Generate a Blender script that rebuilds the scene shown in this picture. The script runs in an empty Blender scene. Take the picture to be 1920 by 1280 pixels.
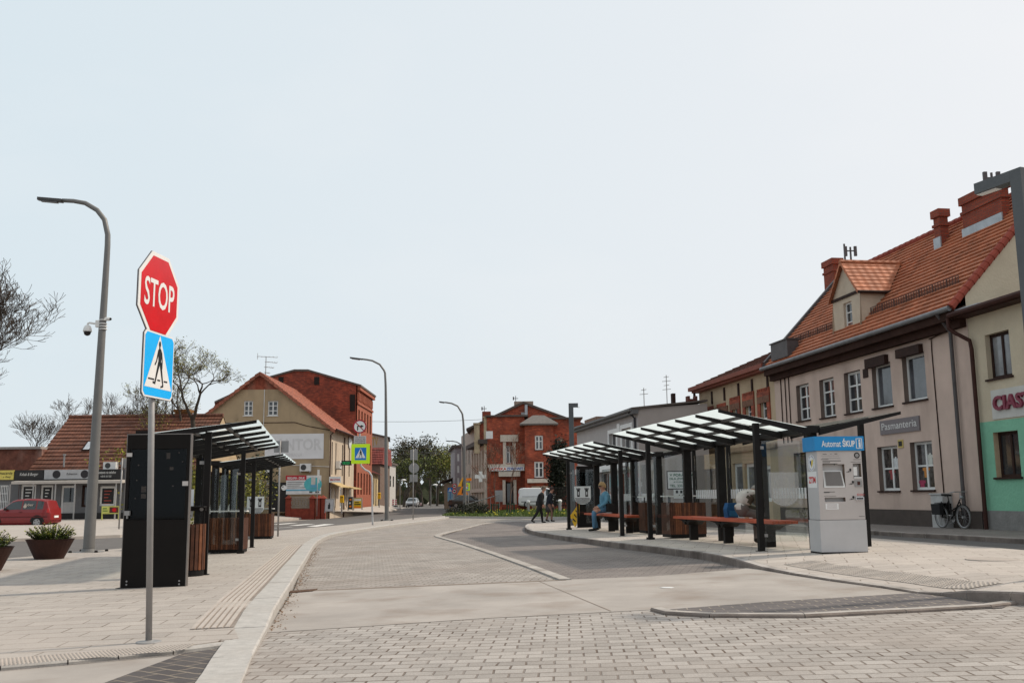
import bpy, bmesh, math, random
from mathutils import Vector, Matrix, noise
from math import sin, cos, pi, radians as R
rnd = random.Random(11)
SC = bpy.context.scene
COL = SC.collection
V = Vector

# ------------------------------------------------------------------ camera
F, PITCH, ROLL, CZ = 1867.0, math.atan(291 / 1867), 0.011, 1.34
_c, _s = cos(PITCH), sin(PITCH)
_X, _U, FWD = V((1, 0, 0)), V((0, -_s, _c)), V((0, _c, _s))
RGT = _X * cos(ROLL) - _U * sin(ROLL)
UPV = _X * sin(ROLL) + _U * cos(ROLL)
CAM = V((0, 0, CZ))
cd = bpy.data.cameras.new('camera'); cd.sensor_width = 36; cd.lens = F / 1920 * 36
cd.clip_end = 3000; cd.clip_start = .1
cam = bpy.data.objects.new('camera', cd); COL.objects.link(cam)
cam.matrix_world = Matrix(((RGT.x, UPV.x, -FWD.x, 0), (RGT.y, UPV.y, -FWD.y, 0), (RGT.z, UPV.z, -FWD.z, CZ), (0, 0, 0, 1)))
SC.camera = cam

# ------------------------------------------------------------------ sky, sun, exposure
SUN = V((.94, .30, 1.0)).normalized()
w = bpy.data.worlds.new('World'); SC.world = w; w.use_nodes = True
nt = w.node_tree; nt.nodes.clear()
def wn(t, **k):
    n = nt.nodes.new(t)
    for a, b in k.items(): setattr(n, a, b)
    return n
sky = wn('ShaderNodeTexSky', sky_type='NISHITA', sun_disc=False)
sky.sun_elevation = math.asin(SUN.z); sky.sun_rotation = math.atan2(SUN.x, SUN.y)
sky.dust_density = 5; sky.air_density = 1.0; sky.ozone_density = 1.0
tc = wn('ShaderNodeTexCoord'); sep = wn('ShaderNodeSeparateXYZ')
nt.links.new(tc.outputs['Generated'], sep.inputs[0])
rampx = wn('ShaderNodeMapRange'); rampx.inputs[1].default_value = -.5; rampx.inputs[2].default_value = .5
nt.links.new(sep.outputs[0], rampx.inputs[0])
veil = wn('ShaderNodeMixRGB'); veil.inputs[1].default_value = (7.3, 8.3, 8.85, 1); veil.inputs[2].default_value = (8.7, 8.85, 9.05, 1)
nt.links.new(rampx.outputs[0], veil.inputs[0])
# one thin cloud and faint streaks
mp = wn('ShaderNodeMapping'); mp.inputs['Scale'].default_value = (1.0, 1.0, 2.4)
nt.links.new(tc.outputs['Generated'], mp.inputs[0])
nz = wn('ShaderNodeTexNoise'); nz.inputs['Scale'].default_value = 3.0; nz.inputs['Detail'].default_value = 6
nt.links.new(mp.outputs[0], nz.inputs[0])
cr = wn('ShaderNodeMapRange'); cr.inputs[1].default_value = .5; cr.inputs[2].default_value = .85; cr.inputs[4].default_value = .3
nt.links.new(nz.outputs[0], cr.inputs[0])
cl_ = wn('ShaderNodeMixRGB'); cl_.inputs[2].default_value = (9.6, 9.55, 9.5, 1)
nt.links.new(cr.outputs[0], cl_.inputs[0]); nt.links.new(veil.outputs[0], cl_.inputs[1])
mx = wn('ShaderNodeMixRGB'); mx.inputs[0].default_value = .9
nt.links.new(sky.outputs[0], mx.inputs[1]); nt.links.new(cl_.outputs[0], mx.inputs[2])
bg = wn('ShaderNodeBackground'); bg.inputs[1].default_value = .1
nt.links.new(mx.outputs[0], bg.inputs[0])
ow = wn('ShaderNodeOutputWorld'); nt.links.new(bg.outputs[0], ow.inputs[0])
sd = bpy.data.lights.new('sun', 'SUN'); sd.energy = 3.3; sd.angle = R(2.5); sd.color = (1.0, .90, .75)
so = bpy.data.objects.new('sun', sd); COL.objects.link(so)
so.rotation_euler = SUN.to_track_quat('Z', 'Y').to_euler()
SC.view_settings.view_transform = 'Standard'; SC.view_settings.look = 'None'
SC.view_settings.exposure = .05; SC.view_settings.gamma = 1
SC.cycles.max_bounces = 6; SC.cycles.transparent_max_bounces = 16; SC.cycles.use_denoising = True

# ------------------------------------------------------------------ where things stand
def clampf(v, a, b): return max(a, min(b, v))
def gz(x, y): return .022 * clampf(x, -8, 8) - .003 * (clampf(y, 19, 60) - 19)
def ray(px, py): return (px - 960) * RGT + (640 - py) * UPV + F * FWD
def G(px, py, dz=0.0):
    d = ray(px, py); z = 0.0
    for _ in range(120):
        t = (z - CZ) / d.z; z = .5 * z + .5 * (gz(d.x * t, d.y * t) + dz)
    p = CAM + d * ((z - CZ) / d.z); return p
def at(px, py, Y):
    d = ray(px, py); return CAM + d * (Y / d.y)
def zat(py, p):   # height of picture row py above point p
    lo, hi = -5.0, 40.0
    for _ in range(60):
        m = (lo + hi) / 2; q = V((p.x, p.y, m)) - CAM
        if 640 - F * q.dot(UPV) / q.dot(FWD) > py: lo = m
        else: hi = m
    return lo

# ------------------------------------------------------------------ materials
MATS = {}
def ND(t, type_, **k):
    n = t.nodes.new(type_)
    for a, b in k.items(): setattr(n, a, b)
    return n
def mat(name, col, rough=.7, metal=0, var=.12, scale=3.0, bump=0, bscale=40, grime=0, spec=.3, coords='Object', tint=None):
    if name in MATS: return MATS[name]
    m = bpy.data.materials.new(name); m.use_nodes = True; t = m.node_tree
    b = t.nodes['Principled BSDF']; b.inputs['Roughness'].default_value = rough; b.inputs['Metallic'].default_value = metal
    b.inputs['Specular IOR Level'].default_value = spec
    tc = ND(t, 'ShaderNodeTexCoord'); n = ND(t, 'ShaderNodeTexNoise'); n.inputs['Scale'].default_value = scale; n.inputs['Detail'].default_value = 8
    n.inputs['Roughness'].default_value = .65
    t.links.new(tc.outputs[coords], n.inputs[0])
    mr = ND(t, 'ShaderNodeMapRange'); mr.inputs[1].default_value = .3; mr.inputs[2].default_value = .7
    mr.inputs[3].default_value = 1 - var; mr.inputs[4].default_value = 1 + var
    t.links.new(n.outputs[0], mr.inputs[0])
    mul = ND(t, 'ShaderNodeMixRGB', blend_type='MULTIPLY'); mul.inputs[0].default_value = 1; mul.inputs[1].default_value = (*col, 1)
    t.links.new(mr.outputs[0], mul.inputs[2]); out = mul.outputs[0]
    if grime:
        n2 = ND(t, 'ShaderNodeTexNoise'); n2.inputs['Scale'].default_value = 1.1; n2.inputs['Detail'].default_value = 9
        mp = ND(t, 'ShaderNodeMapping'); mp.inputs['Scale'].default_value = (1, 1, .25); t.links.new(tc.outputs['Object'], mp.inputs[0]); t.links.new(mp.outputs[0], n2.inputs[0])
        r2 = ND(t, 'ShaderNodeMapRange'); r2.inputs[1].default_value = .5; r2.inputs[2].default_value = .75; r2.inputs[4].default_value = grime
        t.links.new(n2.outputs[0], r2.inputs[0])
        g = ND(t, 'ShaderNodeMixRGB'); g.inputs[2].default_value = (*(tint or (.06, .05, .04)), 1)
        t.links.new(r2.outputs[0], g.inputs[0]); t.links.new(out, g.inputs[1]); out = g.outputs[0]
    t.links.new(out, b.inputs['Base Color'])
    if bump:
        n3 = ND(t, 'ShaderNodeTexNoise'); n3.inputs['Scale'].default_value = bscale; n3.inputs['Detail'].default_value = 5
        t.links.new(tc.outputs[coords], n3.inputs[0])
        bp = ND(t, 'ShaderNodeBump'); bp.inputs['Strength'].default_value = bump; bp.inputs['Distance'].default_value = .02
        t.links.new(n3.outputs[0], bp.inputs['Height']); t.links.new(bp.outputs[0], b.inputs['Normal'])
    MATS[name] = m; return m

def brickmat(name, c1, c2, cm, bw, bh, mortar=.01, rough=.8, bump=.5, rot=0, coords='UV', var=.18, vscale=.6, off=.5, stain=None, stain_amt=.5, squash=1.0, bias=0, mort_vary=True, stain_scale=.35):
    if name in MATS: return MATS[name]
    m = bpy.data.materials.new(name); m.use_nodes = True; t = m.node_tree
    b = t.nodes['Principled BSDF']; b.inputs['Roughness'].default_value = rough; b.inputs['Specular IOR Level'].default_value = .3
    tc = ND(t, 'ShaderNodeTexCoord'); mp = ND(t, 'ShaderNodeMapping'); mp.inputs['Rotation'].default_value = (0, 0, rot)
    t.links.new(tc.outputs[coords], mp.inputs[0])
    # hand-laid joints: nudge the coordinates a little
    nw = ND(t, 'ShaderNodeTexNoise'); nw.inputs['Scale'].default_value = 2.2 / max(bw, .1) * .4; t.links.new(mp.outputs[0], nw.inputs[0])
    vm = ND(t, 'ShaderNodeVectorMath', operation='SCALE'); vm.inputs['Scale'].default_value = bw * .12
    sb = ND(t, 'ShaderNodeVectorMath', operation='SUBTRACT'); sb.inputs[1].default_value = (.5, .5, .5)
    t.links.new(nw.outputs['Color'], sb.inputs[0]); t.links.new(sb.outputs[0], vm.inputs[0])
    ad = ND(t, 'ShaderNodeVectorMath', operation='ADD'); t.links.new(mp.outputs[0], ad.inputs[0]); t.links.new(vm.outputs[0], ad.inputs[1])
    br = ND(t, 'ShaderNodeTexBrick'); br.offset = off; br.squash = squash
    br.inputs['Scale'].default_value = 1; br.inputs['Brick Width'].default_value = bw; br.inputs['Row Height'].default_value = bh
    br.inputs['Mortar Size'].default_value = mortar; br.inputs['Mortar Smooth'].default_value = .3; br.inputs['Bias'].default_value = bias
    br.inputs['Color1'].default_value = (*c1, 1); br.inputs['Color2'].default_value = (*c2, 1); br.inputs['Mortar'].default_value = (*cm, 1)
    t.links.new(ad.outputs[0], br.inputs[0])
    n = ND(t, 'ShaderNodeTexNoise'); n.inputs['Scale'].default_value = vscale; n.inputs['Detail'].default_value = 10; n.inputs['Roughness'].default_value = .7
    t.links.new(tc.outputs['Object'], n.inputs[0])
    mr = ND(t, 'ShaderNodeMapRange'); mr.inputs[1].default_value = .3; mr.inputs[2].default_value = .7; mr.inputs[3].default_value = 1 - var; mr.inputs[4].default_value = 1 + var
    t.links.new(n.outputs[0], mr.inputs[0])
    col = br.outputs['Color']
    if mort_vary:   # joints filled with sand in places, so they fade out
        n4 = ND(t, 'ShaderNodeTexNoise'); n4.inputs['Scale'].default_value = 1.3; n4.inputs['Detail'].default_value = 6; t.links.new(tc.outputs['Object'], n4.inputs[0])
        r4 = ND(t, 'ShaderNodeMapRange'); r4.inputs[1].default_value = .4; r4.inputs[2].default_value = .62; t.links.new(n4.outputs[0], r4.inputs[0])
        mm = ND(t, 'ShaderNodeMixRGB'); mm.inputs[1].default_value = (*[.55 * (a + b_) / 2 + .45 * c_ for a, b_, c_ in zip(c1, c2, cm)], 1); mm.inputs[2].default_value = (*cm, 1)
        t.links.new(r4.outputs[0], mm.inputs[0]); t.links.new(mm.outputs[0], br.inputs['Mortar'])
    mul = ND(t, 'ShaderNodeMixRGB', blend_type='MULTIPLY'); mul.inputs[0].default_value = 1
    t.links.new(col, mul.inputs[1]); t.links.new(mr.outputs[0], mul.inputs[2]); out = mul.outputs[0]
    nf = ND(t, 'ShaderNodeTexNoise'); nf.inputs['Scale'].default_value = 60; nf.inputs['Detail'].default_value = 3; t.links.new(tc.outputs['Object'], nf.inputs[0])
    rf = ND(t, 'ShaderNodeMapRange'); rf.inputs[1].default_value = .3; rf.inputs[2].default_value = .7; rf.inputs[3].default_value = .88; rf.inputs[4].default_value = 1.12; t.links.new(nf.outputs[0], rf.inputs[0])
    m3 = ND(t, 'ShaderNodeMixRGB', blend_type='MULTIPLY'); m3.inputs[0].default_value = 1; t.links.new(out, m3.inputs[1]); t.links.new(rf.outputs[0], m3.inputs[2]); out = m3.outputs[0]
    if stain:
        n2 = ND(t, 'ShaderNodeTexNoise'); n2.inputs['Scale'].default_value = stain_scale; n2.inputs['Detail'].default_value = 8; n2.inputs['Distortion'].default_value = .8; t.links.new(tc.outputs['Object'], n2.inputs[0])
        r2 = ND(t, 'ShaderNodeMapRange'); r2.inputs[1].default_value = .48; r2.inputs[2].default_value = .72; r2.inputs[4].default_value = stain_amt; t.links.new(n2.outputs[0], r2.inputs[0])
        g = ND(t, 'ShaderNodeMixRGB'); g.inputs[2].default_value = (*stain, 1); t.links.new(r2.outputs[0], g.inputs[0]); t.links.new(out, g.inputs[1]); out = g.outputs[0]
    t.links.new(out, b.inputs['Base Color'])
    if bump:
        bp = ND(t, 'ShaderNodeBump', invert=True); bp.inputs['Strength'].default_value = bump; bp.inputs['Distance'].default_value = .012
        ah = ND(t, 'ShaderNodeMath', operation='MULTIPLY_ADD'); ah.inputs[1].default_value = -.25
        t.links.new(nf.outputs[0], ah.inputs[0]); t.links.new(br.outputs['Fac'], ah.inputs[2])
        t.links.new(ah.outputs[0], bp.inputs['Height']); t.links.new(bp.outputs[0], b.inputs['Normal'])
    MATS[name] = m; return m

def glassmat(name, tint=(.93, .97, .95), gl=.10, rough=.02):
    if name in MATS: return MATS[name]
    m = bpy.data.materials.new(name); m.use_nodes = True; t = m.node_tree; t.nodes.clear()
    tr = ND(t, 'ShaderNodeBsdfTransparent'); tr.inputs[0].default_value = (*tint, 1)
    go = ND(t, 'ShaderNodeBsdfGlossy'); go.inputs['Roughness'].default_value = rough; go.inputs[0].default_value = (.9, .95, 1, 1)
    lw = ND(t, 'ShaderNodeLayerWeight'); lw.inputs[0].default_value = .5     # same from both sides of the pane
    pw = ND(t, 'ShaderNodeMath', operation='POWER'); pw.inputs[1].default_value = 4.0; t.links.new(lw.outputs['Facing'], pw.inputs[0])
    ad = ND(t, 'ShaderNodeMath', operation='MULTIPLY_ADD'); ad.inputs[1].default_value = .6; ad.inputs[2].default_value = gl; t.links.new(pw.outputs[0], ad.inputs[0])
    mx = ND(t, 'ShaderNodeMixShader'); t.links.new(ad.outputs[0], mx.inputs[0]); t.links.new(tr.outputs[0], mx.inputs[1]); t.links.new(go.outputs[0], mx.inputs[2])
    o = ND(t, 'ShaderNodeOutputMaterial'); t.links.new(mx.outputs[0], o.inputs[0]); MATS[name] = m; return m

BLK = mat('black_steel', (.010, .0085, .008), .6, var=.15, spec=.18)
GALV = mat('galvanised_steel', (.30, .29, .285), .5, .35, var=.12, scale=6)
LAMPG = mat('grey_lamp_paint', (.16, .155, .15), .5, .2, var=.08)
WHITE = mat('white_paint', (.72, .72, .71), .5, var=.04)
WFRAME = mat('white_window_plastic', (.68, .67, .65), .4, var=.03)
PANE = mat('window_glass', (.03, .032, .036), .06, var=.5, scale=1.2, spec=.8)
PANEW = mat('curtained_glass', (.17, .17, .175), .1, var=.5, scale=1.5, spec=.7)
GREYP = mat('grey_paint', (.25, .25, .25), .55, var=.06)
ZINC = mat('zinc_flashing', (.36, .38, .40), .38, .5, var=.15)
DBROWN = mat('dark_brown_paint', (.034, .017, .013), .65, var=.25, spec=.12)
RED = mat('sign_red', (.55, .008, .012), .35, var=.06, scale=4)
BLUE = mat('sign_blue', (.015, .36, .80), .35, var=.05, scale=4)
BLACKT = mat('black_print', (.01, .01, .01), .5, var=0)
YEL = mat('sign_yellow', (.75, .52, .02), .45, var=.06)
LIME = mat('lime_reflector', (.60, .88, .02), .4, var=.04)
ORNG = mat('sign_orange', (.80, .22, .01), .45, var=.05)
BARK = mat('bark', (.060, .048, .038), .9, var=.3, scale=8)
TWIG = mat('twig', (.075, .058, .046), .9, var=.3, scale=3)

# ------------------------------------------------------------------ mesh builder
class MB:
    def __init__(s): s.v = []; s.f = []; s.m = []
    def add(s, vs, fs, mi=0):
        o = len(s.v); s.v += [V(p) for p in vs]; s.f += [tuple(o + i for i in f) for f in fs]; s.m += [mi] * len(fs); return s
    def poly(s, pts, mi=0): return s.add(pts, [tuple(range(len(pts)))], mi)
    def obox(s, o, a, b, c, mi=0):     # corner o and three edge vectors
        o, a, b, c = V(o), V(a), V(b), V(c)
        p = [o, o + a, o + a + b, o + b, o + c, o + a + c, o + a + b + c, o + b + c]
        fl = [(3, 2, 1, 0), (4, 5, 6, 7), (0, 1, 5, 4), (1, 2, 6, 5), (2, 3, 7, 6), (3, 0, 4, 7)]
        if a.cross(b).dot(c) < 0: fl = [tuple(reversed(q)) for q in fl]
        return s.add(p, fl, mi)
    def box(s, x0, x1, y0, y1, z0, z1, mi=0): return s.obox((x0, y0, z0), (x1 - x0, 0, 0), (0, y1 - y0, 0), (0, 0, z1 - z0), mi)
    def prism(s, pts, d, mi=0):        # polygon in 3-D swept along d
        n = len(pts); pts = [V(p) for p in pts]; d = V(d); nn = V((0, 0, 0))
        for i in range(n): nn += pts[i].cross(pts[(i + 1) % n])
        if nn.dot(d) > 0: pts.reverse()
        s.add(pts + [p + d for p in pts], [tuple(range(n)), tuple(range(2 * n - 1, n - 1, -1))] + [(i, i + n, (i + 1) % n + n, (i + 1) % n) for i in range(n)], mi); return s
    def tube(s, pts, r, n=8, mi=0, caps=True, flat=False):
        pts = [V(p) for p in pts]; rs = r if isinstance(r, (list, tuple)) else [r] * len(pts); o = len(s.v); ref = None
        for i, p in enumerate(pts):
            d = (pts[min(i + 1, len(pts) - 1)] - pts[max(i - 1, 0)])
            d = d.normalized() if d.length > 1e-9 else V((0, 0, 1))
            if ref is None: ref = V((1, 0, 0)) if abs(d.x) < .9 else V((0, 1, 0))
            a = (ref - d * ref.dot(d)).normalized(); ref = a; b = d.cross(a)
            for k in range(n):
                t = 2 * pi * (k + (.5 if flat else 0)) / n; s.v.append(p + (a * cos(t) + b * sin(t)) * rs[i])
        for i in range(len(pts) - 1):
            for k in range(n):
                k2 = (k + 1) % n; s.f.append((o + i * n + k, o + i * n + k2, o + (i + 1) * n + k2, o + (i + 1) * n + k)); s.m.append(mi)
        if caps:
            s.f.append(tuple(o + k for k in reversed(range(n)))); s.m.append(mi)
            e = o + (len(pts) - 1) * n; s.f.append(tuple(e + k for k in range(n))); s.m.append(mi)
        return s
    def lathe(s, c, prof, n=16, mi=0, axis='z'):
        c = V(c); o = len(s.v)
        for (r, z) in prof:
            for k in range(n):
                t = 2 * pi * k / n
                q = V((r * cos(t), r * sin(t), z)) if axis == 'z' else (V((z, r * cos(t), r * sin(t))) if axis == 'x' else V((r * sin(t), z, r * cos(t))))
                s.v.append(c + q)
        for i in range(len(prof) - 1):
            for k in range(n):
                k2 = (k + 1) % n; s.f.append((o + i * n + k, o + i * n + k2, o + (i + 1) * n + k2, o + (i + 1) * n + k)); s.m.append(mi)
        s.f.append(tuple(o + k for k in reversed(range(n)))); s.m.append(mi)
        e = o + (len(prof) - 1) * n; s.f.append(tuple(e + k for k in range(n))); s.m.append(mi); return s
    def build(s, name, mats, parent=None, world=False, smooth=False, label=None):
        me = bpy.data.meshes.new(name); off = V((0, 0, 0))
        if world and parent is not None:
            q = parent
            while q is not None: off += q.location; q = q.parent
        me.from_pydata([p - off for p in s.v], [], s.f)
        for m in (mats if isinstance(mats, (list, tuple)) else [mats]): me.materials.append(m)
        if s.m and any(s.m): me.polygons.foreach_set('material_index', s.m)
        me.update()
        uv = me.uv_layers.new(name='UVMap')
        for p in me.polygons:
            n = p.normal
            t = V((1, 0, 0)) if abs(n.z) > .985 else V((-n.y, n.x, 0)).normalized()
            b = n.cross(t)
            for li in p.loop_indices:
                c = s.v[me.loops[li].vertex_index]; uv.data[li].uv = (c.dot(t), c.dot(b))
        if smooth: me.polygons.foreach_set('use_smooth', [True] * len(me.polygons))
        o = bpy.data.objects.new(name, me); COL.objects.link(o)
        if parent is not None: o.parent = parent
        if label: o['label'] = label
        return o

def tag(o, label, cat, group=None, kind=None):
    if label: o['label'] = label
    if cat: o['category'] = cat
    if group: o['group'] = group
    if kind: o['kind'] = kind
    return o
def struct(o): o['kind'] = 'structure'; return o
def thing(name, label, cat, loc=(0, 0, 0), rz=0, group=None):
    o = bpy.data.objects.new(name, None); COL.objects.link(o); o.empty_display_size = .2
    o.location = loc; o.rotation_euler = (0, 0, rz); return tag(o, label, cat, group)
def children(o): return [c for c in bpy.data.objects if c.parent == o]
def dup(o, loc=None, rz=None, label=None, group=None, scale=None, parent=None, kids=None):
    if kids is None:
        kids = {}
        for c in bpy.data.objects:
            if c.parent: kids.setdefault(c.parent.name, []).append(c)
    c = o.copy(); COL.objects.link(c)
    if parent is not None: c.parent = parent
    if loc is not None: c.location = loc
    if rz is not None: c.rotation_euler = (0, 0, rz)
    if scale is not None: c.scale = scale
    if label: c['label'] = label
    if group: c['group'] = group
    for k in kids.get(o.name, []): dup(k, parent=c, kids=kids)
    return c

def roofglass(name):
    m = bpy.data.materials.new(name); m.use_nodes = True; t = m.node_tree; t.nodes.clear()
    tr = ND(t, 'ShaderNodeBsdfTransparent'); tr.inputs[0].default_value = (.86, .92, .92, 1)
    tl = ND(t, 'ShaderNodeBsdfTranslucent'); tl.inputs[0].default_value = (.58, .64, .65, 1)
    mx = ND(t, 'ShaderNodeMixShader'); mx.inputs[0].default_value = .82; t.links.new(tr.outputs[0], mx.inputs[1]); t.links.new(tl.outputs[0], mx.inputs[2])
    o = ND(t, 'ShaderNodeOutputMaterial'); t.links.new(mx.outputs[0], o.inputs[0]); MATS[name] = m; return m
def textmesh(s, bold=0.0, extrude=0.0, italic=0.0, spacing=1.0):
    cu = bpy.data.curves.new('lettering', 'FONT'); cu.body = s; cu.size = 1; cu.offset = bold; cu.extrude = extrude; cu.shear = italic
    cu.space_character = spacing; cu.align_x = 'LEFT'; cu.resolution_u = 3
    o = bpy.data.objects.new('lettering', cu); COL.objects.link(o)
    dg = bpy.context.evaluated_depsgraph_get(); me = bpy.data.meshes.new_from_object(o.evaluated_get(dg))
    vs = [v.co.copy() for v in me.vertices]; fs = [tuple(p.vertices) for p in me.polygons]
    bpy.data.objects.remove(o); bpy.data.curves.remove(cu); bpy.data.meshes.remove(me)
    return vs, fs
def text(mb, s, o, u, v, wd=None, ht=None, d=.004, mi=0, bold=0.0, italic=0.0, extrude=0.0, spacing=1.0):
    """flat lettering from corner o along u, upward v, fitted to width wd and height ht"""
    vs, fs = textmesh(s, bold, 0, italic, spacing)
    x0 = min(p.x for p in vs); x1 = max(p.x for p in vs); y0 = min(p.y for p in vs); y1 = max(p.y for p in vs)
    u, v = V(u).normalized(), V(v).normalized(); n = u.cross(v)
    if ht is None: ht = wd / (x1 - x0) * (y1 - y0)
    if wd is None: wd = ht / (y1 - y0) * (x1 - x0)
    P = [V(o) + u * ((p.x - x0) / (x1 - x0) * wd) + v * ((p.y - y0) / (y1 - y0) * ht) + n * d for p in vs]
    mb.add(P, fs, mi)
    if extrude:      # real thickness: walls round the outline
        from collections import Counter
        ec = Counter(tuple(sorted((f[i], f[(i + 1) % len(f)]))) for f in fs for i in range(len(f)))
        b = len(mb.v); mb.v += [p - n * extrude for p in P]
        for f in fs:
            for i in range(len(f)):
                a, c = f[i], f[(i + 1) % len(f)]
                if ec[tuple(sorted((a, c)))] == 1: mb.f.append((b - len(P) + a, b + a, b + c, b - len(P) + c)); mb.m.append(mi)
    return mb

def spline(P, step=.5):
    P = [V(p) for p in P]; out = []
    for i in range(len(P) - 1):
        a, b, c, d = P[max(i - 1, 0)], P[i], P[i + 1], P[min(i + 2, len(P) - 1)]
        n = max(1, int((c - b).length / step))
        for k in range(n):
            t = k / n; out.append(.5 * ((2 * b) + (c - a) * t + (2 * a - 5 * b + 4 * c - d) * t * t + (3 * b - a - 3 * c + d) * t ** 3))
    out.append(P[-1]); return out
# ------------------------------------------------------------------ ground, roads, pavements
def sheet(name, pts, m, dz, skirt=0, kind='structure'):
    bm = bmesh.new(); vs = [bm.verts.new((p[0], p[1], 0)) for p in pts]
    f = bm.faces.new(vs); bm.normal_update()
    if f.normal.z < 0: f.normal_flip()
    bmesh.ops.triangulate(bm, faces=bm.faces[:])
    for co, no in (((8, 0, 0), (1, 0, 0)), ((-8, 0, 0), (1, 0, 0)), ((0, 19, 0), (0, 1, 0)), ((0, 60, 0), (0, 1, 0))):
        bmesh.ops.bisect_plane(bm, geom=bm.verts[:] + bm.edges[:] + bm.faces[:], plane_co=co, plane_no=no)
    for v in bm.verts: v.co.z = gz(v.co.x, v.co.y) + dz
    if skirt:
        be = [e for e in bm.edges if len(e.link_faces) == 1]
        r = bmesh.ops.extrude_edge_only(bm, edges=be)
        for g in r['geom']:
            if isinstance(g, bmesh.types.BMVert): g.co.z -= skirt
    bm.normal_update()
    me = bpy.data.meshes.new(name); bm.to_mesh(me); bm.free(); me.materials.append(m)
    uv = me.uv_layers.new(name='UVMap')
    for l in me.loops: c = me.vertices[l.vertex_index].co; uv.data[l.index].uv = (c.x, c.y)
    o = bpy.data.objects.new(name, me); COL.objects.link(o)
    if kind: o['kind'] = kind
    return o
def GP(lst, dz=0.0): return [G(x, y, dz) for x, y in lst]

PAVE_FG = brickmat('grey_setts', (.355, .323, .298), (.265, .237, .216), (.105, .072, .052), .235, .18, .010, bump=.9, rot=R(3), var=.16, stain=(.27, .225, .195), stain_amt=.45, vscale=1.4)
PAVE_MID = brickmat('small_setts', (.345, .311, .284), (.25, .222, .20), (.12, .09, .07), .24, .14, .013, bump=.9, rot=R(8), var=.20, stain=(.235, .19, .16), stain_amt=.6, vscale=.9)
PAVE_BAY = brickmat('dark_setts', (.195, .166, .153), (.145, .124, .115), (.06, .047, .04), .24, .14, .012, bump=.6, rot=R(14), var=.16, stain=(.25, .225, .205), stain_amt=.4)
PAVE_DARK = brickmat('graphite_setts', (.115, .10, .10), (.085, .075, .075), (.28, .235, .19), .26, .17, .011, bump=.7, rot=R(2), var=.2)
PAVE_DARK2 = brickmat('graphite_setts_turned', (.085, .073, .07), (.065, .055, .055), (.26, .215, .165), .30, .17, .013, bump=.7, rot=R(40), var=.2)
SLAB_L = brickmat('pavement_slabs', (.375, .333, .30), (.32, .284, .256), (.13, .098, .075), .62, .31, .011, bump=.45, rot=R(-4), var=.10, stain=(.38, .33, .295), stain_amt=.5, vscale=.9)
SLAB_R = brickmat('platform_slabs', (.435, .385, .345), (.37, .325, .292), (.15, .112, .086), .62, .31, .011, bump=.4, rot=R(14), var=.10, stain=(.40, .345, .31), stain_amt=.5, vscale=.9)
CONC = mat('swept_concrete', (.325, .292, .267), .85, var=.18, scale=.6, bump=.2, bscale=90, grime=.8, tint=(.21, .165, .135), spec=.25)
CONC2 = mat('pale_concrete', (.385, .345, .312), .85, var=.12, scale=2, bump=.15, bscale=70, spec=.25)
GRAN = mat('granite_kerb', (.385, .362, .34), .75, var=.16, scale=9, bump=.2, bscale=60, grime=.25, tint=(.25, .2, .16), spec=.3)
GRAND = mat('weathered_kerb', (.40, .365, .34), .8, var=.18, scale=3, bump=.25, bscale=50, grime=.8, tint=(.075, .06, .05), spec=.25)
ASPH = mat('asphalt', (.115, .105, .10), .85, var=.14, scale=1.2, bump=.3, bscale=120, grime=.2, tint=(.15, .135, .12), spec=.3)
MARK = mat('road_paint', (.62, .60, .58), .7, var=.12, scale=6)
GRASS = mat('grass_green', (.075, .145, .022), .8, var=.3, scale=2)
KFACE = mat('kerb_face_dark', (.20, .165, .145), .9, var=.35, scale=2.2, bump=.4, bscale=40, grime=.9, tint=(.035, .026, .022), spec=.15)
EARTH = mat('ground_earth', (.25, .22, .195), .9, var=.2, scale=.4)

def grid_ground():
    xs = [-400, -150, -60, -30, -8, 8, 30, 60, 150, 400]; ys = [-60, 0, 19, 40, 60, 100, 200, 600]
    b = MB(); vs = [(x, y, gz(x, y) - .03) for y in ys for x in xs]; n = len(xs)
    b.add(vs, [(j * n + i, j * n + i + 1, (j + 1) * n + i + 1, (j + 1) * n + i) for j in range(len(ys) - 1) for i in range(n - 1)])
    struct(b.build('ground', EARTH))
grid_ground()

# kerb edge of the left pavement, along the bus road (foot of the kerb, nearest first)
LK = spline(GP([(330, 1420), (440, 1310), (472, 1235), (500, 1187), (526, 1140), (551, 1097), (569, 1064), (596, 1021), (627, 1006), (676, 997), (740, 987), (800, 979), (842, 972)]), .9)
def lk_h(p): return .035 if p.y < 10.2 else min(.14, .035 + (p.y - 10.2) * .055)
# outer edge of the right platform, kerb foot: from the near right corner up to the nose and round it
RK_px = [(2080, 1150), (1990, 1141), (1896, 1134), (1813, 1126), (1765, 1118), (1720, 1114), (1651, 1103), (1556, 1090), (1480, 1078), (1429, 1069), (1382, 1062), (1318, 1049), (1240, 1038), (1160, 1028), (1100, 1019), (1050, 1012), (1010, 1005), (990, 999), (984, 993), (990, 987), (1010, 983.5), (1040, 981)]
RK = spline(GP(RK_px), .8)
_lowA, _lowB = G(1745, 1116), G(1440, 1070)
def rk_h(p):
    if p.y < _lowA.y: return clampf(.03 + (_lowA.y - p.y) * .13, .03, .145)
    if p.y > _lowB.y: return clampf(.05 + (p.y - _lowB.y) * .07, .05, .145)
    return .03 + .02 * clampf((p.y - _lowA.y) / (_lowB.y - _lowA.y), 0, 1)
def offset(path, d):      # to the left of travel for d > 0
    out = []
    for i, p in enumerate(path):
        t = (path[min(i + 1, len(path) - 1)] - path[max(i - 1, 0)]); t.z = 0; t.normalize()
        out.append(p + V((-t.y, t.x, 0)) * d)
    return out
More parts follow.
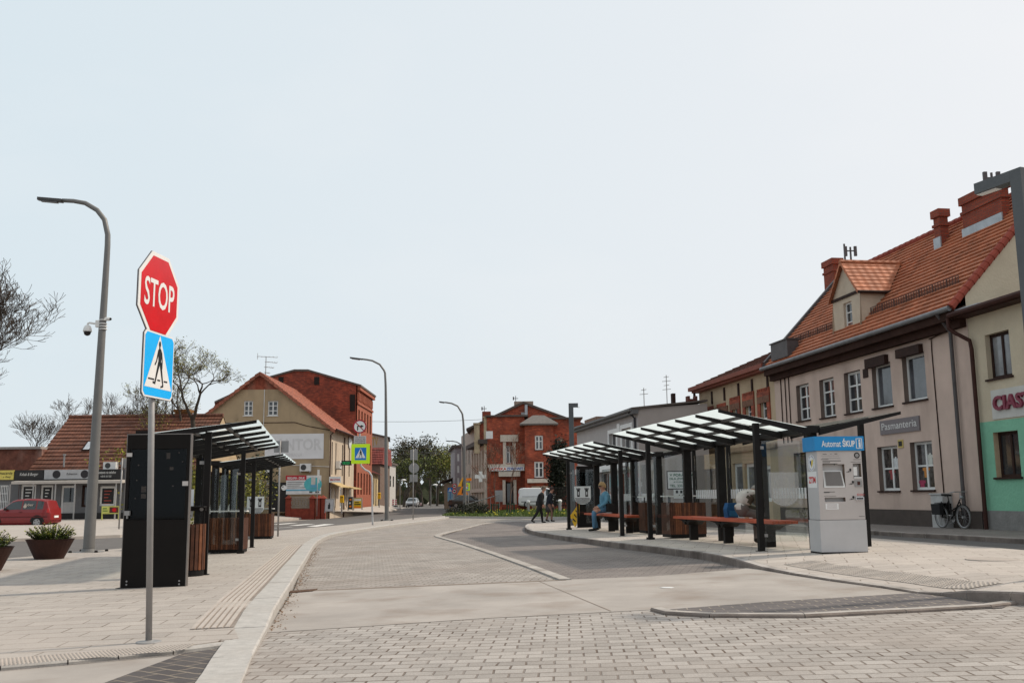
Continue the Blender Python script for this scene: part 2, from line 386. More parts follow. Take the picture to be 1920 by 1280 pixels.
def kerb(name, path, hf, width, m, gap=.006, m2=None):
    m = [m, m2] if m2 else m; b = MB(); inner = offset(path, width)
    for i in range(len(path) - 1):
        p0, p1, q0, q1 = path[i], path[i + 1], inner[i], inner[i + 1]
        e = (p1 - p0); L = max(e.length, 1e-3); k = gap / L
        a0, a1 = p0.lerp(p1, k), p1.lerp(p0, k); c0, c1 = q0.lerp(q1, k), q1.lerp(q0, k)
        h0, h1 = hf(p0), hf(p1); ch = min(.02, h0 * .4)
        o2 = (c0 - a0).normalized() * .018
        def P(p, z): return V((p.x, p.y, gz(p.x, p.y) + z))
        jit = rnd.uniform(-.002, .002)
        A = [P(a0, -.06), P(a0, h0 - ch), P(a0 + o2, h0 + jit), P(c0, h0 + .002 + jit), P(c0, -.06)]
        Bq = [P(a1, -.06), P(a1, h1 - ch), P(a1 + o2, h1 + jit), P(c1, h1 + .002 + jit), P(c1, -.06)]
        b.add(A + Bq, [(4, 3, 2, 1, 0), (5, 6, 7, 8, 9), (0, 1, 6, 5), (1, 2, 7, 6), (2, 3, 8, 7), (3, 4, 9, 8)])
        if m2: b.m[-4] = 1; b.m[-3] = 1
    return struct(b.build(name, m)), inner
def strip(name, A, B, ha, hb, m, kind='structure'):
    b = MB()
    for i in range(len(A) - 1):
        P = [V((p.x, p.y, gz(p.x, p.y) + h)) for p, h in ((A[i], ha(A[i])), (A[i + 1], ha(A[i + 1])), (B[i + 1], hb(B[i + 1])), (B[i], hb(B[i])))]
        if (P[1] - P[0]).cross(P[2] - P[0]).z < 0: P.reverse()
        b.poly(P)
    o = b.build(name, m); o['kind'] = kind; return o

# foreground setts, concrete apron, bus road, bus bay
sheet('foreground_paving', GP([(330, 1420), (440, 1310), (472, 1235), (500, 1186), (700, 1174), (890, 1161), (1060, 1152), (1220, 1144), (1245, 1150), (1330, 1155), (1510, 1156), (1700, 1146), (1860, 1138), (1930, 1132), (2080, 1120), (2600, 1130), (2600, 1700), (300, 1700)]), PAVE_FG, .006)
sheet('concrete_apron', GP([(490, 1200), (551, 1108), (800, 1098), (1062, 1087), (1220, 1081), (1382, 1068), (1440, 1060), (1760, 1105), (1800, 1118), (1714, 1113.5), (1433, 1130), (1271, 1143), (1219, 1144), (890, 1161), (700, 1174), (500, 1187)]), CONC, .010)
sheet('bus_road', GP([(551, 1108), (569, 1058), (596, 1012), (627, 1000), (676, 992), (740, 983), (800, 976), (842, 970), (842, 966), (1300, 966), (1300, 976), (985, 978), (930, 978.5), (900, 983), (830, 1003), (826, 1006), (850, 1013), (1066, 1088), (800, 1098)]), PAVE_MID, .004)
sheet('bus_bay', GP([(826, 1005), (850, 1013), (1066, 1088), (1220, 1082), (1382, 1069.5), (1450, 1066), (1400, 1040), (1000, 985), (1040, 976), (985, 977.5), (930, 978.5), (900, 984)]), PAVE_BAY, .002)
# pale flush kerb that separates bay and road
BAYK = mat('bay_granite', (.36, .33, .305), .85, var=.22, scale=4, grime=.6, tint=(.18, .145, .115), spec=.15)
bayl = spline(GP([(1072, 1087.5), (1000, 1061), (930, 1037), (870, 1018), (835, 1008.5), (824, 1004.5), (835, 1000), (870, 992), (909, 982), (940, 978.8), (1000, 977.5)]), 1.0)
kerb('bay_kerb', bayl, lambda p: .030, .20, BAYK)
aprl = spline(GP([(1914, 1134), (1860, 1141), (1700, 1150), (1510, 1159.5), (1330, 1158.5), (1246, 1153.5), (1219, 1146)]), 1.0)
sheet('dark_paving', GP([(1219, 1146), (1271, 1142.5), (1433, 1130), (1714, 1113), (1813, 1125), (1896, 1133), (1880, 1141), (1700, 1149), (1510, 1158), (1330, 1158)]), PAVE_DARK, .014)
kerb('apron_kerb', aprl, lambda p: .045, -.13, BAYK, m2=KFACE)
# gully grate by the kerb
def gully():
    a, b_, c = G(550, 1106.5, .014), G(600, 1102.5, .014), G(604, 1105.5, .014)
    u = (b_ - a); v = V((-.02, -.30, 0)); m = MB(); m.obox(a + v * .5, u, v * .12, (0, 0, .012)); m.obox(a + v * 1.38, u, v * .12, (0, 0, .012))
    for k in range(9): m.obox(a + v * .62 + u * (k / 8 * .94), u * .06, v * .76, (0, 0, .010))
    m.obox(a + v * .5 + V((0, 0, -.004)), u, v, (0, 0, .005), 1)
    tag(m.build('drain_grate', [mat('rusty_iron', (.13, .075, .05), .8, .3, var=.3, scale=20), BLACKT]), 'rusty rectangular drain grate beside the left kerb', 'drain grate')
gully()
for P in ([(1009, 1090), (1010.5, 1090), (1146.5, 1146.5), (1143.5, 1146.5)], [(556, 1108.2), (1062, 1087.4), (1062, 1088.6), (556, 1109.8)]): sheet('concrete_joint', GP(P), mat('joint_dark', (.20, .155, .125), .9), .013)

# ---- left pavement
kl, LI = kerb('left_kerb', LK, lk_h, .34, GRAN)
near = spline(GP([(474, 1204), (440, 1211), (325, 1226), (222, 1237), (127, 1247), (0, 1258), (-200, 1272), (-400, 1284)]), .8)
kerb('dropped_kerb', near, lambda p: .045, -.14, GRAN)
LIr = [p for p in LI if p.y > 9.75]
tact0 = [p for p in LIr if p.y < 31]; tact1 = offset(tact0, .44)
left_edge_far = GP([(835, 967), (790, 969.5), (683, 980), (510, 996), (225, 1029), (20, 1047), (-200, 1072), (-420, 1095)], .12)
ramp_in = [V((p.x + .05, p.y + 1.3, 0)) for p in near]
def lp_h(p): return .055 + .085 * clampf((p.y - 9.9) / 3.0, 0, 1)
# pavement slab field: one gentle ramp near the crossing, level beyond
def left_pave():
    poly = [p for p in LIr] + left_edge_far + [near[k] + V((0, .13, 0)) for k in range(len(near) - 1, 0, -1)]
    o = sheet('left_pavement', poly, SLAB_L, 0)
    bm = bmesh.new(); bm.from_mesh(o.data)
    for y in (9.9, 10.9, 11.9, 12.9): bmesh.ops.bisect_plane(bm, geom=bm.verts[:] + bm.edges[:] + bm.faces[:], plane_co=(0, y, 0), plane_no=(0, 1, 0))
    for v in bm.verts: v.co.z = gz(v.co.x, v.co.y) + lp_h(v.co)
    be = [e for e in bm.edges if len(e.link_faces) == 1]
    r = bmesh.ops.extrude_edge_only(bm, edges=be)
    for g in r['geom']:
        if isinstance(g, bmesh.types.BMVert): g.co.z -= .25
    bm.to_mesh(o.data); bm.free()
    uv = o.data.uv_layers['UVMap']
    for l in o.data.loops: c = o.data.vertices[l.vertex_index].co; uv.data[l.index].uv = (c.x, c.y)
left_pave()
def LPZ(p): return gz(p.x, p.y) + lp_h(p)
# ribbed tactile strip: real ribs
def tactile_ribs():
    b = MB()
    strip('tactile_paving', tact0, tact1, lambda p: lp_h(p) + .004, lambda p: lp_h(p) + .004, mat('tactile_base', (.22, .185, .16), .9, var=.2, scale=5))
    for k in range(6):
        c = offset(tact0, .045 + .07 * k); e = offset(tact0, .090 + .07 * k)
        for i in range(len(c) - 1):
            def P(p, h): return V((p.x, p.y, gz(p.x, p.y) + lp_h(p) + h))
            a0, a1, e0, e1 = c[i], c[i + 1], e[i], e[i + 1]  # one rib segment
            b.add([P(a0, .003), P(a0, .013), P(e0, .013), P(e0, .003), P(a1, .003), P(a1, .013), P(e1, .013), P(e1, .003)], [(0, 1, 5, 4), (1, 2, 6, 5), (2, 3, 7, 6), (0, 3, 2, 1), (4, 5, 6, 7)])
    o = b.build('tactile_ribs', mat('rib_concrete', (.40, .35, .312), .8, var=.12, scale=4)); struct(o)
tactile_ribs()
def domes(name, quad, hz, nx, ny, m, base=None):
    """a tactile panel of low truncated domes between four ground corners"""
    b = MB(); a, b1, c, d = quad
    P = []
    for p in quad: P.append(V((p.x, p.y, hz(p) + .004)))
    for i in range(nx):
        for j in range(ny):
            u, v = (i + .5) / nx, (j + .5) / ny
            p = a.lerp(b1, u).lerp(d.lerp(c, u), v); z = hz(p)
            r = .020; o = len(b.v)
            for (rr, zz) in ((r, 0), (r * .6, .008)):
                for k in range(6): b.v.append(V((p.x + rr * cos(k * pi / 3), p.y + rr * sin(k * pi / 3), z + zz)))
            b.f += [(o + k, o + (k + 1) % 6, o + 6 + (k + 1) % 6, o + 6 + k) for k in range(6)] + [tuple(o + 6 + k for k in range(6))]; b.m += [0] * 7
    struct(b.build(name, m))
q = [G(-160, 1269, .05) + V((0, .22, 0)), G(325, 1226, .05) + V((0, .22, 0)), G(325, 1226, .05) + V((0, .64, 0)), G(-160, 1269, .05) + V((0, .74, 0))]
domes('tactile_domes', q, lambda p: gz(p.x, p.y) + lp_h(p), 60, 7, mat('dome_concrete', (.37, .325, .29), .8, var=.12, scale=4))
sheet('graphite_paving', GP([(440, 1213), (345, 1226), (190, 1284), (60, 1340), (330, 1420), (440, 1310), (470, 1235)]), PAVE_DARK2, .012)
sheet('concrete_lane', GP([(365, 1224), (220, 1284), (100, 1345), (-300, 1500), (-600, 1400), (-500, 1290), (-200, 1272), (0, 1258), (222, 1237)]), CONC, .008)
struct(strip('flush_kerb', GP([(440, 1310), (472, 1235), (476, 1205)]), GP([(372, 1310), (418, 1240), (440, 1210)]), lambda p: .036, lambda p: .036, GRAN))

# ---- right platform
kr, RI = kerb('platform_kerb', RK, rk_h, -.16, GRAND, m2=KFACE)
RR = []
for i, p in enumerate(RI):
    k = clampf((.14 - rk_h(RK[i])) / .1, 0, 1) * 1.25 + .03
    t = (RI[min(i + 1, len(RI) - 1)] - RI[max(i - 1, 0)]); t.z = 0; t.normalize(); RR.append(p + V((t.y, -t.x, 0)) * k)
strip('platform_ramp', RI, RR, lambda p: .001 + rk_h(p), lambda p: .143, SLAB_R)
rear_edge = GP([(1060, 974.5), (1200, 980), (1400, 992), (1643, 1009), (1920, 1031), (2080, 1046), (2500, 1085)], .14)
sheet('platform', RR + rear_edge + [V((9.4, 9.6, 0))], SLAB_R, .143, skirt=.25)
PZ = .143
def PG(px, py): return G(px, py, PZ)
q = [G(1447, 1061, .06), G(1735, 1106, .05), G(1768, 1101, .10), G(1475, 1060.2, .10)]
def ramp_z(p):
    best = min(range(len(RI)), key=lambda i: (RI[i] - p).length_squared); d = V((p.x - RI[best].x, p.y - RI[best].y)).length
    L = V((RR[best].x - RI[best].x, RR[best].y - RI[best].y)).length
    return gz(p.x, p.y) + rk_h(RK[best]) + (.143 - rk_h(RK[best])) * clampf(d / max(L, .01), 0, 1) + .003
lowi = [i for i in range(len(RK)) if rk_h(RK[i]) < .075]
i0, i1 = lowi[0], lowi[-1]
def inset(i, d):
    v = RR[i] - RI[i]; v.z = 0; return RI[i] + v.normalized() * d
b = MB()
for k in range(i0, i1):
    n = max(1, int((RI[k + 1] - RI[k]).length / .06))
    P = [inset(k, .22), inset(k + 1, .22), inset(k + 1, .75), inset(k, .75)]
    P = [V((p.x, p.y, ramp_z(p) + .003)) for p in P]
    b.poly(P if (P[1] - P[0]).cross(P[2] - P[0]).z > 0 else P[::-1])
    for a in range(n):
        for j in range(8):
            t = (a + .5) / n; d = .24 + .065 * j; p = inset(k, d).lerp(inset(k + 1, d), t); z = ramp_z(p) + .003; o = len(b.v)
            for (rr, zz) in ((.018, 0), (.011, .008)):
                for kk in range(5): b.v.append(V((p.x + rr * cos(kk * 1.2566), p.y + rr * sin(kk * 1.2566), z + zz)))
            b.f += [(o + q_, o + (q_ + 1) % 5, o + 5 + (q_ + 1) % 5, o + 5 + q_) for q_ in range(5)] + [tuple(o + 5 + q_ for q_ in range(5))]; b.m += [0] * 6
struct(b.build('tactile_domes', mat('dome_concrete_warm', (.40, .35, .31), .8, var=.12, scale=4)))
# manhole in the platform
p = PG(1865, 1048); b = MB(); b.lathe((0, 0, 0), [(.42, -.02), (.42, .006), (.40, .008), (.385, .003), (.37, .003), (.36, .007), (.0, .007)], 28)
tag(b.build('manhole_cover', mat('manhole_concrete', (.36, .31, .275), .8, var=.15, scale=6)), 'round manhole cover in the pale platform slabs', 'manhole cover').location = (p.x, p.y, gz(p.x, p.y) + PZ)

# ---- far right street, its pavement, left street, crossing stripes, far left pavement
rs_near = GP([(1060, 974), (1200, 979), (1400, 991), (1643, 1008), (1920, 1030), (2080, 1044), (2500, 1080)], .12)
rs_far = GP([(2500, 1052), (2080, 1030), (1920, 1019.5), (1643, 1003), (1400, 983), (1200, 970), (1080, 964)])
sheet('right_street', [V((p.x, p.y, 0)) for p in rs_near] + [V((p.x + 1, p.y, 0)) for p in rs_far], ASPH, .001)
rpk = spline(GP([(2300, 1043), (2080, 1030), (1920, 1019.5), (1780, 1011), (1643, 1003), (1500, 992), (1400, 984), (1250, 974)]), 1.0)
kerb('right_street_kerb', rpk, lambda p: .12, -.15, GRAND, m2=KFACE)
SLAB_F = brickmat('old_pavement', (.24, .205, .185), (.19, .165, .15), (.11, .09, .08), .20, .10, .008, bump=.5, rot=R(14), var=.18)
sheet('right_pavement', [p + V((.1, 0, 0)) for p in rpk] + [V((22, 62, 0)), V((24, 20, 0))], SLAB_F, .121, skirt=.2)

sheet('left_street', [V((p.x, p.y, 0)) for p in GP([(870, 962), (835, 968), (790, 972), (683, 983), (510, 999), (225, 1033), (20, 1052), (-200, 1078), (-420, 1100), (-1200, 1180)])] + [V((-45, 20, 0)), V((-36, 40, 0))] +
      [at(x, 940, Y) * 1 for x, Y in ((0, 44), (225, 50), (510, 72), (640, 90), (724, 112), (752, 150), (765, 190), (765, 260))] + [V((-14, 300, 0)), V((-3, 300, 0)), at(845, 940, 180), at(846, 940, 130), at(850, 940, 104), at(845, 940, 92)], ASPH, -.004)
# zebra stripes across the left street, seen edge-on
for k, (x0, x1, y0, y1, dx) in enumerate(((508, 560, 980.0, 982.8, -30), (540, 592, 981.7, 984.8, -32), (574, 628, 982.0, 986.5, -34), (512, 550, 987.2, 989.8, -24), (470, 520, 978.5, 980.8, -30))):
    o = sheet('road_marking', GP([(x0, y1), (x1 - 34, y1), (x1, y0), (x0 + 34, y0)]), MARK, .002)
# ------------------------------------------------------------------ building kit
Z = V((0, 0, 1))
class Fac:
    """a vertical plane: O on the plane, u along it, n outward"""
    def __init__(s, O, u, toward=CAM):
        s.O = V((O[0], O[1], 0)); s.u = V((u[0], u[1], 0)).normalized(); n = V((s.u.y, -s.u.x, 0))
        if n.dot(V((toward[0], toward[1], 0)) - s.O) < 0: n = -n
        s.n = n
    def uz(s, px, py):
        d = ray(px, py); t = (s.O - CAM).dot(s.n) / d.dot(s.n); p = CAM + d * t; return (p - s.O).dot(s.u), p.z
    def rect(s, xl, yt, xr, yb):
        xm, ym = (xl + xr) / 2, (yt + yb) / 2
        a, b = s.uz(xl, ym)[0], s.uz(xr, ym)[0]
        return (min(a, b), max(a, b), s.uz(xm, yb)[1], s.uz(xm, yt)[1])
    def P(s, u, z, d=0): return s.O + s.u * u + Z * z + s.n * d
    def off(s, d): f = Fac(s.O + s.n * d, s.u); f.n = s.n; return f
    def perp(s, u, d=0):      # plane at right angles through station u
        return Fac(s.P(u, 0, d), s.n)
def clip(poly, planes):
    for a, b, c in planes:
        out = []
        for i in range(len(poly)):
            p, q = poly[i], poly[(i + 1) % len(poly)]; fp, fq = a * p[0] + b * p[1] - c, a * q[0] + b * q[1] - c
            if fp <= 0: out.append(p)
            if (fp < 0 < fq) or (fq < 0 < fp):
                t = fp / (fp - fq); out.append((p[0] + (q[0] - p[0]) * t, p[1] + (q[1] - p[1]) * t))
        poly = out
        if len(poly) < 3: return []
    return poly
def face(mb, f, poly, d=0, mi=0):
    P = [f.P(u, z, d) for u, z in poly]; nn = V((0, 0, 0))
    for i in range(len(P)): nn += P[i].cross(P[(i + 1) % len(P)])
    if nn.dot(f.n) < 0: P.reverse()
    mb.poly(P, mi)
def wall(mb, f, u0, u1, z0, z1, ops=(), rev=.16, planes=(), mi=0, rmi=None, zsplit=()):
    u0, u1 = min(u0, u1), max(u0, u1)
    us = sorted(set([u0, u1] + [x for o in ops for x in o[:2]])); zs = sorted(set([z0, z1] + [x for o in ops for x in o[2:4]] + [z for z, _ in zsplit]))
    us = [x for x in us if u0 <= x <= u1]; zs = [x for x in zs if z0 <= x <= z1]
    for i in range(len(us) - 1):
        for j in range(len(zs) - 1):
            um, zm = (us[i] + us[i + 1]) / 2, (zs[j] + zs[j + 1]) / 2
            if any(o[0] < um < o[1] and o[2] < zm < o[3] for o in ops): continue
            q = clip([(us[i], zs[j]), (us[i + 1], zs[j]), (us[i + 1], zs[j + 1]), (us[i], zs[j + 1])], planes)
            k = mi
            for z, m_ in zsplit:
                if zm > z: k = m_
            if q: face(mb, f, q, 0, k)
    for (a, b, c, d) in [o[:4] for o in ops]:
        r = mi if rmi is None else rmi
        for p, q in (((a, c), (b, c)), ((b, c), (b, d)), ((b, d), (a, d)), ((a, d), (a, c))):
            mb.poly([f.P(*p), f.P(*q), f.P(*q, -rev), f.P(*p, -rev)], r)
def fbox(mb, f, u0, u1, z0, z1, d0, d1, mi=0):
    mb.obox(f.P(u0, z0, d0), f.u * (u1 - u0), Z * (z1 - z0), f.n * (d1 - d0), mi)
def window(root, f, o, nx=2, nz=1, fm=None, pm=None, rev=.14, fw=.06, sill=None, sash=None, label=None, name='window'):
    u0, u1, z0, z1 = o[:4]; fm = fm or WFRAME; pm = pm or PANE
    g = .002; u0 += g; u1 -= g; z0 += g; z1 -= g
    b = MB(); d0, d1 = -rev - .05, -rev + .005
    fbox(b, f, u0, u0 + fw, z0, z1, d0, d1); fbox(b, f, u1 - fw, u1, z0, z1, d0, d1)
    fbox(b, f, u0 + fw, u1 - fw, z0, z0 + fw, d0, d1); fbox(b, f, u0 + fw, u1 - fw, z1 - fw, z1, d0, d1)
    for i in range(1, nx):
        c = u0 + (u1 - u0) * i / nx; t = fw * .55 if (nx == 2) else fw * .3; fbox(b, f, c - t, c + t, z0 + fw, z1 - fw, d0, d1 - .008)
    zz = [z0 + (z1 - z0) * i / nz for i in range(1, nz)] if sash is None else [z0 + (z1 - z0) * s_ for s_ in sash]
    for c in zz: fbox(b, f, u0 + fw, u1 - fw, c - fw * .33, c + fw * .33, d0, d1 - .012)
    w_ = b.build(name, fm, root, world=True)
    p = MB(); face(p, f, [(u0 + fw * .5, z0 + fw * .5), (u1 - fw * .5, z0 + fw * .5), (u1 - fw * .5, z1 - fw * .5), (u0 + fw * .5, z1 - fw * .5)], -rev - .03)
    p.build('pane', pm, w_, world=True)
    if sill:
        s = MB(); fbox(s, f, u0 - .06, u1 + .06, z0 - .06, z0 - .003, -rev + .01, .07); s.build('sill', sill, w_, world=True)
    return w_
def tiled(mb, f, u0, u1, ze, de, zr, dr, n, mi=0, lip=.035, clipu=None):
    """courses of tiles as overlapping steps between eave (height ze, offset de) and ridge"""
    sl = V((dr - de, zr - ze)); nn = V((-sl.y, sl.x)).normalized()
    if nn.y < 0: nn = -nn
    for i in range(n):
        a, b = i / n, (i + 1) / n + .02 / n
        (ua0, ub0), (ua1, ub1) = ((u0, u1), (u0, u1)) if clipu is None else (clipu(a), clipu(min(b, 1)))
        A = (de + sl.x * a + nn.x * lip, ze + sl.y * a + nn.y * lip); A0 = (de + sl.x * a, ze + sl.y * a); B = (de + sl.x * b, ze + sl.y * b)
        p = [f.P(ua0, A[1], A[0]), f.P(ub0, A[1], A[0]), f.P(ub1, B[1], B[0]), f.P(ua1, B[1], B[0])]
        if (p[1] - p[0]).cross(p[2] - p[0]).z < 0: p.reverse()
        mb.poly(p, mi)
        mb.poly([f.P(ua0, A0[1], A0[0]), f.P(ub0, A0[1], A0[0]), f.P(ub0, A[1], A[0]), f.P(ua0, A[1], A[0])], mi)
def tilemat(name, c, var=.25, wave=.22, rough=.7, grime=.3):
    if name in MATS: return MATS[name]
    m = mat(name, c, rough, var=var, scale=1.6, grime=grime, spec=.3); t = m.node_tree; b = t.nodes['Principled BSDF']
    tc = ND(t, 'ShaderNodeTexCoord'); wv = ND(t, 'ShaderNodeTexWave'); wv.bands_direction = 'X'; wv.inputs['Scale'].default_value = 1 / (wave * 3.18); wv.inputs['Distortion'].default_value = .15
    t.links.new(tc.outputs['UV'], wv.inputs[0])
    bp = ND(t, 'ShaderNodeBump'); bp.inputs['Strength'].default_value = .5; bp.inputs['Distance'].default_value = .04
    t.links.new(wv.outputs['Fac'], bp.inputs['Height']); t.links.new(bp.outputs[0], b.inputs['Normal'])
    # each tile fired a little differently
    vo = ND(t, 'ShaderNodeTexVoronoi'); vo.inputs['Scale'].default_value = 4.0; t.links.new(tc.outputs['UV'], vo.inputs[0])
    hs = ND(t, 'ShaderNodeMapRange'); hs.inputs[3].default_value = .78; hs.inputs[4].default_value = 1.2; t.links.new(vo.outputs['Color'], hs.inputs[0])
    old = b.inputs['Base Color'].links[0].from_socket; mu = ND(t, 'ShaderNodeMixRGB', blend_type='MULTIPLY'); mu.inputs[0].default_value = 1
    t.links.new(old, mu.inputs[1]); t.links.new(hs.outputs[0], mu.inputs[2]); t.links.new(mu.outputs[0], b.inputs['Base Color'])
    return m
BRICK_RED = brickmat('red_brick', (.42, .085, .038), (.24, .046, .025), (.17, .085, .06), .30, .10, .010, bump=.4, var=.42, vscale=.9, stain=(.065, .026, .018), stain_amt=.7, mort_vary=False, stain_scale=.6)
BRICK_CH = brickmat('chimney_brick', (.30, .055, .025), (.21, .038, .02), (.10, .06, .045), .25, .08, .010, bump=.5, var=.15, mort_vary=False)
PLAST_PK = mat('mauve_plaster', (.53, .402, .338), .9, var=.10, scale=.9, bump=.35, bscale=35, grime=.45, tint=(.27, .195, .16), spec=.2)
PLAST_CR = mat('cream_plaster', (.52, .44, .325), .9, var=.08, scale=1.2, bump=.8, bscale=14, grime=.15, tint=(.3, .22, .15), spec=.2)
PLAST_GN = mat('green_plaster', (.20, .43, .295), .9, var=.08, scale=1.2, bump=1.0, bscale=11, spec=.2)
PLAST_OC = mat('ochre_plaster', (.44, .335, .225), .9, var=.12, scale=1, bump=.3, bscale=25, grime=.3, tint=(.22, .15, .1), spec=.2)
PLAST_GY = mat('grey_plaster', (.385, .34, .315), .9, var=.06, scale=.7, bump=.2, bscale=30, grime=.22, tint=(.26, .22, .2), spec=.2)
PLAST_BG = mat('beige_plaster', (.40, .297, .187), .9, var=.10, scale=.8, bump=.3, bscale=20, grime=.5, tint=(.19, .145, .10), spec=.2)
PLINTH = mat('dark_plinth', (.075, .058, .05), .85, var=.15, scale=2, bump=.3)
ROOF_OR = tilemat('orange_tiles', (.41, .145, .072), wave=.3, grime=.18)
ROOF_BR = tilemat('brown_tiles', (.135, .052, .031), var=.35, grime=.35)
ROOF_RD = tilemat('red_tiles', (.22, .05, .04), var=.25)
ROOF_FELT = mat('roofing_felt', (.10, .08, .07), .9, var=.25, scale=1.5)
PIPE_G = mat('grey_drainpipe', (.09, .08, .08), .55, .2, var=.2, spec=.2)
PIPE_B = mat('brown_drainpipe', (.045, .017, .013), .6, var=.15, spec=.15)
def chimney(root, f, px0, py0, px1, pybot, dep, capm=None, m=None, pots=0, dback=0, band=True):
    u0, u1, zb, zt = f.rect(px0, py0, px1, pybot); b = MB()
    fbox(b, f, u0, u1, zb, zt - .28, -dep, 0)
    if band:
        fbox(b, f, u0 - .05, u1 + .05, zt - .62, zt - .52, -dep - .05, .05); fbox(b, f, u0 - .07, u1 + .07, zt - .28, zt, -dep - .07, .07)
    else: fbox(b, f, u0, u1, zt - .28, zt, -dep, 0)
    c = b.build('chimney', m or BRICK_CH, root, world=True)
    return c, (u0, u1, zb, zt)

# the street line of the right-hand houses
UR = V((-.146, .989, 0)); WR = G(1750, 986, .14)
FR = Fac(WR, UR)
def base(f, u): p = f.P(u, 0); return gz(p.x, p.y) + .12

# ======== house with the haberdashery
def pasmanteria():
    f = FR; uR = f.uz(1838, 900)[0]; uL = f.uz(1456, 800)[0]
    zg = f.off(.45).uz(1640, 622)[1]; ze = zg - .05
    root = thing('corner_house', 'mauve rendered house with orange tiled roof, dormer and a grey shop sign', 'house', f.P((uL + uR) / 2, base(f, (uL + uR) / 2), -5))
    zb = base(f, 0) - .5; zw = ze + .1
    up = [(1494, 720, 1518, 788), (1537.5, 709, 1565, 782), (1584, 695.5, 1615, 773.5), (1636, 681, 1672, 763), (1693, 663.5, 1736, 751)]
    lo = [(1647, 836, 1684.5, 919.5), (1708.6, 827, 1750, 918), (1490, 848, 1516, 925)]
    ops = [f.rect(*r) for r in up + lo]
    b = MB(); pl = f.uz(1700, 955)[1]
    wall(b, f, uL, uR, pl, zw, ops, rev=.2, rmi=1)
    wall(b, f.off(.03), uL, uR, zb, pl, (), mi=2); b.poly([f.P(uL, pl, .03), f.P(uR, pl, .03), f.P(uR, pl, 0), f.P(uL, pl, 0)], 2)
    # ridge position from the picture of its left end
    fL = f.perp(uL); a = fL.uz(1580, 517); zr = a[1]; br = abs(a[0])
    br = clampf(br, 3.5, 7); zr = ze + .1 + br * 1.02 if zr < ze + 2 else zr
    for uu, sgn in ((uL, -1), (uR, 1)):
        fs = Fac(f.P(uu, 0), f.n, toward=f.P(uu + sgn * 50, 0))
        s_ = -1 if fs.u.dot(f.n) > 0 else 1
        ge = ze + .5 * (zr - ze) / (br + .5) - .06; P = [(0, zb), (s_ * 2 * br, zb), (s_ * 2 * br, ge), (s_ * br, zr - .06), (0, ge)]
        face(b, fs, P, 0, 3)
    face(b, Fac(f.P(0, 0, -2 * br), f.u, toward=f.P(0, 0, -50)), [(uL, zb), (uR, zb), (uR, zw), (uL, zw)], 0)
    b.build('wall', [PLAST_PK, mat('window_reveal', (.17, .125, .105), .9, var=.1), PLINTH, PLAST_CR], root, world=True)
    for i, r in enumerate(up): window(root, f, ops[i], 1 if i > 2 else 2, 1 if i > 2 else 3, rev=.17, fw=.085, sill=DBROWN, pm=PANE if i < 3 else mat('dim_glass', (.07, .072, .08), .08, var=.6, scale=1.2, spec=.8))
    for i in (0, 1): window(root, f, ops[5 + i], 2, 2, rev=.17, fw=.085, sill=DBROWN, pm=mat('shop_glass', (.06, .05, .048), .08, var=.9, scale=6))
    window(root, f, ops[7], 1, 1, rev=.17, fm=DBROWN)
    # goods behind the shop glass are shown as pale shapes hanging in the window
    for i, cols in ((5, ((.6, .6, .6), (.3, .06, .06))), (6, ((.55, .55, .5), (.5, .2, .05), (.35, .05, .1)))):
        u0, u1, z0, z1 = ops[i]; k = 0
        for c in cols:
            g = MB(); uu = u0 + (u1 - u0) * (.35 + .22 * k); zz = z0 + (z1 - z0) * (.62 - .26 * k)
            fbox(g, f, uu - .12, uu + .12, zz - .16, zz + .16, -.195, -.185); fbox(g, f, uu - .2, uu + .2, zz + .06, zz + .15, -.196, -.186)
            if k == 0: fbox(g, f, uu - .05, uu + .05, zz + .15, zz + .21, -.196, -.186)
            k += 1
            tag(g.build('clothing', mat('shop_cloth%d%d' % (i, k), c, .9, var=.2, scale=12)), ['white child shirt hanging in the left shop window under the sign', 'dark red garment in the left shop window under the sign'][k - 1] if i == 5 else ['pale garment high in the right shop window', 'orange goods in the middle of the right shop window', 'crimson goods low in the right shop window'][k - 1], 'shop goods')
    for r in ((1628, 669, 1666, 687), (1686, 650, 1731, 667)):
        u0, u1, z0, z1 = f.rect(*r); b = MB(); fbox(b, f, u0, u1, z0, z1, 0.002, .16); b.build('shutter_box', DBROWN, root, world=True)
    u0, u1, z0, z1 = f.rect(1619, 691, 1628, 708); b = MB(); fbox(b, f, u0, u1, z0, z1, .003, .03); b.build('vent_plate', DBROWN, root, world=True)
    u0, u1, z0, z1 = f.rect(1685, 824, 1694, 839); b = MB(); fbox(b, f, u0, u1, z0, z1, .003, .03); fbox(b, f, u0 + .04, u1 - .04, z0 + .05, z1 - .05, .03, .034, 1); b.build('notice_box', [mat('notice_yellow', (.5, .38, .12)), BLACKT], root, world=True)
    # eave: brown boarded cornice, gutter
    b = MB(); fbox(b, f, uL, uR + .05, ze - .55, ze - .02, .004, .22); fbox(b, f, uL, uR + .05, ze - .32, ze - .015, .223, .46); b.build('cornice', mat('brown_cornice', (.040, .019, .014), .8, var=.3, scale=2, spec=.1), root, world=True)
    b = MB(); b.tube([f.P(uL + .1, ze + .0, .55), f.P(uR, ze + .0, .55)], .085, 10); b.build('gutter', mat('gutter_zinc', (.17, .17, .175), .45, .4, var=.25), root, world=True)
    b = MB(); k = (zr - ze) / (br + .5); n = 25
    tiled(b, f, uL + .05, uR - .02, ze, .5, zr, -br, n, lip=.06)
    fb = Fac(f.P(0, 0, -2 * br), f.u, toward=f.P(0, 0, -50)); tiled(b, fb, uL + .05, uR - .02, ze, .5, zr, -br, n, lip=.06)
    roof = b.build('roof', ROOF_OR, root, world=True)
    b = MB()   # ridge and verge tiles
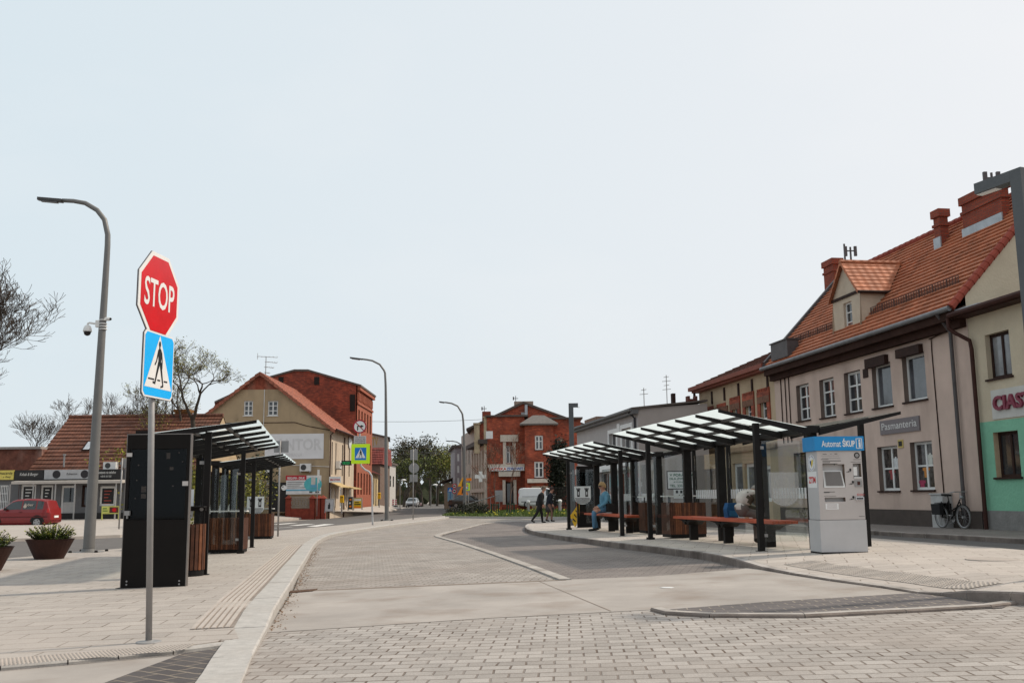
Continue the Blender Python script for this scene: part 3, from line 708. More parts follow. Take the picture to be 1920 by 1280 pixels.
    for i in range(34):
        t0, t1 = i / 34, (i + 1.08) / 34; b.tube([f.P(uL + (uR - uL) * t0, zr + .02, -br), f.P(uL + (uR - uL) * t1, zr + .035, -br)], [.12, .135], 8)
    for i in range(22):
        t0, t1 = i / 22, (i + 1.1) / 22; q = lambda t: f.P(uR, ze + (zr - ze) * t + .03, .5 - (br + .5) * t); b.tube([q(t0), q(t1)], [.13, .11], 8)
    b.build('ridge_tiles', mat('ridge_orange', (.25, .045, .025), .7, var=.2), roof, world=True)
    b = MB(); q = lambda t, h: f.P(uL + .05, ze + (zr - ze) * t + h, .5 - (br + .5) * t)
    b.prism([q(0, 0), q(1, 0), q(1, .2), q(0, .2)], f.u * .22); b.build('verge_flashing', PIPE_G, roof, world=True)
    fe = f.off(.5); u0, u1, z0, z1 = fe.rect(1441, 641, 1472, 668); b = MB(); fbox(b, fe, u0, u1, z0 - .1, z1, -.6, -.1); fbox(b, fe, u0 - .05, u1 + .05, z1, z1 + .05, -.65, -.05); b.build('parapet_stub', PIPE_G, roof, world=True)
    # snow guards: a wire grid standing on the tiles
    b = MB(); zA = lambda d: ze + (.5 - d) * k + .05
    for (ua, ub, d) in ((f.uz(1620, 640)[0], uR + .8, -.35), (uL - .5, f.uz(1562, 660)[0], -.35)):
        for h in (.05, .12, .19, .26): b.tube([f.P(ua, zA(d) + h, d), f.P(ub, zA(d) + h, d)], .014, 4)
        m = int(abs(ub - ua) / .16)
        for i in range(m + 1): uu = ua + (ub - ua) * i / max(m, 1); b.tube([f.P(uu, zA(d), d), f.P(uu, zA(d) + .27, d)], .012 if i % 5 else .026, 4)
    b.build('snow_guard', mat('rust_wire', (.10, .055, .045), .6, .4), roof, world=True)
    # dormer
    dd = -.15; fd = f.off(dd); u0, u1, zb_, zt = fd.rect(1563, 552, 1616, 634); zp = fd.uz(1582, 495)[1]; um = (u0 + u1) / 2
    zrf = lambda d: ze + (.5 - d) * k; zlo = zrf(dd) - .1
    w0, w1, wz0, wz1 = fd.rect(1582.5, 566, 1598, 622)
    b = MB(); wall(b, fd, u0, u1, zlo, zp - .05, [(w0, w1, wz0, wz1)], rev=.12, planes=[(-(zp - zt) / (um - u0), 1, zt - u0 * (zp - zt) / (um - u0)), ((zp - zt) / (u1 - um), 1, zt + u1 * (zp - zt) / (u1 - um))])
    dbk = .5 - (zt - ze) / k
    for uu, s_ in ((u0, -1), (u1, 1)):
        b.poly([fd.P(uu, zlo), fd.P(uu, zt), f.P(uu, zt, dbk), f.P(uu, zlo, .5 - (zlo - ze) / k)])
    dm = b.build('dormer', mat('dormer_plaster', (.50, .41, .315), .9, var=.08, grime=.25, bump=.2, tint=(.3, .2, .14)), root, world=True)
    window(dm, fd, (w0, w1, wz0, wz1), 1, 3, rev=.1, fw=.06)
    b = MB(); dr_ = .5 - (zp - ze) / k
    for s_ in (-1, 1):
        uo = u0 - .12 if s_ < 0 else u1 + .12; zo = zt - .12 * (zp - zt) / (um - u0); do = .5 - (zo - ze) / k; n = 8
        for i in range(n):
            a, c = i / n, (i + 1.05) / n
            L = lambda t, h=0: (uo + (um - uo) * t, zo + (zp + .03 - zo) * t + .04 + h, do + (dr_ - do) * t)
            A, B = L(a, .035), L(c); P = [f.P(A[0], A[1], dd + .16), f.P(A[0], A[1], A[2]), f.P(B[0], B[1], B[2]), f.P(B[0], B[1], dd + .16)]
            if (P[1] - P[0]).cross(P[2] - P[0]).z < 0: P.reverse()
            b.poly(P); A0 = L(a); b.poly([f.P(A0[0], A0[1], dd + .16), f.P(A0[0], A0[1], A0[2]), f.P(A[0], A[1], A[2]), f.P(A[0], A[1], dd + .16)])
            b.poly([f.P(A[0], A[1] + .02, dd + .17), f.P(B[0], B[1] + .02, dd + .17), f.P(B[0], B[1] - .12, dd + .17), f.P(A[0], A[1] - .12, dd + .17)])
    b.tube([f.P(um, zp + .08, dd + .17), f.P(um, zp + .08, dr_)], .09, 8)
    b.build('dormer_roof', ROOF_OR, dm, world=True)
    b = MB(); b.tube([f.P(u0 - .16, zt - .12, dd + .15), f.P(u0 - .16, zt - .12, dbk)], .06, 8); fbox(b, fd, u0 - .03, u1 + .03, zt - .1, zt + .0, .003, .06); b.build('dormer_gutter', DBROWN, dm, world=True)
    # chimneys
    fr = f.off(-br)
    for r, dep, fw_ in (((1545, 487, 1563, 560), .45, 0), ((1751, 393, 1763, 462), .32, 1.0), ((1803, 352, 1879, 432), .28, 1.0)):
        fr = f.off(-br + fw_); c, q = chimney(root, fr, *r, dep)
        b = MB(); fbox(b, fr, q[0] - .02, q[1] + .02, q[2] - .1, q[2] + .3, .004, .05); b.build('flashing', ZINC, c, world=True)
    # aerial panels on the chimneys
    for n_, (px, py0, py1) in enumerate(((1573, 456, 487), (1584, 462, 487), (1846, 322, 356))):
        fr = f.off(-br + (1.0 if n_ == 2 else 0))
        p = fr.uz(px, py1); t = fr.uz(px, py0); b = MB(); q = fr.P(p[0], 0, -.3)
        b.tube([V((q.x, q.y, p[1] - .1)), V((q.x, q.y, t[1]))], .045, 6)
        if n_ != 0:
            for dx in (-.22, .22):
                b.obox(V((q.x + dx - .06, q.y - .05, t[1] - .42)), (.12, 0, 0), (0, .1, 0), (0, 0, .45)); b.obox(V((q.x + min(dx, 0), q.y, t[1] - .2)), (.22, 0, 0), (0, .03, 0), (0, 0, .05))
        o = b.build('roof_aerial', PIPE_G); tag(o, ['slim grey aerial tube on the left chimney beside the dormer', 'grey panel aerial on the left chimney beside the dormer', 'twin panel aerial behind the widest brick chimney'][n_], 'aerial')
    # drainpipe, wall cables, pipes at the left
    b = MB(); ua = f.uz(1790, 640)[0]; b.tube([f.P(ua, ze - .02, .55), f.P(ua, ze - .35, .3), f.P(ua, ze - .6, .12), f.P(ua, base(f, ua), .12)], .06, 10); b.build('drainpipe', PIPE_G, root, world=True)
    for px in (1466, 1474, 1481): b = MB(); uu = f.uz(px, 740)[0]; b.tube([f.P(uu, ze - .5, .03), f.P(uu, ze - 3.3, .03)], .022, 6); b.build('wall_pipe', DBROWN, root, world=True)
    b = MB()
    uu = f.uz(1753, 700)[0]; b.tube([f.P(uu, ze - .6, .04), f.P(uu + .05, ze - 1, .02), f.P(uu - .02, base(f, uu) + 1, .02)], .018, 5); b.build('wall_cable', DBROWN, root, world=True); b = MB()
    b.tube([f.P(uu + .1, ze - .62, .05), f.P(ua - .1, ze - .5, .1), f.P(uR + .1, ze - .45, .12)], .02, 5)
    b.build('wall_cable', DBROWN, root, world=True)
    # shop sign
    u0, u1, z0, z1 = f.rect(1652, 784, 1726, 811); m = MB(); L = f.P(u1, z0, .03); fbox(m, f, u0, u1, z0, z1, .004, .05)
    u_ = -f.u; tb = MB()
    s = m.build('shop_sign', mat('sign_mauve', (.17, .145, .15), .5, var=.05), None, world=True)
    text(tb, 'Pasmanteria', f.P(u1 - .12, z0 + .15, .05), u_, Z, (u1 - u0) - .26, (z1 - z0) - .24, bold=.006)
    tb.build('lettering', mat('sign_offwhite', (.6, .58, .56)), s); tag(s, 'mauve grey sign reading Pasmanteria on the house wall', 'shop sign')
    return uR, ze, br, zr
PR = pasmanteria()

# ======== green and cream house with the pastry shop
def pastry_house():
    f = FR; uL = PR[0] - .02; uR = uL - 9.0     # u grows away from the camera
    f2 = f.off(.0); ze = f.off(.4).uz(1862, 572)[1]; zb = base(f, uL) - .5
    root = thing('pastry_house', 'two storey house, cream above and green below, with a pastry shop sign', 'house', f.P(uL - 4.5, base(f, uL), -4))
    zg = f.uz(1870, 788)[1]; zp = f.uz(1880, 957)[1]
    w1, w2 = f.rect(1849, 622, 1895, 708), f.rect(1865, 808, 1912, 894)
    w3 = (w1[0] - 3.6, w1[1] - 3.6, w1[2], w1[3]); w4 = (w2[0] - 3.2, w2[1] - 3.2, w2[2], w2[3])
    b = MB(); wall(b, f, uR, uL, zp, ze, [w1, w2, w3, w4], rev=.2, rmi=2, mi=1, zsplit=[(zg, 0)])
    b2 = MB()
    # split the wall at the colour line by hand: lower green, upper cream
    b = MB(); wall(b, f, uR, uL, zg, ze, [w1, w3], rev=.2, rmi=0, mi=0); wall(b, f, uR, uL, zp, zg, [w2, w4], rev=.2, rmi=2, mi=1)
    wall(b, f.off(.02), uR, uL, zb, zp, (), mi=3); b.poly([f.P(uL, zp, .02), f.P(uR, zp, .02), f.P(uR, zp, 0), f.P(uL, zp, 0)], 3)
    for uu, s_ in ((uL, 1), (uR, -1)):
        fs = Fac(f.P(uu, 0), f.n, toward=f.P(uu + s_ * 50, 0)); k = -1 if fs.u.dot(f.n) > 0 else 1
        face(b, fs, [(0, zb), (k * 8, zb), (k * 8, ze + 1.2), (0, ze)], 0, 0)
    face(b, Fac(f.P(0, 0, -8), f.u, toward=f.P(0, 0, -60)), [(uL, zb), (uR, zb), (uR, ze + 1.2), (uL, ze + 1.2)], 0, 0)
    b.build('wall', [PLAST_CR, PLAST_GN, mat('cream_reveal', (.45, .34, .22), .9), mat('grey_rough_plinth', (.21, .20, .19), .9, var=.15, bump=1, bscale=9)], root, world=True)
    for o in (w1, w2, w3, w4): window(root, f, o, 2, 1, fm=DBROWN, rev=.16, fw=.08, sill=DBROWN, pm=PANEW if o is w1 else PANE)
    b = MB(); fbox(b, f, uL - .0, uL - .14, zp, zg + .0, .003, .02); b.build('corner_strip', PLAST_GN, root, world=True)
    b = MB(); fbox(b, f, uR, uL - .02, ze - .05, ze + .1, 0, .45); b.tube([f.P(uR, ze + .06, .5), f.P(uL + .15, ze + .06, .5)], .09, 8); b.build('gutter', PIPE_B, root, world=True)
    b = MB(); b.poly([f.P(uR, ze + .12, .5), f.P(uR, ze + 1.35, -8), f.P(uL - .02, ze + 1.35, -8), f.P(uL - .02, ze + .12, .5)]); rf = b.build('roof', ROOF_FELT, root, world=True)
    b = MB(); b.obox(f.P(uL - .03, ze + .16, .42), f.u * -1.1, f.n * -1.5 + Z * .27, Z * .04); b.build('flashing', ZINC, rf, world=True)
    ua = f.uz(1802, 620)[0] - .15; ub = ua - .45
    b = MB(); b.tube([f.P(ua, ze, .5), f.P(ua, ze - .3, .5), f.P(ua - .1, ze - .45, .4), f.P(ub, ze - .75, .14), f.P(ub - .03, ze - 1.0, .12), f.P(ub - .03, base(f, ub), .12)], .06, 10); b.build('drainpipe', PIPE_B, root, world=True)
    # sign board and raised letters
    u1, z0, z1 = f.uz(1861, 760)[0], f.uz(1890, 783)[1], f.uz(1890, 727)[1]
    m = MB(); fbox(m, f, u1 - 4.3, u1, z0, z1, .004, .03); s = m.build('shop_sign', mat('sign_board_cream', (.50, .485, .45), .6, var=.06, grime=.2))
    tb = MB(); hh = (z1 - z0); text(tb, 'CIASTKARNIA', f.P(u1 - .14, z0 + hh * .28, .03), -f.u, Z, 4.0, hh * .5, d=.07, bold=.035, extrude=.07, spacing=1.05)
    tb.build('lettering', mat('sign_magenta', (.19, .025, .05), .4), s); tag(s, 'cream sign board with raised dark magenta CIASTKARNIA letters', 'shop sign')
pastry_house()

# ======== ochre house with blind brick windows
def ochre_house():
    f = FR; uL = f.uz(1313, 800)[0]; uR = f.uz(1456, 800)[0] + .005; zb = base(f, uL) - .6
    fo = f.off(.4); ze = fo.uz(1375, 709)[1]
    root = thing('ochre_house', 'ochre plastered house with brick window surrounds and a rust red eave', 'house', f.P((uL + uR) / 2, base(f, uL), -4))
    blind = [f.rect(1322, 762, 1339, 800), f.rect(1345, 756, 1362, 796)]
    wins = [f.rect(1375, 760, 1385, 800), f.rect(1399, 752, 1411, 790), f.rect(1427, 745, 1440, 785)]
    shop = [f.rect(1325, 868, 1362, 945), f.rect(1376, 868, 1394, 975), f.rect(1398, 868, 1420, 975), f.rect(1428, 872, 1446, 940)]
    b = MB(); wall(b, f, uR, uL, zb, ze, wins + shop, rev=.15)
    br = 4.6; zr = f.off(-br).uz(1400, 676)[1]; zr = clampf(zr, ze + .8, ze + 4)
    for uu, s_ in ((uL, 1), (uR, -1)):
        fs = Fac(f.P(uu, 0), f.n, toward=f.P(uu + s_ * 50, 0)); k = -1 if fs.u.dot(f.n) > 0 else 1
        face(b, fs, [(0, zb), (k * 2 * br, zb), (k * 2 * br, ze + .25), (k * br, zr - .08), (0, ze + .25)])
    face(b, Fac(f.P(0, 0, -2 * br), f.u, toward=f.P(0, 0, -60)), [(uL, zb), (uR, zb), (uR, ze), (uL, ze)])
    b.build('wall', [PLAST_OC], root, world=True)
    for o in blind:
        m = MB(); fbox(m, f, o[0], o[1], o[2], o[3], .003, .03); m.build('blind_window', BRICK_RED, root, world=True)
    for o in wins:
        window(root, f, o, 2, 2, rev=.12, fw=.07)
        m = MB(); w_ = .32
        fbox(m, f, o[1] + .003, o[1] + w_, o[2] - .1, o[3] + .3, .003, .06); fbox(m, f, o[0] - w_, o[0] - .003, o[2] - .1, o[3] + .3, .003, .06); fbox(m, f, o[0], o[1], o[3] + .003, o[3] + .3, .003, .06)
        for i in range(7): uu = o[0] - w_ + (o[1] - o[0] + 2 * w_) * i / 7; fbox(m, f, uu, uu + .12, o[3] + .303, o[3] + .42, .003, .08)
        m.build('brick_surround', BRICK_RED, root, world=True)
    for o in blind + wins:
        m = MB(); fbox(m, f, o[0] - .3, o[1] + .3, ze - 1.42, ze - 1.12, .003, .07); m.build('brick_panel', mat('worn_brick', (.17, .085, .055), .9, var=.4, scale=5, bump=.8, bscale=20), root, world=True)
        m = MB(); c = (o[0] + o[1]) / 2 - .55; fbox(m, f, c - .08, c + .08, ze - .85, ze - .2, .003, .06); m.build('wall_slot', DBROWN, root, world=True)
    for i, o in enumerate(shop): window(root, f, o, 1, 1, rev=.12, fw=.16 if i else .1, pm=PANEW, name='shop_window' if i in (0, 3) else 'door')
    m = MB(); zc = f.uz(1380, 845)[1]; fbox(m, f, uR, uL, zc - .1, zc + .15, .003, .12); m.build('string_course', mat('stained_band', (.28, .2, .13), .9, var=.3), root, world=True)
    b = MB(); fbox(b, f, uR + .05, uL + .1, ze - .08, ze + .05, .0, .38); fbox(b, f, uR + .05, uL + .2, ze + .02, ze + .22, .383, .55); b.build('eave_board', mat('rust_red_eave', (.21, .06, .038), .7, var=.2), root, world=True)
    b = MB(); tiled(b, f, uR + .03, uL + .25, ze + .2, .5, zr, -br, 12); tiled(b, Fac(f.P(0, 0, -2 * br), f.u, toward=f.P(0, 0, -60)), uR + .03, uL + .25, ze + .2, .5, zr, -br, 12)
    b.build('roof', tilemat('dark_red_tiles', (.13, .05, .035)), root, world=True)
    b = MB(); b.tube([f.P(uL - .1, ze, .3), f.P(uL - .1, base(f, uL), .1)], .07, 8); b.build('drainpipe', PIPE_B, root, world=True)
ochre_house()
# ======== far left pavement, rising from the street to the shops
fa = [G(-300, 1030, .12), G(0, 1010, .12), G(225, 1002, .12), G(400, 984, .12), G(510, 974, .12), G(640, 965, .12), G(724, 960, .12), G(752, 952, .12)]
fb_ = [at(-420, 976, 58), at(-20, 974, 60.3), at(240, 972, 60.3), at(400, 966, 74), at(480, 963, 84), at(617, 957.5, 84.8), at(697, 949, 111), at(727, 945, 150)]
b = MB()
for i in range(len(fa) - 1): b.poly([fa[i], fa[i + 1], fb_[i + 1], fb_[i]])
for i in range(len(fa) - 1): b.poly([fa[i] - Z * .3, fa[i + 1] - Z * .3, fa[i + 1], fa[i]])
struct(b.build('far_pavement', CONC2))
def fpz(p):     # height of that pavement at a point
    best = None
    for i in range(len(fa) - 1):
        for tri in ((fa[i], fa[i + 1], fb_[i + 1]), (fa[i], fb_[i + 1], fb_[i])):
            a, c, d = tri; den = (c.y - d.y) * (a.x - d.x) + (d.x - c.x) * (a.y - d.y)
            if abs(den) < 1e-6: continue
            l1 = ((c.y - d.y) * (p.x - d.x) + (d.x - c.x) * (p.y - d.y)) / den; l2 = ((d.y - a.y) * (p.x - d.x) + (a.x - d.x) * (p.y - d.y)) / den; l3 = 1 - l1 - l2
            m = min(l1, l2, l3)
            if best is None or m > best[0]: best = (m, l1 * a.z + l2 * c.z + l3 * d.z)
    return best[1]

def boxhouse(b, x0, x1, y0, y1, z0, z1, mi=0, faces='lrbf'):
    if 'f' in faces: b.poly([(x0, y0, z0), (x1, y0, z0), (x1, y0, z1), (x0, y0, z1)], mi)
    if 'r' in faces: b.poly([(x1, y0, z0), (x1, y1, z0), (x1, y1, z1), (x1, y0, z1)], mi)
    if 'l' in faces: b.poly([(x0, y1, z0), (x0, y0, z0), (x0, y0, z1), (x0, y1, z1)], mi)
    if 'b' in faces: b.poly([(x1, y1, z0), (x0, y1, z0), (x0, y1, z1), (x1, y1, z1)], mi)

# ======== grey house at the side street
def grey_house():
    C0 = at(1200, 900, 50); f = Fac(C0, UR); uF = f.uz(1083, 880)[0]; ze = f.uz(1140, 789)[1]
    fs = Fac(C0, (f.n.x * -1, f.n.y * -1)); zb = -1.0
    zt = fs.uz(1203, 766)[1]; uS = fs.uz(1330, 860)[0]; zt2 = fs.uz(1310, 756)[1]
    root = thing('grey_house', 'low grey rendered house with a blank side wall and a flat roof edge', 'house', f.P(uF / 2, gz(5, 50), -3))
    wins = [f.rect(1143, 812, 1157, 862), f.rect(1167, 802, 1185, 856), f.rect(1098, 835, 1106, 870)]
    low = [f.rect(1098, 888, 1112, 935), f.rect(1126, 885, 1142, 935), f.rect(1155, 885, 1178, 940)]
    b = MB(); wall(b, f, 0, uF, zb, ze, wins + low, rev=.18)
    face(b, fs, [(0, zb), (uS, zb), (uS, zt2), (0, zt)], 0, 1)
    fb = Fac(f.P(0, 0, -abs(uS)), f.u, toward=f.P(0, 0, -60)); face(b, fb, [(0, zb), (uF, zb), (uF, zt2), (0, zt2)])
    fe = Fac(f.P(uF, 0), fs.u, toward=f.P(uF + 50, 0)); k = 1 if fe.u.dot(f.n) < 0 else -1
    face(b, fe, [(0, zb), (k * abs(uS), zb), (k * abs(uS), zt2), (0, zt)])
    b.build('wall', [mat('pale_grey_plaster', (.40, .37, .36), .9, var=.06, grime=.15, tint=(.28, .25, .24), spec=.2), PLAST_GY], root, world=True)
    for o in wins + low:
        window(root, f, o, 2, 1, rev=.15, fw=.07)
    for o in wins[:2]:
        m = MB(); w_ = .22
        fbox(m, f, o[0] - w_, o[0] - .003, o[2] - .2, o[3] + w_, .003, .05); fbox(m, f, o[1] + .003, o[1] + w_, o[2] - .2, o[3] + w_, .003, .05); fbox(m, f, o[0], o[1], o[3] + .003, o[3] + w_, .003, .05)
        m.build('window_surround', WHITE, root, world=True)
    o = f.rect(1158, 794, 1163, 814); m = MB(); fbox(m, f, o[0], o[1], o[2], o[3], .003, .05); m.build('wall_ornament', WHITE, root, world=True)
    zc = f.uz(1160, 880)[1]; m = MB(); fbox(m, f, .5, uF - .5, zc - .05, zc + .3, .003, .25); m.build('shop_canopy', WHITE, root, world=True)
    b = MB(); fbox(b, f, -.1, uF + .1, ze - .12, ze + .12, .003, .35); b.tube([f.P(-.1, ze + .08, .4), f.P(uF + .1, ze + .08, .4)], .08, 8); b.build('gutter', mat('roof_edge_grey', (.12, .115, .115), .6, .2), root, world=True)
    b = MB(); dd = abs(uS); P = [f.P(-.12, ze + .1, .35), f.P(uF + .1, ze + .1, .35), f.P(uF + .1, zt2 + .1, -dd), f.P(-.12, zt2 + .1, -dd)]; b.prism(P, Z * .1); b.build('roof', ROOF_FELT, root, world=True)
    b = MB(); u = f.uz(1193, 800)[0]; b.tube([f.P(u, ze, .4), f.P(u, ze - .3, .08), f.P(u, 0, .08)], .055, 8); b.build('drainpipe', mat('black_drainpipe', (.03, .03, .035), .5), root, world=True)
    chimney(root, f.off(-1.5), 1096, 784, 1118, 806, .8, m=mat('brown_chimney', (.20, .13, .10), .9, var=.2), band=False)
    chimney(root, fs.off(-3), 1261, 737, 1267, 765, .3, m=DBROWN, band=False)
    m = MB(); c = fs.off(-2); u0, u1, z0, z1 = c.rect(1290, 742, 1308, 760); fbox(m, c, u0, u1, z0, z1 - .15, -.4, 0); fbox(m, c, u0, u0 + .12, z1 - .15, z1, -.4, 0); fbox(m, c, u1 - .12, u1, z1 - .15, z1, -.4, 0); m.build('vent_block', mat('rust_vents', (.12, .035, .025), .7), root, world=True)
    for n_, (px, y0, y1) in enumerate(((1208, 727, 765), (1251, 703, 760))):
        fo = fs.off(-1.0 - n_); a = fo.uz(px, y1); t = fo.uz(px, y0); q = fo.P(a[0], 0); m = MB(); m.tube([V((q.x, q.y, a[1] - .2)), V((q.x, q.y, t[1]))], .022, 5)
        for k in range(4 if n_ else 2):
            zz = t[1] - .12 - .22 * k; wd = .22 if k % 2 else .14
            m.tube([V((q.x - wd, q.y, zz)), V((q.x + wd, q.y, zz + .04))], .014, 4)
        tag(m.build('television_aerial', GALV), ['small aerial on the grey flat roof, left of the taller one', 'tall thin television mast on the grey flat roof'][n_], 'aerial')
    # notice board of the animal clinic on the side wall
    u0, u1, z0, z1 = fs.rect(1252, 884, 1303, 915); m = MB(); fbox(m, fs, u0, u1, z0, z1, .005, .05); fbox(m, fs, u0 - .05, u1 + .05, z0 - .05, z1 + .05, .003, .03, 1)
    sg = m.build('clinic_sign', [WHITE, DBROWN]); uu = fs.u if (fs.P(1, 0) - fs.P(0, 0)).dot(RGT) > 0 else -fs.u
    left = fs.P(u0, 0) if uu == fs.u else fs.P(u1, 0); tb = MB(); W_, H_ = u1 - u0, z1 - z0
    for s, x, y, w_, h_ in (('V PORADNIA', .06, .72, .9, .17), ('DLA ZWIERZĄT', .06, .48, .9, .18), ('ul. Kościuszki 14', .2, .35, .6, .09), ('TEL. 233-63-18', .06, .08, .8, .16)):
        text(tb, s, V((left.x, left.y, z0 + H_ * y)) + uu * (W_ * x) + fs.n * .05, uu, Z, W_ * w_, H_ * h_, bold=.03)
    tb.build('lettering', mat('sign_green', (.02, .13, .07)), sg); tag(sg, 'white animal clinic sign with dark green lettering on the grey side wall', 'sign')
    u0, u1, z0, z1 = fs.rect(1263, 917, 1300, 934); m = MB(); fbox(m, fs, u0, u1, z0, z1, .005, .04); sg = m.build('poster', WHITE); tb = MB()
    left = fs.P(u0, 0) if uu == fs.u else fs.P(u1, 0); W_, H_ = u1 - u0, z1 - z0
    text(tb, 'Adopcje', V((left.x, left.y, z0 + H_ * .12)) + uu * (W_ * .2) + fs.n * .04, uu, Z, W_ * .7, H_ * .32, bold=.03)
    for k in range(4): tb.obox(V((left.x, left.y, z0 + H_ * .58)) + uu * (W_ * (.1 + .22 * k)) + fs.n * .042, uu * (W_ * .12), Z * (H_ * .32), fs.n * .004, 1 if k == 3 else 0)
    tb.build('lettering', [BLACKT, RED], sg); tag(sg, 'small white poster hung below the animal clinic sign', 'poster')
grey_house()

# ======== pharmacy and the tall gable behind it
def pharmacy():
    YF = 105; x = lambda px, Y=YF: (px - 960) / F * Y * 1.012
    f = Fac(at(960, 900, YF), (1, 0, 0)); rel = lambda px, py: f.uz(px, py)
    zg = rel(960, 953)[1] - .6; zt = rel(970, 781)[1]
    root = thing('pharmacy_building', 'red brick pharmacy with a projecting stair tower and pale cornices', 'house', f.P(0, gz(0, 105), -4))
    ul, um, ur, ut = rel(913, 850)[0], rel(984, 850)[0], rel(1037, 850)[0], rel(1090, 850)[0]
    w1 = f.rect(949, 835, 961, 868); door = f.rect(948, 903, 963, 945)
    b = MB(); wall(b, f, ul, um, zg, zt, [w1, door], rev=.3); wall(b, f, um, ut, zg, zt - .3, [], rev=.1)
    ft = f.off(1.6); t1, t2 = ft.rect(1003, 816, 1018, 843), ft.rect(1002, 865, 1019, 895); zt2 = rel(1010, 796)[1]
    wall(b, ft, um, ur, zg, zt2, [t1, t2], rev=.2)
    for uu in (um, ur): b.poly([f.P(uu, zg), ft.P(uu, zg), ft.P(uu, zt2), f.P(uu, zt2)])
    b.poly([f.P(ut, zg), f.P(ut, zg, -12), f.P(ut, zt - .3, -12), f.P(ut, zt - .3)]); b.poly([f.P(ul, zg, -12), f.P(ut, zg, -12), f.P(ut, zt - .3, -12), f.P(ul, zt - .3, -12)])
    b.build('wall', [BRICK_RED], root, world=True)
    # left street front, pale plaster with pilasters
    fl = Fac(f.P(ul, 0), UR, toward=V((-60, 90, 0))); uE = fl.uz(887, 880)[0]; zl = fl.uz(900, 834)[1]
    ops = []
    for k in range(5):
        a = uE * (.08 + .185 * k); ops += [(a, a + uE * .09, zl - 4.2, zl - 1.8), (a, a + uE * .09, zl - 8.2, zl - 5.6)]
    b = MB(); wall(b, fl, 0, uE, zg, zl, ops, rev=.2)
    for k in range(6): uu = uE * (.01 + .185 * k); fbox(b, fl, uu, uu + uE * .05, zg, zl - .8, .003, .25)
    fbox(b, fl, 0, uE, zl - 5.2, zl - 4.8, .26, .35)
    b.build('street_front', mat('pale_stucco', (.52, .45, .385), .9, var=.12, grime=.3, tint=(.3, .24, .2)), root, world=True)
    for o in ops: window(root, fl, o, 2, 1, rev=.15, fw=.08)
    b = MB(); fbox(b, fl, -.4, uE, zl - .2, zl + .25, .0, .9); b.build('cornice', mat('dark_cornice', (.07, .055, .05), .8), root, world=True)
    for o, s in ((w1, None), (door, None)):
        if o is door: window(root, f, o, 1, 1, rev=.25, fm=DBROWN, name='door', fw=.15)
        else: window(root, f, o, 2, 1, rev=.25, sash=(.62,), fw=.09)
    for o in (t1, t2): window(root, ft, o, 2, 1, rev=.1, sash=(.6,), fw=.13, sill=DBROWN)
    m = MB(); o = w1; fbox(m, f, o[0] - .33, o[0] - .003, o[2] - .3, o[3] + .4, .003, .15); fbox(m, f, o[1] + .003, o[1] + .33, o[2] - .3, o[3] + .4, .003, .15); fbox(m, f, o[0] - .6, o[1] + .6, o[3] + .403, o[3] + 1.1, .003, .3)
    z0 = rel(930, 876)[1]; z1 = rel(930, 870)[1]; fbox(m, f, ul, um - .05, z0, z1, .003, .35)
    o = door; fbox(m, f, o[0] - .3, o[0] - .003, o[2], o[3] + .2, .003, .3); fbox(m, f, o[1] + .003, o[1] + .3, o[2], o[3] + .2, .003, .3)
    zc = rel(955, 884)[1]; fbox(m, f, o[0] - .7, o[1] + .7, zc - .5, zc, .003, .7)
    m.build('stone_trim', mat('cream_stone', (.55, .49, .42), .85, var=.15, grime=.2), root, world=True)
    z0 = rel(1010, 905)[1]; m = MB(); fbox(m, ft, um + .2, ur - .1, z0, z0 + .4, .003, .6); m.build('porch_roof', mat('cream_stone', (.55, .49, .42)), root, world=True)
    u0, u1, z0, z1 = ft.rect(997, 911, 1029, 925); m = MB(); fbox(m, ft, u0, u1, zg, z1, .003, .08); fbox(m, ft, (u0 + u1) / 2 - .03, (u0 + u1) / 2 + .03, zg, z1, .081, .1, 1); m.build('garage_door', [mat('garage_beige', (.42, .34, .26)), DBROWN], root, world=True)
    b = MB(); c = (um + ur) / 2; zz = zt2; e = .5
    P = [ft.P(um - e, zz, e), ft.P(ur + e, zz, e), f.P(ur + e, zz, 0), f.P(um - e, zz, 0)]; q = [ft.P(c - .6, zz + .95, -1.0), ft.P(c + .6, zz + .95, -1.0), f.P(c + .6, zz + .95), f.P(c - .6, zz + .95)]
    b.add(P + q, [(0, 1, 5, 4), (1, 2, 6, 5), (3, 0, 4, 7), (4, 5, 6, 7), (3, 2, 1, 0)]); b.prism(P, Z * -.15); b.build('tower_roof', mat('grey_tower_roof', (.15, .135, .125), .8, var=.2), root, world=True)
    b = MB(); b.prism([f.P(ul - .2, zt, .3), f.P(um + .4, zt, .3), f.P(um + .4, zt, -12), f.P(ul - .2, zt, -12)], Z * .18); b.prism([f.P(um + .5, zt - .3, .3), f.P(ut + .2, zt - .3, .3), f.P(ut + .2, zt - .3, -12), f.P(um + .5, zt - .3, -12)], Z * .18); b.build('roof', ROOF_FELT, root, world=True)
    # pale turrets at the left roof corner
    for i, (a, t, c, d) in enumerate(((889, 795, 899, 828), (907, 783, 919, 822))):
        o = f.rect(a, t, c, d); b = MB(); fbox(b, f, o[0], o[1], o[2] - 1.2, o[3], -1.0, -.1); fbox(b, f, o[0] - .1, o[1] + .1, o[3], o[3] + .15, -1.1, 0); b.build('turret', mat('yellowed_stucco', (.42, .34, .23), .9, var=.2, grime=.3), root, world=True)
    o = f.rect(911, 808, 924, 822); b = MB(); fbox(b, f, o[0], o[1], o[2], o[3], -.8, .02); b.build('dormer_cheek', WHITE, root, world=True)
    # steps, ramp wall with railing
    b = MB(); a = door; zs = a[2]
    for k in range(6): fbox(b, f, a[0] - .5, a[1] + .6, zg, zs - k * .17, 1.0 + .3 * k - .3, 1.0 + .3 * k)
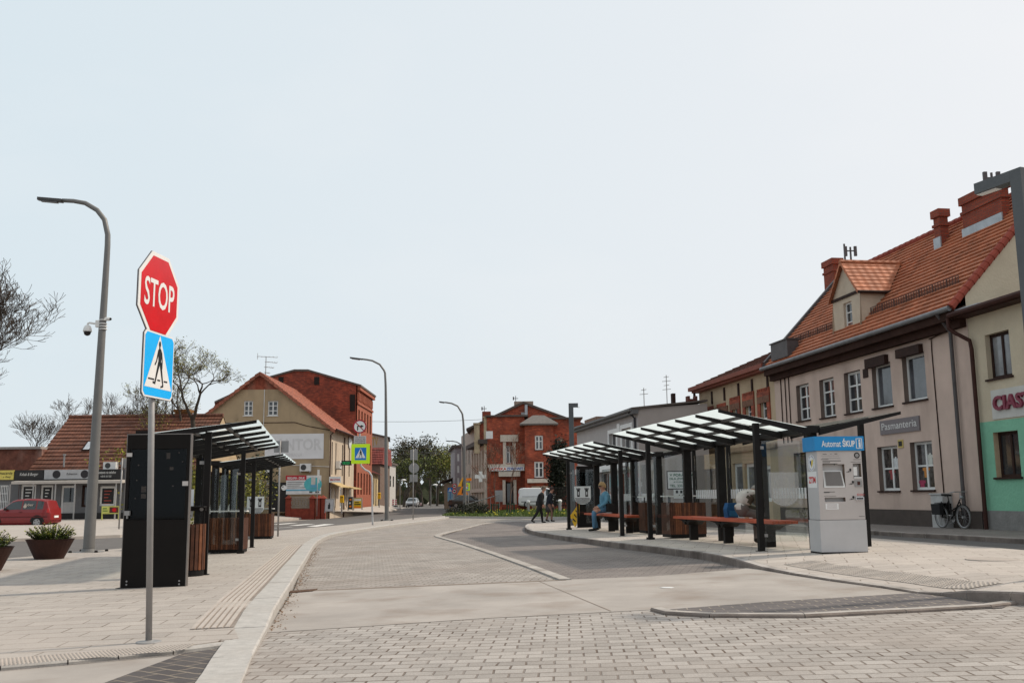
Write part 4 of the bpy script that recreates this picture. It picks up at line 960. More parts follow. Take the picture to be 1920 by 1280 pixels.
    o = f.rect(938, 936, 968, 955); fbox(b, f, o[0] - .8, o[0] + .2, zg, zs - .2, .01, 3.0); fbox(b, f, a[1] + .62, a[1] + 1.1, zg, zs - .1, .01, 3.0); b.build('entrance_steps', BRICK_RED, root, world=True)
    b = MB()
    for k in range(9): t = k / 8; q = f.P(a[0] - .6 - 3.6 * t, zs - 1.0 * t, 3.05); b.tube([q - Z * .3, q + Z * 1.0], .03, 5)
    b.tube([f.P(a[0] - .6, zs + 1.0, 3.05), f.P(a[0] - 4.2, zs, 3.05)], .05, 6); b.build('railing', GALV, root, world=True)
    b = MB(); o = f.rect(929, 919, 943, 940); fbox(b, f, o[0], o[1], o[2], o[3], 2.6, 2.7); b.build('grey_screen', mat('grey_panel', (.3, .3, .31), .6), root, world=True)
    # sign of the pharmacy and the pharmacy cross
    u0, u1, z0, z1 = f.rect(917, 875, 983, 882.5); m = MB(); fbox(m, f, u0, u1, z0, z1, .36, .5); sg = m.build('pharmacy_sign', WHITE); tb = MB()
    text(tb, 'APTEKA', f.P(u0 + .2, z0 + .06, .5), f.u, Z, (u1 - u0) * .44, (z1 - z0) - .12, bold=.03, mi=0); text(tb, 'ZDROWIT', f.P(u0 + (u1 - u0) * .5, z0 + .06, .5), f.u, Z, (u1 - u0) * .47, (z1 - z0) - .12, bold=.03, mi=1)
    tb.build('lettering', [mat('letter_red', (.55, .07, .03)), mat('letter_blue', (.03, .10, .40))], sg); tag(sg, 'long white sign with red and blue letters over the pharmacy door', 'sign')
    q = at(901, 893, 101); m = MB(); s_ = .5
    m.box(q.x - s_ * 1.15, q.x + s_ * 1.15, q.y, q.y + .2, q.z - s_ * .36, q.z + s_ * .36); m.box(q.x - s_ * .36, q.x + s_ * .36, q.y, q.y + .2, q.z + s_ * .362, q.z + s_ * 1.05); m.box(q.x - s_ * .36, q.x + s_ * .36, q.y, q.y + .2, q.z - s_ * 1.05, q.z - s_ * .362); m.tube([(q.x, q.y + .2, q.z), (q.x + .3, q.y + 4.0, q.z)], .05, 5)
    tag(m.build('pharmacy_cross', WHITE), 'white pharmacy cross hanging at the corner of the red brick pharmacy', 'sign')

    # gable house behind
    YB = 119; g = Fac(at(960, 900, YB), (1, 0, 0)); r2 = g.uz
    root = thing('gable_house', 'tall brick gable house behind the pharmacy with a pale receding street front', 'house', g.P(0, gz(0, 119), -6))
    a, c = r2(890, 800), r2(1092, 797); pk = r2(981, 757); zl = r2(876, 803)[1]
    ul, ur = a[0], c[0]; kl = (pk[1] - a[1]) / (pk[0] - ul); kr_ = (pk[1] - c[1]) / (ur - pk[0])
    b = MB(); face(b, g, [(ul, zg), (ur, zg), (ur, c[1]), pk, (ul, a[1])])
    b.poly([g.P(ur, zg), g.P(ur, zg, -18), g.P(ur, c[1], -18), g.P(ur, c[1])]); face(b, Fac(g.P(0, 0, -18), (1, 0, 0), toward=g.P(0, 0, -90)), [(ul, zg), (ur, zg), (ur, c[1]), pk, (ul, a[1])])
    b.build('wall', [BRICK_RED], root, world=True)
    fl = Fac(g.P(ul, 0), (-.146, .989), toward=V((-80, 100, 0))); uE = fl.uz(865, 880)[0]; ops = []
    for k in range(4):
        for (za, zc) in ((2.2, 4.2), (5.4, 7.6), (8.6, 10.6)): q = uE * (.1 + .23 * k); ops.append((q, q + uE * .1, a[1] - zc, a[1] - za))
    b = MB(); wall(b, fl, 0, uE, zg, a[1] - .1, ops, rev=.2); b.build('street_front', mat('pinkish_stucco', (.40, .335, .29), .9, var=.1, grime=.3, tint=(.25, .2, .17)), root, world=True)
    for o in ops: window(root, fl, o, 2, 1, rev=.15, fw=.1)
    b = MB()
    for (p0, p1, s_) in ((pk, (ul - 1.0, pk[1] - kl * (pk[0] - ul + 1.0)), -1), (pk, (ur + .3, pk[1] - kr_ * (ur + .3 - pk[0])), 1)):
        P = [g.P(*p0, .25), g.P(*p1, .25), g.P(*p1, -24), g.P(*p0, -24)]; b.prism(P, Z * .28)
    b.build('roof', ROOF_FELT, root, world=True)
    for (p, m_) in (((964, 752, 1000, 775), mat('plastered_chimney', (.28, .21, .17), .9, var=.2)), ((904, 771, 920, 790), BRICK_CH)): chimney(root, g.off(-2), *p, 1.2, m=m_, band=False)
    o = g.rect(984, 759, 989, 782); b = MB(); fbox(b, g, o[0], o[1], o[2], o[3], .003, .3); b.build('wall_duct', ZINC, root, world=True)
    o = g.rect(977, 773, 987, 781); b = MB(); fbox(b, g, o[0], o[1], o[2], o[3], .003, .25); b.build('wall_vent', GREYP, root, world=True)
    for i, (px, y0, y1) in enumerate(((967, 742, 757), (908, 761, 773), (1056, 779, 790))):
        m = MB(); q0 = at(px, y1, YB + 2.5); q1 = at(px, y0, YB + 2.5); m.tube([q0 - Z * .8, V((q0.x, q0.y, q1.z))], .04, 4); m.box(q0.x - .3, q0.x + .3, q0.y - .03, q0.y + .03, q1.z - .35, q1.z - .28); m.box(q0.x - .35, q0.x - .2, q0.y, q0.y + .1, q1.z - .5, q1.z - .1)
        tag(m.build('roof_aerial', PIPE_G), ['thin mast above the peak of the tall brick gable', 'short aerial on the left chimney of the tall brick gable', 'small aerial on the right slope of the tall brick gable'][i], 'aerial')
pharmacy()
def far_grey():
    c = at(866, 900, 142); f = Fac(c, (1, 0, 0)); u0 = f.uz(853, 880)[0]; zt = f.uz(860, 838)[1]
    root = thing('terrace_house', 'mauve grey terraced house farthest down the right side of the street', 'house', f.P(u0, -.3, -4)); fl = Fac(f.P(u0, 0), (-.1, 1), toward=V((-90, 100, 0)))
    ops = [f.rect(857, y, 861, y + 14) for y in (850, 872, 895)]
    b = MB(); wall(b, f, u0, 3, -1, zt, ops); wall(b, fl, 0, 16, -1, zt, []); face(b, Fac(f.P(0, 0, -16), (1, 0), toward=V((0, 400, 0))), [(u0 - 1.6, -1), (3, -1), (3, zt), (u0 - 1.6, zt)]); b.build('wall', mat('mauve_stucco', (.27, .245, .26), .9, var=.1), root, world=True)
    for o in ops: window(root, f, o, 2, 1, rev=.1, fw=.1)
    b = MB(); b.prism([f.P(u0 - .4, zt, .4), f.P(3, zt, .4), f.P(3, zt, -16), f.P(u0 - 2, zt, -16)], Z * .3); b.build('roof', ROOF_FELT, root, world=True)
    # low shop with a dark roof in front of the trees
    p = at(838, 947, 150); root = thing('roadside_shop', 'low brown roofed shop at the end of the street by the blue crossing sign', 'shop', p)
    b = MB(); b.box(-.4, 2.4, 0, 6, -.8, 3.2); b.build('wall', mat('shop_tan', (.30, .22, .16), .9, var=.2), root)
    b = MB(); b.prism([(-1.0, -.5, 3.2), (2.9, -.5, 4.6), (2.9, 6.4, 4.6), (-1.0, 6.4, 3.2)], (0, 0, .2)); b.build('roof', DBROWN, root)
    b = MB(); b.box(.1, .9, -.05, -.003, .6, 2.2); b.build('shop_window', mat('pale_blue_panel', (.25, .42, .55), .4), root)
far_grey()

# ======== beige gable house with the worn banner
XS = -15.75
def beige_house():
    f = Fac(at(617, 900, 85), (1, 0, 0)); q = f.uz
    uR = 0.0; pk = q(489, 699); zR = q(617, 800)[1]; k = (pk[1] - zR) / (0 - pk[0]); uL = 2 * pk[0]; zg = q(560, 958)[1] - 1
    root = thing('beige_house', 'beige plastered gable house with a worn white banner and air conditioners', 'house', f.P(uL / 2, gz(-20, 80), -6))
    w = [f.rect(457, 751, 474, 779), f.rect(502, 751, 521, 779), f.rect(548, 955, 549, 956)][:2]
    zb = q(490, 730)[1]
    pl = [(-k, 1, pk[1] - k * pk[0]), (k, 1, pk[1] + k * pk[0])]
    b = MB(); wall(b, f, uL, uR, zg, zb, w, planes=pl, rev=.12); wall(b, f, uL, uR, zb, pk[1] + .01, [], planes=pl, mi=1)
    D = 13.0; fs = Fac(f.P(0, 0), (0, 1), toward=V((60, 85, 0))); s = fs.uz
    sw = [(1.0, 1.5, zR - 4.0, zR - 1.2), (2.8, 3.3, zR - 4.0, zR - 1.2), (6.2, 6.8, zR - 4.0, zR - 1.2), (10, 10.6, zR - 4.0, zR - 1.2)]
    sd = [(.6, 1.6, zg + 1.2, zR - 5.1), (2.6, 3.4, zg + 1.2, zR - 5.1), (5.4, 6.6, zg + 1.2, zR - 5.1), (8.4, 9.4, zg + 1.2, zR - 5.1), (10.6, 11.8, zg + 1.2, zR - 5.1)]
    wall(b, fs, 0, D, zg, zR, sw + sd, rev=.15, mi=2)
    face(b, Fac(f.P(0, 0, -D), (1, 0), toward=V((0, 300, 0))), [(uL, zg), (uR, zg), (uR, zR), pk, (uL, zR)]); b.poly([f.P(uL, zg, -D), f.P(uL, zg), f.P(uL, zR), f.P(uL, zR, -D)])
    b.build('wall', [PLAST_BG, mat('exposed_brick', (.25, .062, .035), .9, var=.45, scale=3, bump=.6, bscale=15, grime=.4, tint=(.30, .22, .16)), mat('side_plaster', (.47, .385, .30), .9, var=.12, grime=.35, tint=(.25, .18, .13))], root, world=True)
    for o in w: window(root, f, o, 2, 3, rev=.1, fw=.1, sill=WFRAME)
    for o in sw: window(root, fs, o, 1, 2, rev=.12, fw=.07, fm=DBROWN)
    for i, o in enumerate(sd): window(root, fs, o, 1, 1, rev=.1, fw=.12, pm=PANEW, name='shop_window' if i % 2 else 'door')
    b = MB(); t = .2
    for s_, P0 in ((-1, (uL - .8, pk[1] - k * (pk[0] - uL + .8))), (1, (uR + .5, pk[1] - k * (uR + .5 - pk[0])))):
        n = 16
        for i in range(n):
            a, c = i / n, (i + 1.03) / n; A = (P0[0] + (pk[0] - P0[0]) * a, P0[1] + (pk[1] - P0[1]) * a + .14); B = (P0[0] + (pk[0] - P0[0]) * c, P0[1] + (pk[1] - P0[1]) * c + .06)
            P = [f.P(*A, .35), f.P(*B, .35), f.P(*B, -D - .3), f.P(*A, -D - .3)]; b.poly(P if (P[1] - P[0]).cross(P[2] - P[0]).z > 0 else P[::-1])
            b.poly([f.P(A[0], A[1], .35), f.P(B[0], B[1], .35), f.P(B[0], B[1] - .32, .35), f.P(A[0], A[1] - .32, .35)])
            b.poly([f.P(A[0], A[1], .35), f.P(A[0], A[1], -D), f.P(A[0], A[1] - .1, -D), f.P(A[0], A[1] - .1, .35)])
    b.build('roof', tilemat('faded_red_tiles', (.30, .10, .06), grime=.4), root, world=True)
    b = MB(); b.tube([f.P(.62, zR - .25, .3), f.P(.62, zR - .25, -D)], .09, 6); b.tube([f.P(.5, zR - .3, .1), f.P(.1, zR - .7, .1), f.P(.06, zg, .1)], .06, 6); b.tube([f.P(.1, zR - .5, -7), f.P(.1, zg, -7)], .06, 6); b.build('gutter', PIPE_B, root, world=True)
    b = MB(); uu = q(496, 740)[0]; b.tube([f.P(uu, zb, .04), f.P(uu, q(496, 815)[1], .04)], .03, 5); b.build('wall_pipe', WFRAME, root, world=True)
    zc = q(520, 792)[1]; b = MB(); b.tube([f.P(uL + 3, zc, .03), f.P(-3, zc, .03), f.P(-2, zc - .3, .03), f.P(0, zc - .7, .03)], .03, 4); b.build('wall_cable', DBROWN, root, world=True)
    zc = q(560, 872)[1]; b = MB(); b.tube([f.P(-5.5, zc + .15, .05), f.P(0, zc - .15, .05)], .025, 4); b.build('cable_duct', WFRAME, root, world=True)
    # worn banner with a faint name
    u0, u1, z0, z1 = f.rect(497, 813, 607, 860); m = MB(); fbox(m, f, u0, u1, z0, z1, .02, .06); bn = m.build('wall_banner', mat('weathered_banner', (.70, .685, .69), .7, var=.05, scale=1.5, grime=.12, tint=(.45, .43, .42)))
    tb = MB(); text(tb, 'KANTOR', f.P(u0 + .3, z0 + .72, .06), f.u, Z, (u1 - u0) - .45, 1.0, bold=.03, d=.012); text(tb, 'WYMIANA', f.P(u0 + 1.5, z0 + .2, .06), f.u, Z, 1.7, .3, d=.012)
    tb.build('lettering', mat('faded_lettering', (.60, .585, .585), .7, var=.1), bn); tag(bn, 'weathered white banner with faded capital letters on the beige gable', 'banner')
    def ac(o, px, py, label):
        u, z = o.uz(px, py); root = thing('air_conditioner', label, 'air conditioner', o.P(u, z - .3, .2), 0, 'air conditioner outdoor units')
        b = MB(); fbox(b, o, u - .46, u + .46, z - .32, z + .32, .05, .42); b.build('casing', WFRAME, root, world=True)
        b = MB(); c = o.P(u - .14 if o.u.x > 0 else u, z, .421); n_ = 14
        P = [c + o.u * (.24 * cos(2 * pi * i / n_)) + Z * (.24 * sin(2 * pi * i / n_)) for i in range(n_)]; b.prism(P, o.n * .012)
        for rr in (.09, .16):
            P = [c + o.n * .013 + o.u * (rr * cos(2 * pi * i / n_)) + Z * (rr * sin(2 * pi * i / n_)) for i in range(n_ + 1)]; b.tube(P, .008, 4)
        b.build('fan_grille', mat('fan_dark', (.06, .06, .06), .6), root, world=True)
        b = MB(); fbox(b, o, u - .4, u - .34, z - .42, z - .323, 0, .42); fbox(b, o, u + .34, u + .4, z - .42, z - .323, 0, .42); b.build('bracket', GALV, root, world=True)
    ac(f, 574, 876, 'white air conditioner under the banner on the beige gable'); ac(f, 498, 879, 'white air conditioner half hidden behind the far left bus shelter'); ac(fs, 630, 871, 'white air conditioner high on the sunlit side wall of the beige house')
    # billboard, gate, fence pillars, grille at the foot of the gable
    fo = f.off(1.2); u0, u1, z0, z1 = fo.rect(537, 891, 602, 926); m = MB(); fbox(m, fo, u0, u1, z0, z1, 0, .08); bb = m.build('billboard', mat('poster_white', (.62, .62, .62), .5)); W_, H_ = u1 - u0, z1 - z0
    b = MB(); fbox(b, fo, u0 - .05, u0 + W_ * .58, z0 + H_ * .76, z1 + .02, .081, .1, 0); fbox(b, fo, u0, u1, z0 + H_ * .18, z0 + H_ * .26, .081, .088, 1)
    for k in range(4): fbox(b, fo, u0 + .1, u0 + W_ * (.55 - .08 * (k % 3)), z0 + H_ * (.64 - .1 * k), z0 + H_ * (.67 - .1 * k), .081, .086, 2)
    c = fo.P(u0 + W_ * .77, z0 + H_ * .52, .082); P = [c + fo.u * (.75 * cos(i * pi / 8)) + Z * (.6 * sin(i * pi / 8)) for i in range(16)]; b.prism(P, fo.n * .005, 3); fbox(b, fo, u0 + W_ * .72, u0 + W_ * .84, z0 + H_ * .4, z0 + H_ * .9, .09, .1, 4); fbox(b, fo, u0 + W_ * .7, u0 + W_ * .9, z0 + H_ * .34, z0 + H_ * .5, .101, .11, 1)
    fbox(b, fo, u0 + W_ * .67, u0 + W_ * .76, z0 + H_ * .06, z0 + H_ * .15, .081, .088, 2); fbox(b, fo, u0 + W_ * .84, u0 + W_ * .95, z0 + H_ * .06, z0 + H_ * .15, .081, .088, 2)
    b.build('print', [mat('poster_red', (.42, .03, .04)), mat('poster_blue', (.12, .35, .5)), mat('poster_grey', (.1, .1, .1)), mat('poster_teal', (.10, .42, .45)), mat('poster_cream', (.5, .48, .45))], bb)
    tb = MB(); text(tb, 'REKLAMA - DRUK', fo.P(u0 + .1, z0 + H_ * .8, .1), fo.u, Z, W_ * .5, H_ * .13, bold=.02); tb.build('lettering', WHITE, bb); tag(bb, 'white printed billboard with a red title strip below the air conditioner', 'billboard')
    def pillar(px, label):
        o = fo.uz(px, 945)[0]; zz = fo.uz(px, 931)[1]; m = MB(); fbox(m, fo, o - .21, o + .21, zg, zz - .12, -.21, .21); P = fo.P(o, zz - .12, 0)
        c = m.build('fence_pillar', mat('red_fence_brick', (.19, .035, .02), .85, var=.3)); h = MB(); h.add([P + V((-.28, -.28, 0)), P + V((.28, -.28, 0)), P + V((.28, .28, 0)), P + V((-.28, .28, 0)), P + Z * .28], [(0, 1, 4), (1, 2, 4), (2, 3, 4), (3, 0, 4), (3, 2, 1, 0)]); h.build('cap', mat('cap_red', (.26, .05, .03), .8), c)
        tag(c, label, 'fence pillar')
    for px, l in ((586, 'red brick fence pillar left of the two right hand ones'), (598, 'middle red brick fence pillar beside the banner stand'), (606, 'red brick fence pillar at the house corner'), (541, 'red brick fence pillar beside the dark gate')): pillar(px, l)
    u0, u1, z0, z1 = fo.rect(545, 930, 580, 953); m = MB()
    fbox(m, fo, u0 - .1, u1 + .2, zg, z0 - .0, -.15, .15, 1)
    for k in range(14): uu = u0 + (u1 - u0) * k / 13; fbox(m, fo, uu - .025, uu + .025, z0, z1, -.03, .03)
    for h in (.1, .5, .9): fbox(m, fo, u0, u1, z0 + (z1 - z0) * h, z0 + (z1 - z0) * h + .06, -.035, .035)
    for k in range(7):
        c = fo.P(u0 + (u1 - u0) * (k + .5) / 7, z0 + (z1 - z0) * .5, .04); m.tube([c + fo.u * (.28 * cos(i * pi / 5)) + Z * (.3 * sin(i * pi / 5)) for i in range(11)], .03, 4)
    tag(m.build('fence', [mat('scroll_iron', (.28, .24, .2), .6), mat('red_fence_brick', (.28, .05, .03))]), 'low red brick fence with a pale scrolled iron grille', 'fence')
    u0, u1, z0, z1 = fo.rect(505, 904, 539, 959); m = MB(); fbox(m, fo, u0, u1, z0, z1, -.05, .05); g = m.build('gate', mat('dark_gate', (.018, .016, .016), .6)); b = MB(); c = fo.P(u0 + (u1 - u0) * .8, z1 - .45, .06)
    b.prism([c + fo.u * (.22 * cos(i * pi / 8)) + Z * (.22 * sin(i * pi / 8)) for i in range(16)], fo.n * .03); b.build('round_plate', WHITE, g); tag(g, 'tall dark solid gate with a round white plate', 'gate')
    # signs on the sunlit side
    for (px0, y0, px1, y1, lab, txt) in ((617, 893, 639, 904, 'small white and red shop sign on the corner of the beige house', 'MEBLE UŻYWANE'),):
        o = f.off(.3); p0 = at(px0, y1, 85 - .6); p1 = at(px1, y0, 85 - .6); m = MB(); m.box(p0.x, p1.x, p0.y, p0.y + .08, p0.z, p1.z); m.box(p0.x, p0.x + .06, p0.y + .08, p0.y + .7, p0.z + .1, p0.z + .16); sg = m.build('shop_sign', WHITE); tb = MB(); text(tb, txt, (p0.x + .08, p0.y - .003, p0.z + .15), (1, 0, 0), Z, p1.x - p0.x - .16, (p1.z - p0.z) * .42, bold=.03); tb.build('lettering', RED, sg); tag(sg, lab, 'shop sign')
    u0, u1, z0, z1 = fs.rect(640, 882, 668, 890)
    b = MB(); b.prism([fs.P(.4, zR - 4.7, 0), fs.P(5.0, zR - 4.7, 0), fs.P(5.0, zR - 5.1, .9), fs.P(.4, zR - 5.1, .9)], Z * .08); b.build('awning', mat('ochre_awning', (.45, .33, .16), .8), root, world=True)
    b = MB(); b.prism([fs.P(6.8, zR - 5.0, 0), fs.P(11.6, zR - 5.0, 0), fs.P(11.6, zR - 5.2, 1.0), fs.P(6.8, zR - 5.2, 1.0)], Z * .1); b.build('canopy', mat('ochre_awning', (.45, .33, .16)), root, world=True)
    p = at(658, 828, 95); b = MB(); b.lathe((p.x, p.y, p.z), [(.02, .1), (.35, .02), (.62, -.06), (.66, -.1), (.35, -.02), (.02, .03)], 18, axis='x'); b.tube([p, p + V((-1.0, 0, -.2))], .04, 5); b.build('satellite_dish', WHITE, root, world=True)
    # television aerial
    m = MB(); p0 = at(498, 702, 87); p1 = at(498, 668, 87); m.tube([p0 - Z * .3, V((p0.x, p0.y, p1.z))], .035, 5); H = p1.z - p0.z
    for h, a, c in ((.98, -.75, 1.0), (.68, -.05, 1.0), (.4, -.1, .7), (.1, -.1, .35)):
        z = p0.z + H * h; m.tube([(p0.x + a, p0.y, z + .05), (p0.x + c, p0.y, z - .08)], .022, 4)
        for i in range(6): xx = p0.x + a + (c - a) * i / 5; m.tube([(xx, p0.y - .25, z), (xx, p0.y + .25, z)], .012, 4)
    m.tube([(p0.x - .75, p0.y, p1.z - .25), (p0.x - .75, p0.y, p1.z + .3)], .02, 4)
    tag(m.build('television_aerial', GALV), 'television aerial with four cross arms above the beige gable peak', 'aerial')
    return zR
beige_house()

# ======== big red brick house behind it
def brick_house():
    Y0 = 101; f = Fac(at(668, 900, Y0), (1, 0, 0)); q = f.uz; zg = -.5
    top = [q(px, py) for px, py in ((668, 722), (578, 696), (552, 696), (505, 709))]; uL = -14.5; zl = top[-1][1] - 2.5
    root = thing('brick_house', 'big red brick house with a blank sooty end wall and arched street windows', 'house', f.P(-7, gz(-20, 100), -5))
    D = 11; fs = Fac(f.P(0, 0), (0, 1), toward=V((60, 100, 0))); zt = top[0][1]
    ops = []
    for k in range(5):
        a = .8 + 2.05 * k
        for (c, d) in ((zt - 4.4, zt - 2.4), (zt - 7.8, zt - 5.6), (zt - 11, zt - 8.8)): ops.append((a, a + .95, c, d))
    b = MB(); face(b, f, [(uL, zg), (0, zg)] + top + [(uL, zl)]); wall(b, fs, 0, D, zg, zt, ops, rev=.18, mi=1)
    face(b, Fac(f.P(0, 0, -D), (1, 0), toward=V((0, 300, 0))), [(uL, zg), (0, zg)] + top + [(uL, zl)]); b.poly([f.P(uL, zg, -D), f.P(uL, zg), f.P(uL, zl), f.P(uL, zl, -D)])
    for k in range(12): fbox(b, fs, .2 + .9 * k, .6 + .9 * k, zt - 1.5, zt - .7, .003, .12, 1)
    fbox(b, fs, 0, D, zt - 1.9, zt - 1.7, .003, .12, 1); fbox(b, fs, 0, D, zt - .5, zt - .05, .003, .3, 1)
    b.build('wall', [brickmat('sooty_brick', (.40, .075, .036), (.21, .04, .023), (.10, .045, .035), .30, .10, .012, bump=.5, var=.45, vscale=.8, stain=(.05, .022, .017), stain_amt=.7, mort_vary=False, stain_scale=.5), mat('bright_brick', (.31, .095, .055), .9, var=.2, bump=.4)], root, world=True)
    for o in ops: window(root, fs, o, 2, 1, rev=.15, fw=.08, fm=DBROWN, sash=(.6,))
    b = MB(); T = [(uL - .1, zl)] + top[::-1]; T = [top[0]] + top[1:] + [(uL, zl)]
    for i in range(len(T) - 1):
        A, B = T[i], T[i + 1]; b.prism([f.P(A[0] + (.5 if i == 0 else 0), A[1] - (.15 if i == 0 else 0), .15), f.P(B[0], B[1], .15), f.P(B[0], B[1], -D - .2), f.P(A[0] + (.5 if i == 0 else 0), A[1] - (.15 if i == 0 else 0), -D - .2)], Z * .2)
    b.build('roof', ROOF_FELT, root, world=True)
    for px in (527, 594, 661):
        u, z = q(px, 712 if px < 600 else 745); b = MB(); fbox(b, f, u - .25, u + .25, z - (.5 if px < 600 else 1.4), z + .3, .003, .06); b.build('soot_hatch', mat('soot', (.02, .015, .013), .95), root, world=True)
brick_house()

# ======== the rest of the left street front, going away
def left_row():
    # brick annex with a steep red tiled roof
    Y0 = 129; f = Fac(at(697, 900, Y0), (1, 0, 0)); q = f.uz; x0 = q(640, 900)[0]; x1 = q(717, 900)[0]
    root = thing('tiled_house', 'narrow house with a steep red tiled mansard roof behind the lamp post', 'house', f.P((x0 + x1) / 2, -.2, -4))
    ze, zt = q(700, 870)[1], q(700, 838)[1]
    b = MB(); boxhouse(b, f.P(x0, 0).x, f.P(x1, 0).x - .3, Y0, Y0 + 10, -.8, ze + .1); b.build('wall', mat('brown_old_plaster', (.18, .125, .10), .9, var=.25, grime=.3), root, world=True)
    b = MB(); tiled(b, f, x0, x1, ze, .3, zt, -1.2, 7, lip=.06); b.poly([f.P(x0, zt, -1.2), f.P(x1, zt, -1.2), f.P(x1, zt, -9), f.P(x0, zt, -9)]); b.poly([f.P(x1, ze, .3), f.P(x1, ze, -10), f.P(x1, zt, -9), f.P(x1, zt, -1.2)]); b.build('roof', ROOF_RD, root, world=True)
    # low yellow shop row with a lean-to roof
    a_ = at(689, 884, 112.5); X = a_.x; fs = Fac((X, 112.5, 0), (-.055, 1), toward=V((60, 110, 0))); zr = a_.z + .4
    root = thing('yellow_shop', 'low pale yellow shop front with a red lean-to roof', 'shop', (X, 118, -.3))
    ops = [(1.5 + 3.2 * k, 3.2 + 3.2 * k, -.4 if k % 2 else .6, zr - 1.0) for k in range(4)]
    b = MB(); wall(b, fs, 0, 15, -.8, zr - .4, ops, rev=.2); b.poly([fs.P(0, -.8), fs.P(0, -.8, -5), fs.P(0, zr + 1, -5), fs.P(0, zr - .4)]); b.build('wall', mat('warm_yellow_plaster', (.56, .43, .25), .9, var=.1, grime=.15), root, world=True)
    for i, o in enumerate(ops): window(root, fs, o, 1, 1, rev=.15, fm=DBROWN, name='shop_window' if i % 2 == 0 else 'door')
    b = MB(); tiled(b, fs, -.2, 15, zr - .45, .5, zr + 1.3, -3.5, 8, lip=.05); b.build('roof', ROOF_RD, root, world=True)
    # tan blank house with letters
    Y1 = 135; g = Fac(at(727, 900, Y1), (1, 0, 0)); r = g.uz; zt = r(710, 817)[1]; xl = r(655, 880)[0]; root = thing('tan_house', 'tan rendered house end with faded golden letters, beyond the tiled mansard', 'house', g.P(xl / 2, -.3, -6))
    b = MB(); P = [(xl, -.8), (0, -.8), (0, r(727, 822)[1]), (r(697, 814)[0], r(697, 814)[1]), (xl, r(697, 814)[1])]; face(b, g, P); b.poly([g.P(0, -.8), g.P(-1, -.8, -9), g.P(-1, P[2][1], -9), g.P(0, P[2][1])]); face(b, Fac(g.P(-1, 0, -9), (1, 0), toward=V((0, 400, 0))), P); b.build('wall', mat('tan_stucco', (.40, .34, .28), .9, var=.1, grime=.2), root, world=True)
    b = MB(); b.prism([g.P(P[2][0] + .3, P[2][1], .2), g.P(*P[3], .2), g.P(*P[3], -9), g.P(P[2][0] - .8, P[2][1], -9)], Z * .2); b.prism([g.P(*P[3], .2), g.P(*P[4], .2), g.P(*P[4], -9), g.P(*P[3], -9)], Z * .2); b.build('roof', ROOF_FELT, root, world=True)
    tb = MB(); a = r(695, 835); c = r(709, 819); text(tb, 'RTV', g.P(a[0] - .2, a[1], .01), g.u, Z, c[0] - a[0] + .2, c[1] - a[1], bold=.02); tb.build('lettering', mat('faded_gold', (.38, .26, .08)), root, world=True)
    o = g.P(r(727, 850)[0], 0); root = thing('end_house', 'far pale house just left of the trees, past the tan house', 'house', (o.x - 2.9, Y1 + 20, -.3)); b = MB(); boxhouse(b, -6, .0, 0, 14, -.8, 7); b.build('wall', mat('pale_far_wall', (.42, .40, .38), .9, var=.1), root); b = MB(); b.prism([(-6.3, -.3, 7), (.3, -.3, 7), (.3, 14.3, 7), (-6.3, 14.3, 7)], (0, 0, .3)); b.build('roof', ROOF_FELT, root)
    for k in range(3):
        b = MB(); b.box(.003, .06, 2 + 4 * k, 3.2 + 4 * k, 3.5, 5.2); b.build('window', PANE, root)
left_row()

